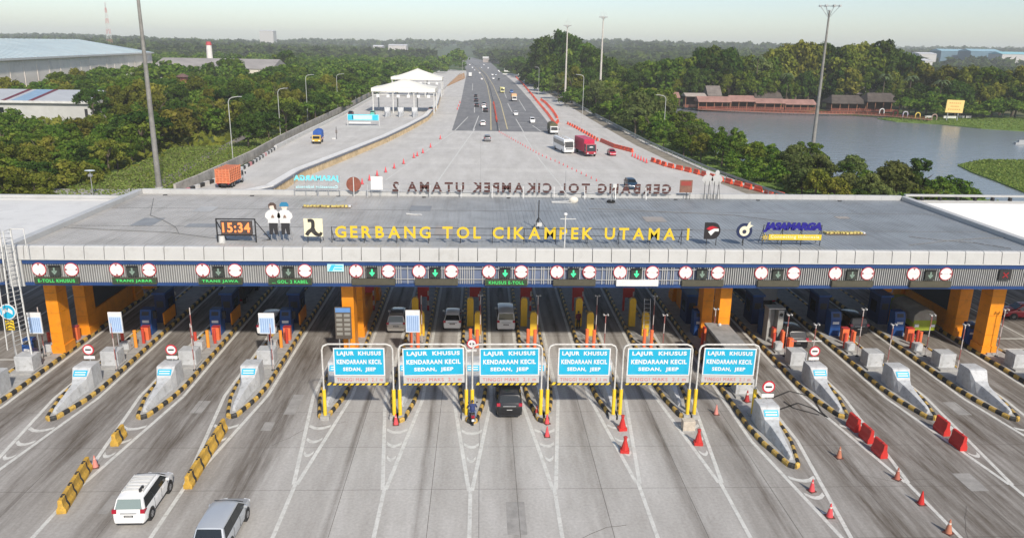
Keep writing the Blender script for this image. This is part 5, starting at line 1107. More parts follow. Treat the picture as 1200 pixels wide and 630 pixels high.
# motorcycle with rider and the people under the gate
def person(label, loc, rz, pose, shirt, trousers, hairM=HAIR):
    t = thing('person', label, 'person', loc, rz)
    if pose == 'stand': J = dict(pel=(0,0,.92), ch=(0,.02,1.28), nk=(0,.02,1.47), hd=(0,.05,1.62), lh=(-.10,0,.88), lk=(-.11,.02,.48), lf=(-.12,-.02,.07), rh=(.10,0,.88), rk=(.12,.04,.48), rf=(.14,.03,.07), ls=(-.19,.02,1.38), le=(-.26,.0,1.10), lw=(-.24,.10,.86), rs=(.19,.02,1.38), re=(.27,.02,1.11), rw=(.22,.18,.92))
    elif pose == 'lean': J = dict(pel=(0,0,.92), ch=(0,.12,1.27), nk=(0,.2,1.44), hd=(0,.25,1.59), lh=(-.10,0,.88), lk=(-.11,.05,.48), lf=(-.13,-.02,.07), rh=(.10,0,.88), rk=(.13,.08,.48), rf=(.14,-.02,.07), ls=(-.19,.13,1.37), le=(-.28,.25,1.15), lw=(-.20,.42,1.15), rs=(.19,.13,1.37), re=(.30,.2,1.12), rw=(.28,.42,1.05))
    else: J = dict(pel=(0,-.05,.80), ch=(0,.06,1.13), nk=(0,.12,1.32), hd=(0,.16,1.48), lh=(-.11,-.02,.80), lk=(-.22,.33,.68), lf=(-.22,.22,.28), rh=(.11,-.02,.80), rk=(.22,.33,.68), rf=(.22,.22,.28), ls=(-.19,.09,1.24), le=(-.30,.25,1.03), lw=(-.30,.47,.98), rs=(.19,.09,1.24), re=(.30,.25,1.03), rw=(.30,.47,.98))
    ch = [('pel','ch',.145,.165), ('ch','nk',.165,.065), ('nk','hd',.06,.065)]
    body = MB()
    def limb(b, a, c, r0, r1, n=10):
        a, c = Vector(J[a]) if isinstance(a, str) else Vector(a), Vector(J[c]) if isinstance(c, str) else Vector(c)
        d = (c-a); u = d.orthogonal().normalized(); v = d.normalized().cross(u); V = []
        for k in range(5):
            f = k/4; r = (r0+(r1-r0)*f)*(1+.10*math.sin(f*math.pi))
            for i in range(n): an = 2*math.pi*i/n; V.append(a+d*f+u*(r*math.cos(an))+v*(r*math.sin(an)))
        F = [(k*n+i, k*n+(i+1) % n, (k+1)*n+(i+1) % n, (k+1)*n+i) for k in range(4) for i in range(n)]+[tuple(range(n-1,-1,-1)), tuple(range(4*n, 5*n))]
        b.raw(V, F); b.ell(a, (r0,)*3, 8, 5); b.ell(c, (r1,)*3, 8, 5)
    # skin: head, neck, forearms, hands as one mesh
    h = Vector(J['hd']); body.ell(h, (.078, .098, .118), 14, 10); body.ell(h+Vector((0, .10, -.01)), (.017, .022, .026), 6, 4)
    for s_ in (-1, 1): body.ell(h+Vector((s_*.08, .0, 0)), (.014, .025, .035), 6, 4)
    limb(body, 'nk', 'hd', .055, .06)
    for s_ in 'lr':
        limb(body, s_+'e', s_+'w', .045, .032); wv = Vector(J[s_+'w']); dv = (wv-Vector(J[s_+'e'])).normalized(); body.ell(wv+dv*.06, (.04, .05, .025), 8, 5)
        for k in range(4): limb(body, wv+dv*.08+Vector(((k-1.5)*.02, 0, 0)), wv+dv*(.16+.012*(1.5-abs(k-1.5)))+Vector(((k-1.5)*.024, .01, -.02)), .010, .008, 5)
        limb(body, wv+dv*.04+Vector((.03 if s_ == 'l' else -.03, 0, 0)), wv+dv*.09+Vector((.06 if s_ == 'l' else -.06, .01, 0)), .012, .009, 5)
    body.build('body', SKIN, t, smooth='all')
    b = MB(); limb(b, 'pel', 'ch', .15, .175, 14); limb(b, 'ch', 'nk', .17, .07, 14)
    for s_ in 'lr': limb(b, s_+'s', s_+'e', .068, .056); b.ell(J[s_+'s'], (.08,)*3, 8, 6)
    limb(b, 'ls', 'rs', .085, .085); b.build('shirt', shirt, t, smooth='all')
    b = MB(); limb(b, 'pel', (Vector(J['pel'])-Vector((0, 0, .1))).to_tuple(), .155, .14, 14)
    for s_ in 'lr': limb(b, s_+'h', s_+'k', .095, .065); limb(b, s_+'k', s_+'f', .062, .048)
    b.build('trousers', trousers, t, smooth='all')
    b = MB()
    for s_ in 'lr': f = Vector(J[s_+'f']); b.ell(f+Vector((0, .06, -.03)), (.05, .13, .045), 10, 6)
    b.build('shoes', BLK, t, smooth='all')
    b = MB(); b.ell(h+Vector((0, -.018, .03)), (.086, .10, .105), 12, 8); b.build('hair' if hairM is HAIR else 'helmet', hairM, t, smooth='all')
    return t
NV = mat('cloth_navy', (.03, .045, .13), .8); GB = mat('cloth_grey_blue', (.14, .19, .30), .8); WS = mat('cloth_white', (.65, .65, .65), .8); MR = mat('cloth_maroon', (.12, .02, .035), .8); BKC = mat('cloth_black', (.02, .02, .022), .8)
p = G(553.5, 500.5)
t = thing('motorcycle', 'small maroon motorcycle at the island tip between second and third signs', 'motorcycle', (p.x, p.y+.95, 0), rad(3))
b = MB(); b.profx([(-.75, .62), (-.45, .52), (.1, .45), (.45, .55), (.5, .95), (.38, .95), (.15, .62), (-.15, .72), (-.7, .8)], -.13, .13); b.build('frame', mat('motorcycle_maroon', (.20, .03, .06), .35), t, bevel=.03)
b = MB(); b.profx([(-.72, .80), (-.15, .72), (.1, .74), (.1, .80), (-.3, .82), (-.7, .88)], -.14, .14); b.build('saddle', BLK, t, bevel=.02)
for y in (-.6, .62):
    b = MB(); b.cyl((-.05, y, .29), (.05, y, .29), .29, .29, 18); o = b.build('wheel', RUB, t); MB().cyl((-.055, y, .29), (.055, y, .29), .17, .17, 12).build('rim', RIM, o)
b = MB(); b.bar((-.08, .62, .29), (-.08, .40, 1.0), .04, .04); b.bar((.08, .62, .29), (.08, .40, 1.0), .04, .04); b.bar((-.34, .42, 1.02), (.34, .42, 1.02), .035, .035); b.build('handlebar', GALV, t)
b = MB(); b.bb(-.1, .1, -.86, -.78, .66, .78); b.build('tail_lamp', TAIL, t); b = MB(); b.bb(-.09, .09, -.9, -.87, .42, .58); b.build('number_plate', SIGNT, t); b = MB(); b.ell((0, .56, .9), (.1, .08, .1)); b.build('head_lamp', HEAD, t)
b = MB(); b.cyl((.17, -.7, .35), (.15, 0, .32), .05, .04, 8); b.build('exhaust', GALV, t)
for s_ in (-1, 1): b = MB(); b.bar((s_*.2, .4, 1.02), (s_*.3, .38, 1.25), .02, .02); b.bb(s_*.32-.06, s_*.32+.06, .36, .39, 1.2, 1.3); b.build('mirror', DARK, t)
person('rider in navy jacket and dark helmet sitting on the maroon motorcycle', (p.x, p.y+.82, 0), rad(3), 'ride', NV, GB, mat('helmet_dark', (.03, .03, .04), .25))
person('worker in a red shirt leaning beside a yellow guard post above the fourth sign', (ISL[7][0]+.45, 66.0, .2), rad(60), 'lean', mat('cloth_red', (.5, .04, .03), .8), BKC)
person('worker in maroon standing between yellow guard posts left of the metal step ladder', (ISL[8][0]-.5, 66.3, .2), rad(20), 'stand', MR, BKC)
p = G(899, 396); person('man in a white shirt by a blue kiosk left of the black car', (p.x, p.y, .2), rad(-40), 'stand', WS, BKC)
person('person in white shirt beside the navy booth on the second island from left', (ISL[1][0]-.6, 72.5, .2), rad(30), 'stand', WS, NV)
t = thing('step_ladder', 'thin metal ladder leaning beside a camera pole under the gate', 'ladder', (ISL[9][0]+.25, 63.4, .2))
for s_ in (-.27, .27): b = MB(); b.bar((s_, 0, 0), (s_, .7, 3.7), .04, .04); b.build('rail', GALV, t)
b = MB()
for k in range(10): b.bar((-.27, .07+k*.07, .35+k*.36), (.27, .07+k*.07, .35+k*.36), .03, .03)
b.build('rung', GALV, t)
t = thing('grey_cabinet', 'tall open grey equipment cabinet on the third lane island from the right', 'cabinet', (ISL[11][0]+.2, 63.8, .2))
b = MB(); b.bb(-.7, .7, -.5, .5, 0, .2); b.bb(-.7, -.5, -.5, .5, .2, 3.0); b.bb(.2, .7, -.5, .5, .2, 2.9); b.bb(-.5, .2, .3, .5, .2, 2.8); b.build('case', mat('cabinet_grey', (.33, .33, .31), .6, var=.2, scale=2), t, bevel=.03); b = MB(); b.bb(-.75, .75, -.55, .55, 3.0, 3.12); b.build('top', GALV, t); b = MB(); b.disc((.45, -.5, 2.5), .16, 12, .04); b.build('lens', BLK, t)
boom(ISL[11][0]+.9, 61.3, 2.6, 'boom arm beside the orange cabinet on the fourth island from the right')

# ------------------------------------------------------------------ cones and barriers on the plaza
def cone(label, p, h=.75, M=CONEO, band=True, group='traffic cones on the plaza'):
    t = thing('traffic_cone', label, 'cone', p, random.uniform(0, 1), group)
    b = MB(); b.cyl((0, 0, .04), (0, 0, h), .17*h/.75, .03, 12, 0); b.build('body', M, t, smooth=True)
    if band: b = MB(); b.cyl((0, 0, h*.55), (0, 0, h*.78), .092*h/.75, .062*h/.75, 12); b.build('band', mat('cone_band', (.62, .52, .46), .5), t)
    b = MB(); b.bb(-.2*h/.75, .2*h/.75, -.2*h/.75, .2*h/.75, 0, .05); b.build('foot', mat('cone_foot', (.12, .05, .04), .7), t); return t
cone('faded pink cone beside the upper end of the left striped barrier', G(112, 547), .8, mat('cone_pink', (.62, .24, .20), .6))
cone('orange cone alone in the lane right of the last blue sign crash nose', G(983, 536), .8, mat('cone_dull', (.45, .17, .10), .6))
cone('dark orange cone below the row of three red water barriers', G(1051, 561), .8, mat('cone_dark', (.40, .12, .08), .6))
cone('plain red cone without a band on the lane line at lower right', G(1079, 590), .85, PLR, False)
cone('orange cone with pale tip nearest the lower right corner', G(1111, 624), .85, mat('cone_dull', (.45, .17, .10), .6))
RW = mat('cone_red_pink', (.66, .08, .09), .5)
cone('red and white cone just below the crash nose right of the signs', G(951, 575), .8, RW); cone('red and white cone further down the chevrons right of the signs', G(972, 605), .85, RW)
cone('red cone with white collar at the tip under the third and fourth signs', G(641, 496), .75, RW); cone('red drum shaped cone lower on the chevrons under the third and fourth signs', G(641, 511), .75, RW)
cone('dark red cone by the left yellow post between third and fourth signs', G(629, 487), .8, DRED)
cone('orange cone by the yellow posts between first and second signs', G(464, 497), .8, RW); cone('faded cone in the lane under the sixth sign', G(839, 485), .75, mat('cone_pink', (.62, .24, .20), .6))
cone('dark red cone beside a pale block under the sixth sign', G(875, 470, .2), .9, DRED)
for px, py, lab in ((729, 503, 'upper red wrapped post base below the fourth and fifth signs'), (732, 529, 'lower red wrapped post base below the fourth and fifth signs'), (818, 520, 'red wrapped post base below the fifth and sixth signs')):
    t = thing('water_barrier', lab, 'barrier', G(px, py), random.uniform(-.2, .2), 'red cone shaped barriers under the signs')
    b = MB(); b.prism([(-.35, -.32), (.35, -.32), (.35, .32), (-.35, .32)], 0, .25); b.cyl((0, 0, .25), (0, 0, 1.05), .33, .12, 8); b.cyl((0, 0, 1.05), (0, 0, 1.3), .12, .16, 8); b.build('body', PLR, t, bevel=.03)
    b = MB(); b.cyl((0, 0, 1.3), (0, 0, 1.34), .17, .14, 8); b.build('cap', DRED, t); t.scale = (.82, .82, .82)
t = thing('post_footing', 'cream concrete footing under the posts of the fifth and sixth signs', 'footing', G(806, 503)); b = MB(); b.bb(-.42, .42, -.3, .3, 0, .75); b.build('block', mat('footing_cream', (.50, .44, .36), .8, var=.2, scale=3), t, bevel=.03); MB().bb(-.46, .46, -.34, .34, 0, .06).build('plinth', CONC, t)
def jersey(label, p, rz, M, L=1.25, H=.95, group=None, th=.42, striped=False, name='water_barrier'):
    t = thing(name, label, 'barrier', p, rz, group); b = MB()
    prof = [(-th/2, 0), (th/2, 0), (th/2, H*.28), (th*.28, H*.55), (th*.22, H*.97), (th*.12, H), (-th*.12, H), (-th*.22, H*.97), (-th*.28, H*.55), (-th/2, H*.28)]
    if striped:
        for k in range(5):
            y0, y1 = -L/2+k*L/5, -L/2+(k+1)*L/5
            b.profy(prof, y0, y1-.0005, 1 if k in (2,) else 0)
    else: b.profy(prof, -L/2, L/2)
    b.build('body', [M, BLK] if striped else M, t, bevel=.02)
    b = MB(); b.bb(-.05, .05, L/2-.01, L/2+.08, H*.3, H*.8); b.build('joint_lug', M, t)
    b = MB(); b.bb(-th*.15, th*.15, -L*.2, L*.2, H*.30-.0, H*.42) if False else b.cyl((0, -L*.2, H), (0, -L*.2, H+.05), .07, .06, 8); b.build('filler_cap', BLK if striped else DRED, t)
    return t
KB = mat('barrier_concrete_yellow', (.55, .33, .05), .7, var=.25, scale=2, dirt=(.15, .12, .09), dirt_amt=.6)
for j, (px, py, lab) in enumerate(((1000, 497, 'uppermost'), (1015, 510, 'middle'), (1030, 527, 'lowermost'))):
    jersey(lab+' red water barrier of the row of three at the right', G(px, py+5), rad(4), PLR, 1.15, 1.0, 'red water barriers at the right', .5)
jersey('upper red water barrier of the pair at the far right', G(1103, 506), rad(3), PLR, 1.2, 1.05, 'red water barriers at the right', .5); jersey('lower red water barrier of the pair at the far right', G(1122, 523), rad(3), PLR, 1.2, 1.05, 'red water barriers at the right', .5)
def ystrip(a, c, n, lab, grp):
    a, c = G(*a), G(*c); d = c-a; rz = -math.atan2(d.x, d.y); L = d.length/n
    for k in range(n): jersey('yellow and black concrete barrier, '+lab[k], a+d*((k+.5)/n), rz, KB, L*.985, .85, grp, .5, True, 'concrete_barrier')
ystrip((72, 602), (104, 549), 4, ['lowest of the left row', 'second from below in the left row', 'third from below in the left row', 'top of the left row beside a pink cone'], 'striped barriers at the lower left')
ystrip((134, 523), (145, 510), 1, ['standing alone under the second island tip'], 'striped barriers at the lower left')
ystrip((220, 573), (263, 503), 5, ['lowest beside the white car', 'second from below beside the white car lane', 'middle of the right row', 'second from the top of the right row', 'topmost under the fourth island tip'], 'striped barriers at the lower left')

# ------------------------------------------------------------------ highway edge: barriers, rails, lamp posts
def along(px, step, z=0.0, jit=0):
    P = pw(px, z); out = []; acc = 0
    for p, q in zip(P[:-1], P[1:]):
        L = (q-p).length; d = (q-p).normalized(); s_ = acc
        while s_ < L: out.append((p+d*s_, -math.atan2(d.x, d.y))); s_ += step
        acc = s_-L
    return out
base = jersey('red orange water barrier in the row along the right guard rail', (0, 0, -50), 0, PLO, 1.75, .9, 'water barriers along the right edge of the highway', .6)
cnt = 0
def row(px, step, lab, sc_=1.0):
    global cnt
    for p, rz in along(px, step):
        c = dup(base, p, rz+random.uniform(-.06, .06), lab, None, sc_); cnt += 1
row([(914, 231), (880, 222), (845, 212.5), (815, 203.5), (781, 195.5), (760, 188)], 3.0, 'red orange water barrier in the row between roof edge and dark red car', 1.1)
row([(739, 178), (720, 173), (705, 166.5)], 1.9, 'red orange water barrier in the dense cluster right of the red lorry', 1.1)
row([(700, 165), (690, 159), (676, 151), (663, 144.5)], 4.0, 'red orange water barrier in the row behind the red lorry')
row([(651, 147), (641, 133), (630, 120), (622, 110), (612, 98), (604, 90)], 4.2, 'red orange water barrier in the row on the lane side of the right verge', 1.1)
row([(634, 117.5), (640, 122), (648, 131), (653, 139)], 4.2, 'red orange water barrier in the broken row on the right verge', 1.15)
row([(582.5, 143), (580.5, 132), (578.5, 121)], 3.2, 'red orange water barrier on the median behind the gate')
row([(650, 148), (654, 143)], 1.6, 'red orange water barrier in the knot behind the olive lorry', 1.2)
for o in list(base.children): bpy.data.objects.remove(o)
bpy.data.objects.remove(base)
cb = cone('red cone', (0, 0, -50), .95, RW, False, 'small red cones behind the gate')
for px, py in ((424.5, 216), (433, 211.5), (442, 206), (452, 202), (462, 197.5), (473, 192), (485, 185), (489, 183), (495.6, 179.5), (504.5, 173), (536, 128.5), (537.5, 125), (539, 121), (516, 163)):
    dup(cb, G(px, py), random.uniform(0, 3), 'red cone in the slanting row left of the white lane line behind the gate', None, 1.25)
for p, rz in along([(585, 155), (633, 182), (652, 190), (703, 214)], 3.0): dup(cb, p, rz, 'small red marker in the slanting dotted row across the pale concrete behind the gate', 'small red markers behind the gate', .6)
for x_ in range(6): p = G(741+x_*3.3, 183.5+x_*1.5); dup(cb, p, 0, 'red cone in the short row right of the dark red car', None, 1.2)
for o in list(cb.children): bpy.data.objects.remove(o)
bpy.data.objects.remove(cb)
def guard(name, label, pts, h, step, Mr, Mp, th=.32, cat='guard rail'):
    t = thing(name, label, cat, (0, 0, 0)); b = MB()
    for p, q in zip(pts[:-1], pts[1:]):
        a, c = Vector((p[0], p[1], p[2]+h)), Vector((q[0], q[1], q[2]+h)); b.bar(a, c, .09, th); b.bar(a+Vector((0, 0, -h*.5)), c+Vector((0, 0, -h*.5)), .06, .1)
    b.build('rail', Mr, t); b = MB(); k = 0
    for p, q in zip(pts[:-1], pts[1:]):
        p, q = Vector(p), Vector(q); n = max(1, int((q-p).length/step))
        for i in range(n): c = p.lerp(q, i/n); b.bb(c.x-.07, c.x+.07, c.y-.07, c.y+.07, c.z, c.z+h)
    b.build('post', Mp, t); return t
guard('guard_rail', 'long grey green steel guard rail on the right edge of the highway', [tuple(p) for p in RAIL[1:]], .95, 4, mat('rail_grey_green', (.30, .36, .33), .5, var=.15, scale=.5), GALV, .42)
guard('guard_rail', 'low galvanised guard rail on the median of the highway', [tuple(p) for p in pw([(585, 154), (582.5, 140), (580, 124), (575, 104), (570, 89.5), (561, 80), (551, 74), (544, 69.5)])], .8, 6, mat('median_rail', (.24, .22, .20), .6), GALV, .3)
# ramp parapet
t = thing('ramp_parapet', 'white topped ramp parapet with rusty slats, curving up to the white canopies', 'parapet', (0, 0, 0))
bt, bs, bd = MB(), MB(), MB()
for p, q in zip(WALL[:-1], WALL[1:]):
    p, q = Vector((p.x, p.y, 0)), Vector((q.x, q.y, 0)); bt.bar(p+Vector((-.5, 0, 1.42)), q+Vector((-.5, 0, 1.42)), 1.5, .84); bd.bar(p+Vector((.38, 0, 1.52)), q+Vector((.38, 0, 1.52)), .26, .34); n = max(1, int((q-p).length/.95))
    for i in range(n): c = p.lerp(q, i/n); bs.bb(c.x+.15, c.x+.5, c.y-.10, c.y+.10, 0, 1.34)
bt.build('top_wall', mat('parapet_white', (.70, .69, .66), .6, var=.08, dirt=(.4, .37, .33), dirt_amt=.5), t); bd.build('handrail', mat('parapet_dark_rail', (.14, .15, .18), .5), t); bs.build('slat', mat('slat_rust_yellow', (.42, .33, .21), .7, var=.35, scale=.6), t)
t = thing('ramp_barrier', 'black and white concrete barrier along the outer edge of the ramp', 'barrier', (0, 0, 0))
b = MB(); k = 0
for p, q in zip(RL[:6], RL[1:6]):
    n = max(1, int((q-p).length/1.5))
    for i in range(n): b.bar(p.lerp(q, i/n), p.lerp(q, (i+.995)/n), .4, 1.3, k % 2 if k % 9 else 2); k += 1
b.build('barrier_run', [mat('barrier_white', (.66, .65, .62), .6, dirt=DIRT, dirt_amt=.4), BLK, mat('barrier_pink', (.60, .25, .25), .6)], t)
b = MB()
for p, q in zip(RL[5:], RL[6:]): b.bar(p+Vector((0, 0, .3)), q+Vector((0, 0, .3)), .6, 1.2)
b.build('plain_run', mat('barrier_plain', (.56, .55, .52), .7, dirt=DIRT, dirt_amt=.4), t)
t = thing('retaining_wall', 'stained low concrete wall behind the black and white ramp barrier', 'wall', (0, 0, 0))
b = MB(); Wp = [G(x, y, .8) for x, y in [(205, 222), (232, 211), (262, 197), (296, 181), (328, 163), (362, 146), (400, 128), (440, 107)]]
for p, q in zip(Wp[:-1], Wp[1:]): b.bar(p+Vector((0, 0, -.05)), q+Vector((0, 0, -.05)), .4, 2.0)
b.build('wall', mat('stained_concrete', (.42, .39, .35), .9, var=.3, scale=.4, dirt=(.10, .085, .07), dirt_amt=.7), t)
def mast(label, base, top, r0, head, name='high_mast', M=POLE):
    t = thing(name, label, 'light mast', base); h = top-base.z; b = MB(); n = 5
    for i in range(n): b.cyl((0, 0, h*i/n), (0, 0, h*(i+1)/n), r0*(1-.6*i/n), r0*(1-.6*(i+1)/n), 10)
    b.build('mast', M, t, smooth=True)
    b = MB()
    if head == 'big':
        b.cyl((0, 0, h), (0, 0, h+.25), .35, .35, 10); R_ = 2.4
        for k in range(8):
            a = k*math.pi/4; e = Vector((R_*math.cos(a), R_*math.sin(a), h+1.2)); b.bar((0, 0, h-1.6), e, .07, .07); b.bar((0, 0, h+1.1), e, .06, .06); b.box(e, (.5, .5, .35))
            a2 = (k+1)*math.pi/4; b.bar(e, Vector((R_*math.cos(a2), R_*math.sin(a2), h+1.2)), .06, .06)
    else:
        for k in range(6):
            a = k*math.pi/3; e = Vector((1.5*math.cos(a), 1.5*math.sin(a), h-.3)); b.bar((0, 0, h-1.2), e, .09, .09); b.box(e, (.55, .55, .4)); b.bar(e, e+Vector((-.4*math.cos(a), -.4*math.sin(a), 2.0)), .05, .05)
        b.bar((0, 0, h), (0, 0, h+2.6), .06, .06); b.bar((-1.5, 0, h-.3), (1.5, 0, h-.3), .08, .08)
    b.build('lamp_head', GALV, t); b = MB(); b.cyl((0, 0, 0), (0, 0, .5), r0*1.5, r0*1.2, 10); b.build('base', CONC, t); return t
mast('tall weathered light mast at the left, cut by the top of the photo', G(186.7, 222, -.2), 38, .52, 'big')
mast('tall light mast with a lattice lamp crown on the right in front of the lake', G(950.5, 188, -1.2), 34.6, .52, 'big')
mast('tall pale light mast left of the pair behind the highway trees', G(661.8, 125, -.5), 35.0, .55, 'small', M=mat('mast_pale', (.50, .47, .43), .6)); mast('tall pale light mast right of the pair, before the lake trees', G(702, 130, -.5), 38.0, .6, 'small', M=mat('mast_pale', (.50, .47, .43), .6))
def lamp(label, base, h, arm, dbl=False, sgn=1):
    t = thing('street_lamp', label, 'street lamp', base, 0, 'slim street lamps along the highway'); b = MB(); b.tube([(0, 0, 0), (0, 0, h-1.0), (sgn*arm*.12, 0, h-.4), (sgn*arm*.4, 0, h-.05), (sgn*arm, 0, h+.15)], .09, 6); 
    if dbl: b.tube([(0, 0, h-1.0), (-sgn*arm*.4, 0, h-.1), (-sgn*arm, 0, h+.1)], .08, 6)
    b.build('pole', mat('lamp_pole', (.42, .43, .41), .5), t)
    b = MB(); b.box((sgn*(arm+.3), 0, h+.15), (.9, .28, .14)); b.build('lamp_head', GALV, t); return t
LAMPS = [((273.5, 192), 114, 2.2, False, 1, 'curved street lamp beside the orange crate lorry'), ((329, 163), 104, 2.0, False, 1, 'street lamp left of the blue tarpaulin lorry'), ((361, 145), 88, 2, False, 1, 'street lamp rising from the dark trees left of the ramp'), ((396, 128), 87, 2.4, False, 1, 'curved street lamp left of the cyan banner'), ((417, 120), 106, 1.6, False, 1, 'short street lamp beside the ramp wall left of the white canopies'),
         ((631, 112), 79, 1.6, False, -1, 'street lamp on the right verge near the far footbridge'), ((682, 146), 88, 2, False, -1, 'thin street lamp between the two pale masts'), ((777, 165), 112, 2.2, False, -1, 'thin pole among the bushes in front of the lake hut'), ((542, 92), 71, 3, False, 1, 'far street lamp at the left edge of the highway')]
for (bx, by), ty, arm, dbl, sg, lab in LAMPS: p = G(bx, by, -.3); q = AY(bx, ty, p.y); lamp(lab, p, q.z-p.z, arm, dbl, sg)
t = thing('garden_lamp', 'short grey lamp post among the trees behind the left roof edge', 'street lamp', G(110, 236, -1)); b = MB(); b.cyl((0, 0, 0), (0, 0, 5.2), .08, .06, 8); b.build('pole', GALV, t); b = MB(); b.ell((0, 0, 5.2), (.9, .5, .14)); b.build('lamp_head', mat('lamp_pale_blue', (.5, .56, .6), .5), t); MB().bb(-.3, .3, -.2, .2, 4.2, 4.6).build('box', GALV, t)

# ------------------------------------------------------------------ second toll gate on the ramp: white tent canopies
TENT = mat('tent_white', (.80, .77, .68), .5, var=.04, scale=.1)
def tent(label, Y, xl, xr, ze, zp, dep, zb=1.0):
    xm = (xl+xr)/2; t = thing('tent_canopy', label, 'canopy', (xm, Y, zb)); W_ = (xr-xl)/2; e = ze-zb; pk = zp-zb
    b = MB(); n = 12; m = 8; V = []
    for j in range(m+1):
        for i in range(n+1):
            u, v = i/n*2-1, j/m*2-1; r = max(abs(u), abs(v)); V.append((u*W_, dep/2+v*dep/2, e+1.0+(pk-e-1.0)*(1-r)**1.25))
    b.raw(V, [(j*(n+1)+i, j*(n+1)+i+1, (j+1)*(n+1)+i+1, (j+1)*(n+1)+i) for j in range(m) for i in range(n)]); b.build('roof', TENT, t, smooth='all')
    b = MB(); b.bb(-W_, W_, -.12, 0, e-.25, e+1.02); b.bb(-W_, W_, dep, dep+.12, e-.25, e+1.02); b.bb(-W_-.12, -W_, 0, dep, e-.25, e+1.02); b.bb(W_, W_+.12, 0, dep, e-.25, e+1.02); b.build('valance', TENT, t)
    for x in (-W_+.4, -W_*.33, W_*.33, W_-.4):
        for y in (.4, dep-.4): b = MB(); b.cyl((x, y, 0), (x, y, e), .28, .22, 8); b.build('post', WHITE, t)
    b = MB(); b.bb(-W_+.5, W_-.5, .3, .5, e-1.5, e-1.3); b.build('tie_beam', WHITE, t)
    for k in range(6): x = -W_*.8+k*W_*.32; MB().bb(x-.55, x+.55, .1, .3, e-2.3, e-1.2).build('lane_sign', SIGNT, t)
tent('nearer of the two white tent canopies over the ramp toll lanes', 291, -40.2, -17.0, 8.9, 13.2, 17); tent('farther of the two white tent canopies over the ramp toll lanes', 385, -43.5, -19.0, 9.4, 14.4, 17)
for j, (px, lab) in enumerate(((452, 'left'), (468, 'middle'), (484.5, 'right'))):
    nose_block(lab+' pale wedge of three standing before the front white canopy', G(px, 138, 1.0), False, None); o = [x for x in bpy.data.objects if x.name.startswith('crash_nose')]; o = max(o, key=lambda q: q.location.y); 
    for q in bpy.data.objects:
        if q.get('label', '').startswith(lab+' pale wedge'): q.scale = (1.5, 1.2, 1.9)
p, q = G(408, 147, 1.0), G(446, 146, 1.0); L = q.x-p.x
t = thing('banner_gantry', 'cyan banner on posts across the ramp before the white canopies', 'banner', ((p.x+q.x)/2, p.y, 1.0))
b = MB(); b.bb(-L/2, L/2, -.1, .1, 1.6, 3.4, 0); b.bb(-L/2+.15*L, L/2-.22*L, -.13, -.1, 1.9, 3.1, 2); b.bb(-L/2, -L/2+.18*L, -.13, -.1, 1.7, 3.2, 1); b.bb(L/2-.2*L, L/2-.03*L, -.13, -.1, 1.7, 3.2, 1); b.build('banner', [mat('banner_cyan', (.20, .62, .72), .5), mat('banner_blue', (.03, .48, .66), .5), mat('banner_pale', (.50, .74, .80), .5)], t)
MB().bb(-L/2+.3, L/2-2.5, -.08, .08, .65, 1.1).build('lower_bar', SIGNT, t)
for s_ in (-1, 1): MB().cyl((s_*(L/2+.1), 0, 0), (s_*(L/2+.1), 0, 3.6), .12, .1, 8).build('post', WHITE, t)
p = G(394.5, 163, 1.0); t = thing('ramp_sign_post', 'thin dark sign post on the ramp right of the blue tarpaulin lorry', 'sign post', p); MB().cyl((0, 0, 0), (0, 0, 3.2), .07, .07, 8).build('pole', DARK, t); MB().bb(-.3, .3, -.04, .04, 1.5, 2.4).build('plate', mat('plate_grey', (.25, .23, .22), .6), t); MB().bb(-1.2, -.2, -.3, .3, 0, .35).build('kerb_block', WHITE, t)
# far footbridge, roadside sign, far toll roofs
p, q = AY(589, 87, 760), AY(625, 87.5, 760)
t = thing('footbridge', 'pale far footbridge reaching from the right verge over the highway edge', 'footbridge', (0, 0, 0)); b = MB(); b.bar(p, q, 2.2, 1.4); b.build('deck', WHITE, t); b = MB(); b.bar(q, AY(640, 86, 760), 1.6, .5); b.build('walkway', GALV, t)
for x in (p.x+1, q.x-1, AY(640, 86, 760).x): MB().cyl((x, 760, -1), (x, 760, p.z), .5, .4, 8).build('pier', CONC, t)
p = AY(594.5, 84, 900); t = thing('road_board', 'white roadside board above the far footbridge', 'road board', (p.x, 900, -1.4)); MB().bb(-3.6, 3.6, -.15, .15, p.z-1.2+1.4, p.z+3.2+1.4).build('board', SIGNT, t); MB().cyl((0, .2, 0), (0, .2, p.z), .3, .25, 8).build('post', GALV, t)
def house(label, x0, x1, Y, dep, zb, ze, zr, Mw, Mr, name='house', cat='building', over=.6, flat=False, grp=None, windows=0, hip=0.0):
    t = thing(name, label, cat, ((x0+x1)/2, Y, zb), 0, grp); w2 = (x1-x0)/2; e = ze-zb; r = zr-zb
    MB().bb(-w2, w2, 0, dep, 0, e).build('wall', Mw, t)
    b = MB(); o = over
    if flat: b.bb(-w2-o, w2+o, -o, dep+o, e, max(r, e+.4))
    else:
        hp = hip*w2
        A = [(-w2-o, -o, e), (w2+o, -o, e), (w2+o, dep+o, e), (-w2-o, dep+o, e)]; R_ = [(-w2-o+hp, dep/2, r), (w2+o-hp, dep/2, r)]
        b.raw(A+R_, [(0, 1, 5, 4), (2, 3, 4, 5), (1, 2, 5), (3, 0, 4)]); b.raw([(x, y, z-.18) for x, y, z in A], [(3, 2, 1, 0)]); 
        for i in range(4): a_, c_ = A[i], A[(i+1) % 4]; b.face([(a_[0], a_[1], a_[2]-.18), (c_[0], c_[1], c_[2]-.18), c_, a_])
    b.build('roof', Mr, t)
    for k in range(windows):
        x = -w2+(k+.5)*2*w2/windows; MB().bb(x-w2/windows*.5, x+w2/windows*.5, -.06, .03, e*.35, e*.75).build('window', GLASS, t)
    return t
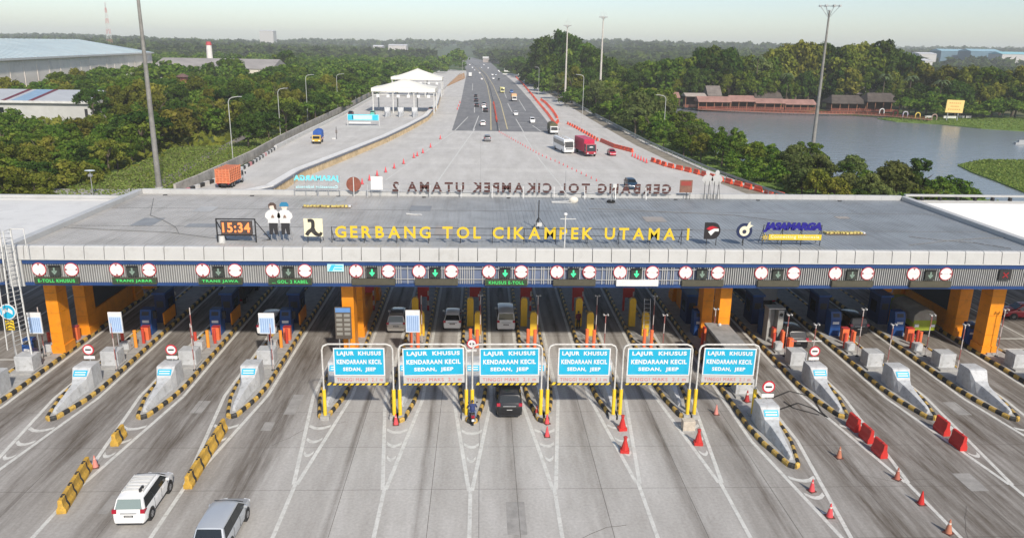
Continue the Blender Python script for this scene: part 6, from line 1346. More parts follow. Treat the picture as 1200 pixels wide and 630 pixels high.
for x0, x1, Y, zt, lab in ((566, 586, 1350, 66.5, 'long white far building right of the highway bend'),):
    a, c = AY(x0, 72, Y), AY(x1, 72, Y); z = AY(x0, zt, Y).z
    house(lab, a.x, c.x, Y, 14, -1, max(z-3, 4), z, mat('far_wall_pale', (.34, .30, .28), .7, var=.3, scale=.15), mat('far_roof_white', (.60, .60, .60), .5), 'toll_building', flat=True, windows=0)

# ------------------------------------------------------------------ buildings beyond the trees
WALLC = mat('warehouse_wall', (.86, .78, .69), .7, var=.08, scale=.05, dirt=(.40, .34, .28), dirt_amt=.4)
WROOF = mat('warehouse_roof_blue', (.40, .48, .50), .45, var=.10, scale=.08, dirt=(.5, .5, .48), dirt_amt=.5)
t = thing('warehouse', 'huge pale warehouse with light blue ribbed roof at the upper left', 'warehouse', (AY(177, 60, 560).x, 560, -1.5), math.atan2(240, -34)); Lw = 262
b = MB(); b.bb(-Lw, 0, 0, 80, 0, 18.6)
for k in range(19): b.bb(-k*14-.35, -k*14+.0, -.12, 0, 0, 18.4)
b.build('wall', WALLC, t)
b = MB(); A = [(-Lw-1, -1.2, 18.7), (1.2, -1.2, 19.3), (1.2, 81, 19.3), (-Lw-1, 81, 18.7)]; R_ = [(-Lw-1, 40, 26.2), (-16, 40, 27.0)]
b.raw(A+R_, [(0, 1, 5, 4), (2, 3, 4, 5), (1, 2, 5), (3, 0, 4)])
x = -Lw
while x < -18: b.bar((x, -1.1, 18.8+.6*(x+Lw)/Lw), (x, 39.8, 26.25+.8*(x+Lw)/Lw), .5, .2); x += 6.5
b.build('roof', WROOF, t); b = MB(); b.bar((-Lw, -1.3, 18.3), (1.3, -1.3, 18.9), .3, .9); b.build('gutter', WHITE, t)
for k in range(5): MB().bb(-Lw+20+k*46, -Lw+24+k*46, -.2, 0, 0, 4.5).build('door', mat('warehouse_door', (.35, .34, .33), .6), t)
xr = AY(105, 116, 272).x
t = thing('shed', 'low white shed with pale blue roof crossed by two dark red bands at the left', 'shed', (xr, 272, -1.5))
MB().bb(-60, 0, 0, 14, 0, 6.2).build('wall', mat('shed_wall_white', (.48, .48, .46), .6, var=.1, scale=.15, dirt=(.4, .4, .36), dirt_amt=.5), t)
b = MB(); f = [(-60, -1.0, 6.5), (.6, -1.0, 6.5), (.6, 14, 9.5), (-60, 14, 9.5)]; b.face(f, 0); b.face([(x, y, z-.25) for x, y, z in f][::-1], 0); b.bb(-60, .6, -1.1, -.95, 5.8, 6.6, 1); b.bb(.45, .6, -1, 14, 5.8, 6.5, 1)
for a_ in (-18.5, -27.5): b.face([(a_-1.7, -.95, 6.56), (a_, -.95, 6.56), (a_+1.4, 13.9, 9.54), (a_-.3, 13.9, 9.54)], 2)
b.face([(-26, -.9, 6.55), (-20, -.9, 6.55), (-17.8, 13.9, 9.53), (-24.5, 13.9, 9.53)], 3)
b.build('roof', [mat('shed_roof', (.40, .42, .44), .5, var=.08, scale=.2), WHITE, mat('shed_band_red', (.14, .035, .05), .6), mat('shed_roof_blue', (.22, .33, .45), .5)], t); MB().bb(-2.2, -1.2, -.05, .02, .3, 4).build('door', DARK, t)
for k in (-45, -32): MB().bb(k, k+3, -.05, .02, 2.5, 4.2).build('window', GLASS, t)
a, c = AY(178, 84, 540), AY(318, 84, 540)
house('long low grey roofed factory behind the trees right of the warehouse', a.x, c.x, 540, 46, -1.5, AY(250, 80, 540).z, AY(250, 68.5, 563).z, mat('factory_wall', (.60, .56, .48), .7, var=.08, scale=.1), mat('factory_roof_grey', (.30, .28, .265), .7, var=.2, scale=.1), 'factory', 'factory', windows=0)
p = AY(246, 69, 600); t = thing('chimney_tower', 'slim white tower with a red top behind the long grey factory', 'tower', (p.x, 600, -1.5)); b = MB(); b.cyl((0, 0, 0), (0, 0, AY(246, 53, 600).z+1.5), 2.6, 1.9, 12); b.build('shaft', mat('tower_white', (.7, .66, .62), .6), t); b = MB(); z = AY(246, 53, 600).z+1.5; b.cyl((0, 0, z), (0, 0, z+2.4), 2.2, 1.6, 12); b.build('cap', mat('tower_red', (.45, .06, .07), .6), t)
p = AY(214, 88, 420); t = thing('water_tank', 'small red tank with a dark roof among the trees', 'tank', (p.x, 420, -1.5)); b = MB(); b.cyl((0, 0, 0), (0, 0, p.z+.5), 2.2, 2.4, 12); b.build('drum', mat('tank_red', (.50, .16, .14), .6), t); b = MB(); b.cyl((0, 0, p.z+.5), (0, 0, p.z+2.2), 4, .6, 12); b.build('roof', mat('tank_roof', (.14, .08, .07), .7), t)
p = G(129, 62, 0); t = thing('lattice_tower', 'faint red and white lattice mast far behind the warehouse', 'lattice mast', (AY(128, 45, 1500).x, 1500, 0)); H_ = AY(126, 3, 1500).z
b = MB(); n = 10
for i in range(n):
    r0, r1 = 5.5*(1-i/n)+.6, 5.5*(1-(i+1)/n)+.6; z0, z1 = H_*i/n, H_*(i+1)/n
    for k in range(4):
        a0, a1 = k*math.pi/2+.78, (k+1)*math.pi/2+.78; P = lambda r, a, z: Vector((r*math.cos(a), r*math.sin(a), z))
        b.bar(P(r0, a0, z0), P(r1, a0, z1), .4, .4, i % 2); b.bar(P(r0, a0, z0), P(r1, a1, z1), .2, .2, i % 2)
b.build('lattice', [mat('mast_red', (.55, .22, .20), .6), WHITE], t)
for x0, x1, Y, zt, zb_, lab, M_ in ((304, 320, 2600, 35.5, 38.5, 'pale block on the far left skyline', 0), (437, 448, 1700, 53, 56, 'left of the white buildings among the far trees', 0), (455, 476, 1650, 52, 55, 'right of the white buildings among the far trees', 0), (1078, 1098, 1400, 61.5, 63, 'small white shed before the blue factories on the far right', 0),
    (1103, 1135, 1500, 58.5, 62, 'low blue factory at the far right, left of three', 1), (1137, 1172, 1450, 58.5, 66, 'middle one of three blue factories at the far right', 1), (1174, 1212, 1400, 62, 68, 'white fronted blue roofed factory at the right edge', 2), (1084, 1093, 1000, 69, 73, 'small white house by the far trees behind the lake', 0)):
    a, c = AY(x0, zb_, Y), AY(x1, zb_, Y); z = AY((x0+x1)/2, zt, Y).z
    house(lab, a.x, c.x, Y, 40, -1.5, z-2.5, z+(1.5 if M_ else 0), [mat('far_white_wall', (.46, .45, .44), .6), mat('far_blue_wall', (.10, .18, .24), .6), mat('far_white_wall', (.46, .45, .44), .6)][M_], [mat('far_white_roof', (.62, .62, .62), .5), mat('far_blue_roof', (.25, .42, .50), .5), mat('far_cyan_roof', (.24, .50, .56), .5)][M_], 'far_building', 'building', windows=0)

# ------------------------------------------------------------------ lakeside restaurant, walkway and billboard
REDW = mat('railing_red', (.36, .11, .07), .6, var=.2, scale=.3); PINK = mat('roof_faded_pink', (.31, .175, .145), .8, var=.25, scale=.25); THATCH = mat('roof_dark_thatch', (.085, .07, .06), .9, var=.35, scale=.4); THG = mat('roof_grey_thatch', (.16, .14, .125), .9, var=.3, scale=.4)
def hut(label, px0, px1, Y, ye, yr, dep, Mr, hip=.0, grp=None, zf=-.3):
    a, c = AY(px0, ye, Y), AY(px1, ye, Y); w2 = (c.x-a.x)/2; e = (a.z+c.z)/2-zf; r = AY((px0+px1)/2, yr, Y+dep/2).z-zf
    e = max(e, 2.0); r = max(r, e+.8)
    t = thing('hut', label, 'hut', ((a.x+c.x)/2, Y, zf), 0, grp); hp = hip*w2
    b = MB(); A = [(-w2, -.6, e), (w2, -.6, e), (w2, dep+.6, e), (-w2, dep+.6, e)]; R_ = [(-w2+hp, dep/2, r), (w2-hp, dep/2, r)]
    b.raw(A+R_, [(0, 1, 5, 4), (2, 3, 4, 5), (1, 2, 5), (3, 0, 4)]); b.raw([(x, y, z-.3) for x, y, z in A], [(3, 2, 1, 0)])
    for i in range(4): p_, q_ = A[i], A[(i+1) % 4]; b.face([(p_[0], p_[1], p_[2]-.3), (q_[0], q_[1], q_[2]-.3), q_, p_])
    b.build('roof', Mr, t)
    b = MB(); b.bb(-w2+.3, w2-.3, 0, dep, -.25, 0); b.build('floor', mat('hut_floor', (.16, .08, .06), .8), t)
    b = MB(); n = max(2, int(2*w2/3.5))
    for i in range(n+1):
        x = -w2+.4+i*(2*w2-.8)/n; b.bb(x-.12, x+.12, 0, .24, 0, e-.2)
    b.build('post_row', mat('hut_post', (.30, .14, .08), .7), t)
    b = MB(); b.bb(-w2+.3, w2-.3, -.08, .0, .85, 1.0); b.bb(-w2+.3, w2-.3, -.08, .0, .35, .48)
    for q in np.arange(-w2+.3, w2-.3, .9): b.bb(q, q+.12, -.075, -.005, 0, .9)
    b.build('railing', REDW, t)
    MB().bb(-w2+.5, w2-.5, dep*.55, dep*.6, 0, e-.25).build('back_wall', mat('hut_wall', (.09, .06, .05), .8), t); return t
hut('low pink roofed dining hut at the left end of the lake walkway', 818, 857, 352, 119, 113, 7, PINK); hut('pink roofed lakeside dining hall, second from the left', 856, 886, 353, 118.5, 112, 8, PINK); hut('long pink roofed lakeside hall left of the light mast', 885, 920, 353, 120.5, 115.5, 8, PINK); hut('faded pink roofed hall just left of the light mast', 920, 957, 353, 122, 116.5, 8, PINK)
hut('steep grey thatched gable hut behind the pink roofs', 829, 846, 366, 112, 100.5, 9, THG); hut('broad dark thatched hut behind the pink roofs', 884, 918, 366, 116.5, 104.5, 10, THATCH, .15); hut('pale roofed hut at the left shore of the lake', 803, 828, 360, 112.5, 109, 7, mat('hut_pale_roof', (.36, .31, .27), .8))
hut('dark roofed pavilion on the left of the restaurant group', 974, 1016, 352, 121, 111.5, 10, THATCH, .25); hut('broad dark roofed pavilion on the right of the restaurant group', 1016, 1056, 350, 119, 109, 11, THATCH, .3); hut('grey tall roofed pavilion in the middle of the restaurant group', 1003, 1036, 368, 110, 98.5, 12, THG, .25); hut('small brown hut on the shore behind the leaning tree', 780, 797, 372, 114, 108, 7, PINK)
t = thing('lake_walkway', 'long red railed walkway on piles along the far lake shore', 'walkway', (0, 0, 0)); W_ = [G(x, y, -.6) for x, y in [(818, 128), (860, 130), (915, 132), (957, 133), (1000, 133.5), (1040, 136), (1090, 140.5)]]
bd, br, bp = MB(), MB(), MB()
for p, q in zip(W_[:-1], W_[1:]):
    bd.bar(p, q, 2.4, .25); br.bar(p+Vector((0, -1.1, 1.0)), q+Vector((0, -1.1, 1.0)), .12, .16); br.bar(p+Vector((0, -1.1, .55)), q+Vector((0, -1.1, .55)), .1, .14); n = int((q-p).length/1.6)
    for i in range(n): c = p.lerp(q, i/n); br.bb(c.x-.08, c.x+.08, c.y-1.18, c.y-1.02, c.z, c.z+1.0); bp.bb(c.x-.1, c.x+.1, c.y-1.0, c.y-.8, -1.5, c.z)
bd.build('deck', mat('walkway_deck', (.32, .15, .11), .8), t); br.build('railing', REDW, t); bp.build('pile', DARK, t)
for px, py, M_, nm in ((1033, 133.5, SIGNT, 'white'), (1049, 135.5, mat('arch_red', (.45, .05, .06), .6), 'red'), (1060.5, 137, mat('arch_lilac', (.45, .42, .50), .6), 'lilac grey'), (1075, 138.5, mat('arch_yellow', (.68, .52, .10), .6), 'yellow'), (1094.5, 140.5, mat('arch_tan', (.35, .24, .20), .6), 'tan')):
    p = G(px, py, -.5); b = MB(); pts = [(1.0*math.cos(a), 0, 1.3+.9*math.sin(a)) for a in np.linspace(0, math.pi, 9)]; b.tube([(1.0, 0, 0)]+pts+[(-1.0, 0, 0)], .22, 6); tag(b.build('garden_arch', M_, loc=p), nm+' arch standing over the lake walkway', 'arch', 'coloured arches on the lake walkway')
p, q = AY(1107, 132, 316), AY(1130, 117.5, 316); 
t = thing('billboard', 'slightly tilted yellow billboard standing on the far lake shore', 'billboard', ((p.x+q.x)/2, 316, -1.2)); W_ = q.x-p.x; z0, z1 = p.z+1.2, q.z+1.2
b = MB(); b.bb(-W_/2, W_/2, -.15, .15, z0, z1, 0)
for k, (z, l) in enumerate(((.76, .7), (.5, .5), (.26, .75))): 
    for j in range(6): b.bb(-W_/2*l+j*W_*l/6, -W_/2*l+j*W_*l/6+W_*l*.11, -.17, -.15, z0+(z1-z0)*z-.25, z0+(z1-z0)*z+.25, 1)
b.build('board', [mat('billboard_yellow', (.75, .54, .20), .5, var=.04), mat('billboard_text', (.55, .30, .10), .6)], t); t.rotation_euler = (0, rad(1.5), 0)
for s_ in (-1, 1): MB().cyl((s_*W_*.3, .3, 0), (s_*W_*.3, .3, z0+1), .2, .2, 8).build('post', GALV, t)
for px, py, wd, lab in ((1088, 138.5, 3, 'short white boat shaped block left under the billboard'), (1113, 138.8, 5.5, 'long white kerb wall under the billboard'), (1127, 138.3, 2.2, 'first short white wall right of the billboard'), (1135, 138.5, 2.2, 'second short white wall right of the billboard')):
    p = G(px, py, -1.2); b = MB(); b.bb(-wd/2, wd/2, 0, .5, 0, .9); b.bb(-wd/2-.1, wd/2+.1, -.1, .6, .9, 1.0); tag(b.build('low_wall', WHITE, loc=p), lab, 'low wall')
p = G(1197, 169, LAKEZ); b = MB(); b.prism([(-2.2, -.6), (1.6, -.6), (2.4, 0), (1.6, .6), (-2.2, .6)], 0, .6); b.prism([(-1.2, -.4), (.6, -.4), (.6, .4), (-1.2, .4)], .6, 1.3); tag(b.build('rowing_boat', GALV, loc=p), 'small grey boat on the lake at the right edge', 'boat')
p = G(1045, 198, LAKEZ); b = MB(); b.ell((0, 0, .1), (.35, .2, .25)); b.cyl((0, 0, .2), (.1, 0, .7), .05, .04, 6); tag(b.build('lake_buoy', DARK, loc=p), 'tiny dark float alone in the middle of the lake', 'float')

# ------------------------------------------------------------------ vegetation
def leaf_mat(name, c0, c1, c2):
    M = bpy.data.materials.new(name); M.use_nodes = True; n = M.node_tree.nodes; l = M.node_tree.links
    n.remove(n['Principled BSDF']); out = n['Material Output']
    at = n.new('ShaderNodeAttribute'); at.attribute_name = 'tint'; oi = n.new('ShaderNodeObjectInfo')
    r = n.new('ShaderNodeValToRGB'); e = r.color_ramp.elements; e[0].color = (*c0, 1); e[1].color = (*c2, 1); x = e.new(.5); x.color = (*c1, 1)
    l.new(at.outputs['Fac'], r.inputs[0])
    hs = n.new('ShaderNodeHueSaturation'); mh = n.new('ShaderNodeMapRange'); mh.inputs[3].default_value = .475; mh.inputs[4].default_value = .515; l.new(oi.outputs['Random'], mh.inputs[0]); l.new(mh.outputs[0], hs.inputs['Hue'])
    mv = n.new('ShaderNodeMapRange'); mv.inputs[3].default_value = .75; mv.inputs[4].default_value = 1.3; mu = n.new('ShaderNodeMath'); mu.operation = 'FRACT'; mm = n.new('ShaderNodeMath'); mm.operation = 'MULTIPLY'; mm.inputs[1].default_value = 7.31
    l.new(oi.outputs['Random'], mm.inputs[0]); l.new(mm.outputs[0], mu.inputs[0]); l.new(mu.outputs[0], mv.inputs[0]); l.new(mv.outputs[0], hs.inputs['Value']); l.new(r.outputs[0], hs.inputs['Color'])
    d = n.new('ShaderNodeBsdfDiffuse'); t = n.new('ShaderNodeBsdfTranslucent'); mx = n.new('ShaderNodeMixShader'); mx.inputs[0].default_value = .28
    l.new(hs.outputs[0], d.inputs[0]); l.new(hs.outputs[0], t.inputs[0]); l.new(d.outputs[0], mx.inputs[1]); l.new(t.outputs[0], mx.inputs[2]); l.new(mx.outputs[0], out.inputs[0]); return M
LEAF = [leaf_mat('leaves_mid_green', (.040, .080, .010), (.088, .145, .018), (.175, .220, .035)), leaf_mat('leaves_dark_green', (.021, .046, .009), (.043, .082, .015), (.082, .130, .025)),
        leaf_mat('leaves_olive', (.070, .088, .013), (.130, .150, .022), (.225, .220, .040)), leaf_mat('leaves_grey_green', (.056, .084, .022), (.104, .138, .038), (.170, .198, .062))]
BARK = mat('tree_bark', (.12, .095, .07), .9, var=.3, scale=2)
def crown_np(kind, n, ls, seed):
    "unit tree (height 1): leaf quads gathered in clumps"
    g = np.random.default_rng(seed); C = []; R = []
    K = {'dome': 42, 'umbrella': 34, 'oval': 36, 'shrub': 26, 'loose': 26}[kind]
    for k in range(K):
        a = g.uniform(0, 2*math.pi); 
        if kind == 'dome': ph = g.uniform(0, 1)**.7*math.pi*.62; rr = g.uniform(.72, 1.0); c = (.36*rr*math.sin(ph)*math.cos(a), .36*rr*math.sin(ph)*math.sin(a), .52+.38*rr*math.cos(ph)); r = g.uniform(.085, .15)
        elif kind == 'umbrella': q = g.uniform(0, 1)**.5; c = (.55*q*math.cos(a), .55*q*math.sin(a), .90-.22*q*q+g.uniform(-.08, .03)); r = g.uniform(.09, .15)
        elif kind == 'oval': z = g.uniform(.25, .95); w_ = .24*math.sqrt(max(.05, 1-((z-.55)/.46)**2)); c = (w_*math.cos(a)*g.uniform(.5, 1), w_*math.sin(a)*g.uniform(.5, 1), z); r = g.uniform(.07, .12)
        elif kind == 'shrub': q = g.uniform(0, 1)**.5; c = (.60*q*math.cos(a), .60*q*math.sin(a), .30+.5*(1-q*q)*g.uniform(.5, 1)); r = g.uniform(.14, .24)
        else: q = g.uniform(0, 1)**.6; c = (.42*q*math.cos(a), .42*q*math.sin(a), g.uniform(.42, .93)-.15*q); r = g.uniform(.07, .13)
        C.append(c); R.append(r)
    C = np.array(C); R = np.array(R); k = g.choice(K, n, p=R**2/np.sum(R**2))
    d = g.normal(size=(n, 3)); d[:, 2] = d[:, 2]*.9+.35; d /= np.linalg.norm(d, axis=1)[:, None]
    pos = C[k]+d*(R[k]*g.uniform(.55, 1.08, n))[:, None]*np.array([1, 1, .72]); pos[:, 2] = np.maximum(pos[:, 2], .04)
    nm = d+.45*g.normal(size=(n, 3)); nm /= np.linalg.norm(nm, axis=1)[:, None]
    return quads(pos, nm, ls*g.uniform(.65, 1.35, n), g), np.clip(.5+.22*g.normal(size=K)[k]+.17*g.normal(size=n), 0, 1)
def quads(pos, nm, s_, g):
    n = len(pos); ref = np.where(np.abs(nm[:, 2:3]) < .9, np.array([[0, 0, 1.]]), np.array([[1., 0, 0]])); u = np.cross(nm, ref); u /= np.linalg.norm(u, axis=1)[:, None]; v = np.cross(nm, u)
    a = g.uniform(0, 6.28, n)[:, None]; u, v = u*np.cos(a)+v*np.sin(a), -u*np.sin(a)+v*np.cos(a); s_ = s_[:, None]; 
    V = np.stack([pos-u*s_*.9, pos-v*s_*.5, pos+u*s_*.9, pos+v*s_*.5], 1).reshape(-1, 3); return V
def leafmesh(name, V, tint, M):
    n = len(V)//4; me = bpy.data.meshes.new(name); me.vertices.add(4*n); me.vertices.foreach_set('co', V.astype(np.float32).ravel()); me.loops.add(4*n); me.polygons.add(n)
    me.loops.foreach_set('vertex_index', np.arange(4*n, dtype=np.int32)); me.polygons.foreach_set('loop_start', np.arange(0, 4*n, 4, dtype=np.int32))
    try: me.polygons.foreach_set('loop_total', np.full(n, 4, dtype=np.int32))
    except Exception: pass
    at = me.attributes.new('tint', 'FLOAT', 'POINT'); at.data.foreach_set('value', np.repeat(tint, 4).astype(np.float32)); me.materials.append(M); me.update(calc_edges=True); return me
def trunk_mesh(kind, seed):
    r = random.Random(seed); b = MB(); hb = {'dome': .5, 'umbrella': .62, 'oval': .4, 'shrub': .22, 'loose': .5}[kind]; tw = .028 if kind != 'shrub' else .02
    b.cyl((0, 0, 0), (r.uniform(-.02, .02), r.uniform(-.02, .02), hb), tw, tw*.65, 7)
    for k in range(6):
        a = k*1.05+r.uniform(-.3, .3); q = r.uniform(.16, .34); e = (q*math.cos(a), q*math.sin(a), hb+r.uniform(.12, .34)); z = hb*r.uniform(.7, 1); mid = (e[0]*.4, e[1]*.4, z+(e[2]-z)*.6); b.cyl((0, 0, z), mid, tw*.5, tw*.35, 5); b.cyl(mid, e, tw*.35, tw*.12, 5)
    return b.mesh('trunk', BARK)
VAR = []
for i, (kd, n, ls, li) in enumerate((('dome', 3000, .040, 0), ('dome', 3000, .040, 1), ('umbrella', 2600, .040, 0), ('oval', 2400, .038, 1), ('loose', 1500, .038, 2), ('shrub', 1700, .062, 0), ('dome', 2800, .040, 2), ('shrub', 1700, .062, 2), ('dome', 2800, .040, 3), ('umbrella', 2600, .040, 1), ('loose', 1900, .038, 0), ('shrub', 1700, .060, 3))):
    V, tn = crown_np(kd, n, ls, 100+i); VAR.append((kd, leafmesh('crown', V, tn, LEAF[li]), trunk_mesh(kd, i), li))
LOW = []
for i in range(5):
    V, tn = crown_np(('dome', 'umbrella', 'oval', 'dome', 'shrub')[i], 760, .066, 300+i); LOW.append((V, tn))
KN = {0: 'rounded mid green tree', 1: 'rounded dark green tree', 2: 'flat topped green tree', 3: 'upright dark green tree', 4: 'loose olive tree with gaps', 5: 'low bushy green tree', 6: 'rounded olive tree', 7: 'low olive bush', 8: 'rounded grey green tree', 9: 'flat topped dark tree', 10: 'loose green tree with gaps', 11: 'low grey green bush'}
CAND = []  # x, y, z, h, variants, where, group
tr = random.Random(21)
def inpoly(x, y, P):
    c = False; n = len(P)
    for i in range(n):
        (x0, y0), (x1_, y1_) = P[i], P[i-1]
        if (y0 > y) != (y1_ > y) and x < (x1_-x0)*(y-y0)/(y1_-y0)+x0: c = not c
    return c
def seen(x, y, z=6):
    v = np.array([x, y, z-CAMH]); d = v @ AX_F; return -70 < 600+FPX*(v @ AX_R)/d < 1270
def field(P, sp, hr, va, where, z=-1.5, excl=None):
    xs = [p[0] for p in P]; ys = [p[1] for p in P]; y = min(ys)
    while y < max(ys):
        s_ = sp(y); x = min(xs)+tr.uniform(0, s_)
        while x < max(xs):
            px, py = x+tr.uniform(-.4, .4)*s_, y+tr.uniform(-.4, .4)*s_
            if inpoly(px, py, P) and seen(px, py) and not (excl and excl(px, py)):
                h = hr(px, py)*(tr.uniform(.62, 1.15) if tr.random() < .75 else tr.uniform(1.15, 1.5)); CAND.append((px, py, z, h, tr.choice(va), where))
            x += s_
        y += s_*.85
SLP = [(p.x, p.y) for p in SLOPE]
def xl_edge(y): # left edge of the ramp side
    pts = [(-66, 60), (-66, 140), (-60, 170), (-57, 230), (-60, 320), (-64, 420), (-62, 600), (-52, 900), (-60, 1300)]
    for (a, ya), (c, yc) in zip(pts[:-1], pts[1:]):
        if ya <= y <= yc: return a+(c-a)*(y-ya)/(yc-ya)
    return -60
def exl(x, y):
    v = np.array([x, y, -1.0-CAMH]); d_ = v @ AX_F; qx, qy = 600+FPX*(v @ AX_R)/d_, 315+FPX*(v @ AX_D)/d_
    if inpoly(qx, qy, [(150, 192), (205, 166), (262, 158), (338, 146), (338, 166), (240, 262), (168, 262), (172, 218), (150, 212)]): return True
    if inpoly(x, y, SLP): return True
    if x > xl_edge(y): return True
    if -216 < x < -128 and 244 < y < 292: return True
    if y > 288 and y < 575 and x < -188-(y-300)*.13 and x > -320: return True
    if -330 < x < -120 and 500 < y < 596: return True
    q = G(170, 112); 
    if abs(x-q.x) < 20 and abs(y-q.y) < 34: return True
    return False
def hl(x, y):
    if y < 250: return (4.6 if x < -105-(250-y)*.1 else 7.2)+1.6*math.sin(x*.11+y*.05)
    if x < -128 and y < 300: return 5.5
    if y < 420: return 10.0
    return 11
field([(-420, 108), (-60, 108), (-50, 420), (-420, 420)], lambda y: 4.7+y*.011, hl, [0, 1, 6, 6, 7, 4, 9, 5, 0, 10], 'in the thicket left of the ramp', excl=exl)
field([(-700, 420), (-50, 420), (-45, 1000), (-900, 1000)], lambda y: 8.6+y*.006, hl, [0, 1, 2, 9, 3, 0], 'in the woods beyond the factory', excl=exl)
for k in range(24): # row along the ramp edge
    y = 222+k*26; CAND.append((xl_edge(y)+tr.uniform(-5, 1.5), y, -1.0, tr.uniform(9.5, 13), tr.choice([0, 1, 2, 9, 1]), 'in the dark row beside the ramp'))
def rail_x(y):
    P = RAIL
    for a, c in zip(P[:-1], P[1:]):
        if a.y <= y <= c.y: return a.x+(c.x-a.x)*(y-a.y)/(c.y-a.y)
    return 42 if y > 100 else 60
RST = [(57, 112), (70, 120), (86, 136), (80, 150), (74, 160), (72, 180), (64, 204), (62, 235), (66, 270), (72, 300), (80, 345), (60, 345), (46.5, 345), (45, 260), (48.5, 205), (56, 135)]
def exr(x, y): return x < rail_x(y)+3.2 or (x-79.6)**2+(y-182.8)**2 < 3
field(RST, lambda y: 4.4+y*.008, lambda x, y: 5.4 if y < 165 else 6.2 if y < 215 else 8.0 if y < 250 else 10.5, [8, 8, 11, 6, 0, 8, 3, 10], 'between the guard rail and the lake', z=-1.2, excl=exr)
for k in range(14): CAND.append((-58.5+tr.uniform(-2, 1), 196+k*19, -1.0, tr.uniform(7.5, 10.5), tr.choice([0, 1, 6, 9, 4]), 'in the dark row beside the ramp'))
field([(46.5, 345), (70, 345), (66, 430), (60, 560), (44, 560), (44.5, 420)], lambda y: 7.5, lambda x, y: 10.5, [0, 1, 8, 6, 9, 4], 'in the tall trees right of the highway', z=-1.2, excl=exr)
for px, tp, Y, v in ((628, 64, 600, 0), (634, 50, 570, 1), (641, 40, 545, 1), (655, 33, 540, 1), (668, 38, 520, 1), (681, 44, 510, 0), (690, 52, 480, 1), (612, 66, 720, 0), (604, 74, 800, 0), (702, 60, 460, 0), (716, 66, 440, 1), (648, 58, 470, 0), (664, 62, 445, 1), (678, 70, 420, 0), (626, 78, 520, 2), (640, 80, 440, 0), (655, 84, 400, 8), (672, 72, 372, 4), (690, 78, 380, 1), (718, 92, 345, 2), (738, 80, 392, 1), (752, 72, 400, 1), (770, 66, 398, 0), (735, 95, 330, 9), (757, 101, 318, 2), (742, 108, 305, 2), (775, 116, 300, 2), (690, 100, 352, 8), (668, 98, 350, 8),
    (618, 90, 560, 8), (632, 94, 480, 8), (780, 68, 392, 1), (725, 74, 420, 0), (700, 84, 392, 1),
    (792, 62, 392, 0), (806, 60, 390, 0), (824, 54, 386, 1), (840, 52, 384, 1), (856, 54, 386, 1), (872, 58, 390, 0), (887, 63, 390, 8), (900, 60, 396, 0), (914, 52, 402, 6), (930, 43, 410, 4), (940, 44, 408, 6), (955, 47, 410, 6), (970, 48, 408, 1), (984, 51, 404, 0), (1000, 48, 404, 6), (1014, 46, 408, 6), (1030, 48, 404, 0), (1040, 46, 402, 3), (1052, 56, 398, 1), (1066, 60, 392, 1), (1082, 70, 384, 6), (1098, 73, 376, 4), (1112, 74, 366, 6), (1126, 78, 362, 0), (1140, 74, 358, 6), (1154, 72, 356, 0), (1168, 78, 352, 1), (1182, 77, 350, 0), (1198, 74, 348, 6), (1215, 76, 348, 0)):
    p = AY(px, tp, Y); CAND.append((p.x, Y, -1.2, max(p.z+1.2, 6), v, 'in the tall trees right of the highway' if px < 785 else 'in the tall wall of trees behind the lake'))
for k in range(46):
    px = 790+k*9.3+tr.uniform(-4, 4); Y = (376 if px < 1060 else 340)+tr.uniform(-6, 10); p = AY(px, (86 if px < 900 else 84 if px < 1060 else 98)+tr.uniform(-9, 9), Y); CAND.append((p.x, Y, -1.2, max(p.z+1.2, 5), tr.choice([0, 1, 1, 3, 6, 10]), 'in the tall wall of trees behind the lake'))
for k in range(20): px = 1062+k*8; p = AY(px, 118+tr.uniform(-6, 6), 331); CAND.append((p.x, 331+tr.uniform(-3, 4), -1.2, max(p.z+1.2, 4), tr.choice([1, 3, 7, 0]), 'at the foot of the trees behind the lake'))
for px, tp, Y in ((1086, 208, 139), (1104, 205, 140), (1117, 202, 141), (1128, 207, 139), (1096, 217, 137), (1143, 221, 138), (1150, 226, 137)): p = AY(px, tp, Y); CAND.append((p.x, Y, -1.2, p.z+1.2, 1 if px != 1143 else 5, 'at the rear edge of the right canopy'))
for px, tp, Y, v in ((160, 150, 190, 6), (185, 135, 215, 10), (215, 124, 230, 1), (236, 117, 242, 0), (252, 112, 250, 4), (275, 116, 232, 6), (292, 108, 255, 1), (305, 100, 270, 0), (318, 98, 290, 10), (340, 96, 310, 9), (352, 92, 330, 1), (366, 90, 345, 2), (380, 90, 365, 0), (395, 88, 385, 1), (302, 130, 214, 1), (20, 152, 200, 6), (60, 148, 215, 0), (45, 172, 170, 1), (95, 162, 180, 4), (130, 168, 172, 6), (8, 186, 150, 0), (70, 186, 148, 6), (110, 184, 155, 1), (410, 86, 410, 9), (428, 84, 430, 1), (446, 80, 470, 2), (332, 55, 620, 0), (319, 84, 500, 0), (268, 66, 480, 2), (262, 72, 470, 10), (48, 95, 330, 3), (128, 104, 318, 1), (119, 108, 300, 1), (537, 56, 900, 1), (528, 60, 860, 0), (520, 64, 800, 1), (512, 68, 740, 0), (500, 72, 620, 9), (488, 76, 520, 1)): p = AY(px, tp, Y); CAND.append((p.x, Y, -1.3, p.z+1.3, v, 'standing out above the woods at the left'))
CAND.sort(key=lambda c: -c[3]/c[1])
first = {}; nt = 0; SV, ST = [], []
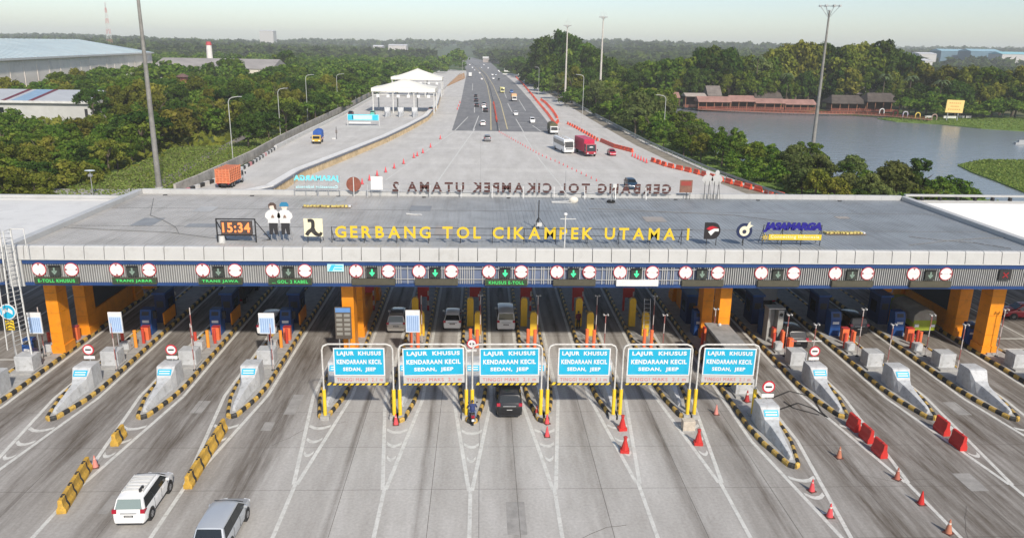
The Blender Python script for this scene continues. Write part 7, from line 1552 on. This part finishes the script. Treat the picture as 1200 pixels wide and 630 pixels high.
for (x, y, z, h, v, where) in CAND:
    if nt < 298:
        nt += 1; kd, cm, tm, li = VAR[v]; lab = KN[v]+' '+where; grp = 'trees '+where
        t = thing('bush' if kd == 'shrub' else 'tree', lab, 'bush' if kd == 'shrub' else 'tree', (x, y, z), tr.uniform(0, 6.28), grp); wsc = tr.uniform(.85, 1.2)*(1.0 if h < 12 else .80); t.scale = (h*wsc, h*wsc, h)
        o = bpy.data.objects.new('crown', cm); col.objects.link(o); o.parent = t; o = bpy.data.objects.new('trunk', tm); col.objects.link(o); o.parent = t
    else:
        V, tn = LOW[tr.randrange(5)]; a = tr.uniform(0, 6.28); Rm = np.array([[math.cos(a), -math.sin(a), 0], [math.sin(a), math.cos(a), 0], [0, 0, 1]]); SV.append((V @ Rm.T)*h*np.array([1.1, 1.1, 1])+np.array([x, y, z])); ST.append(np.clip(tn+tr.uniform(-.2, .2), 0, 1))
if SV: o = bpy.data.objects.new('woodland', leafmesh('woodland', np.concatenate(SV), np.concatenate(ST), LEAF[0])); col.objects.link(o); tag(o, 'dense mixed woods filling the middle distance on the left', 'woodland', None, 'stuff')
# far woods
g = np.random.default_rng(5); FV, FT = [], []
def far(n, y0, y1, hmin, hmax, nq, ls, keep):
    cnt = 0; base_ = [crown_np('dome', nq, ls, 500+i) for i in range(4)]
    while cnt < n:
        y = y0*(y1/y0)**g.random(); x = g.uniform(-1, 1)*y*.74
        if not keep(x, y): continue
        cnt += 1; h = g.uniform(hmin, hmax); V, tn = base_[cnt % 4]; a = g.uniform(0, 6.28); Rm = np.array([[math.cos(a), -math.sin(a), 0], [math.sin(a), math.cos(a), 0], [0, 0, 1]])
        FV.append((V @ Rm.T)*h*np.array([1.3, 1.3, 1])+np.array([x, y, float(hill_h(np.float64(x), np.float64(y)))])); FT.append(np.clip(tn+g.uniform(-.25, .25), 0, 1))
def kp(x, y):
    rx = -10-13*(y-500)/700 if y < 1300 else -28-(y-1300)*.085
    if y < 2600 and abs(x-rx) < 46+max(0, y-1300)*.03: return False
    if x < 0 and y < 1050: return False
    if 440 < y < 1700:
        v = np.array([x, y, 5-CAMH]); d = v @ AX_F; px = 600+FPX*(v @ AX_R)/d
        if 385 < px < 505 and 800 < y < 1350: return False
        if px > 1075 and 980 < y < 1480: return g.random() < .6
    return True
far(2300, 430, 1500, 9, 15, 60, .20, lambda x, y: kp(x, y) and not (x > 0 and y < 520 and x < 70) and not (x > 60 and y < 425))
far(6500, 1300, 5200, 12, 22, 26, .34, kp)
o = bpy.data.objects.new('distant_woods', leafmesh('distant_woods', np.concatenate(FV), np.concatenate(FT), LEAF[1])); col.objects.link(o); tag(o, 'hazy far woods covering the plain and low hills to the skyline', 'woodland', None, 'stuff')
# palms by the lake
def palm(label, base, top):
    t = thing('palm_tree', label, 'palm', base, tr.uniform(0, 6)); h = top-base.z; b = MB(); b.tube([(0, 0, 0), (.15, 0, h*.4), (.1, .1, h*.75), (0, 0, h-1)], .2, 7); b.build('trunk', BARK, t)
    b = MB()
    for k in range(14):
        a = k*.45+tr.uniform(-.1, .1); up = tr.uniform(.1, 1.5); L_ = tr.uniform(3.0, 3.9); prev = Vector((0, 0, h-1)); d = Vector((math.cos(a), math.sin(a), 0)); s_ = Vector((-d.y, d.x, 0))
        for j in range(1, 7):
            f = j/6; c = Vector((0, 0, h-1))+d*L_*f+Vector((0, 0, up*math.sin(f*2.2)*1.2-2.2*f*f)); wd = .55*math.sin(f*math.pi*.9+.25)+.05
            b.face([prev+s_*wd-Vector((0, 0, .25)), prev, c, c+s_*wd-Vector((0, 0, .25))]); b.face([prev, prev-s_*wd-Vector((0, 0, .25)), c-s_*wd-Vector((0, 0, .25)), c]); prev = c
    b.build('crown', mat('palm_green', (.075, .11, .035), .6, var=.3, scale=1), t)
for px, by, Y, tp, lab in ((1033, 122, 362, 89, 'coconut palm left of the pair behind the walkway arches'), (1063, 124, 360, 91, 'coconut palm right of the pair behind the walkway arches'), (921, 116, 372, 88, 'tall thin palm left of the light mast behind the pink roofs'), (1100, 122, 338, 96, 'palm above the yellow billboard'), (885, 106, 376, 68, 'tall thin palm behind the grey gable hut')):
    p = AY(px, by, Y); p.z = -1.2; palm(lab, p, AY(px, tp, Y).z+1)
# grass: one object, nobody could count it
GV, GT = [], []
def tufts(P, n, h, wd, z):
    P = [(p[0], p[1]) for p in P]; xs = [p[0] for p in P]; ys = [p[1] for p in P]; k = 0; pos = []
    while k < n:
        x, y = g.uniform(min(xs), max(xs)), g.uniform(min(ys), max(ys))
        if inpoly(x, y, P): pos.append((x, y, z)); k += 1
    pos = np.array(pos); hh = h*g.uniform(.5, 1.3, n); pos[:, 2] += hh*.42; nm = g.normal(size=(n, 3)); nm[:, 2] = np.abs(nm[:, 2])*.6+.35; nm /= np.linalg.norm(nm, axis=1)[:, None]
    GV.append(quads(pos, nm, hh*wd, g)); GT.append(np.clip(.5+.2*g.normal(size=n), 0, 1))
tufts([(p.x, p.y) for p in SLOPE], 11000, .55, .5, -.2); tufts([(p.x, p.y) for p in ISLE], 14000, .32, .9, -1.25); tufts([(p.x, p.y) for p in SPIT], 9000, .3, 1.0, -1.2); tufts(bank, 9000, .45, .8, -1.2)
UV_, UT_ = GV, GT; GV, GT = [], []
tufts([(-330, 112), (-62, 112), (-60, 170), (-57, 230), (-62, 420), (-420, 420)], 26000, 1.7, .8, -1.5)
um = leafmesh('undergrowth', np.concatenate(GV), np.concatenate(GT), LEAF[2]); o = bpy.data.objects.new('undergrowth', um); col.objects.link(o); tag(o, 'tangled green undergrowth between the trees left of the ramp', 'undergrowth', None, 'stuff'); GV, GT = UV_, UT_
o = bpy.data.objects.new('grass', leafmesh('grass', np.concatenate(GV), np.concatenate(GT), leaf_mat('grass_blades', (.085, .13, .025), (.145, .20, .042), (.23, .25, .08)))); col.objects.link(o); tag(o, 'rough green grass on the slope by the ramp and along the lake shores', 'grass', None, 'stuff')

# ------------------------------------------------------------------ the air: even haze round the whole scene
b = MB(); b.bb(-4950, 4950, -200, 6450, -2.6, 112); hz = b.build('haze', None); hz.data.materials.clear()
M = bpy.data.materials.new('haze_air'); M.use_nodes = True; n = M.node_tree.nodes; l = M.node_tree.links; n.remove(n['Principled BSDF'])
v = n.new('ShaderNodeVolumePrincipled'); v.inputs['Density'].default_value = .00016; v.inputs['Color'].default_value = (.94, .97, 1.0, 1); v.inputs['Anisotropy'].default_value = .0
l.new(v.outputs[0], n['Material Output'].inputs['Volume']); hz.data.materials.append(M); tag(hz, 'pale even haze that fades the far woods', 'haze', None, 'stuff')
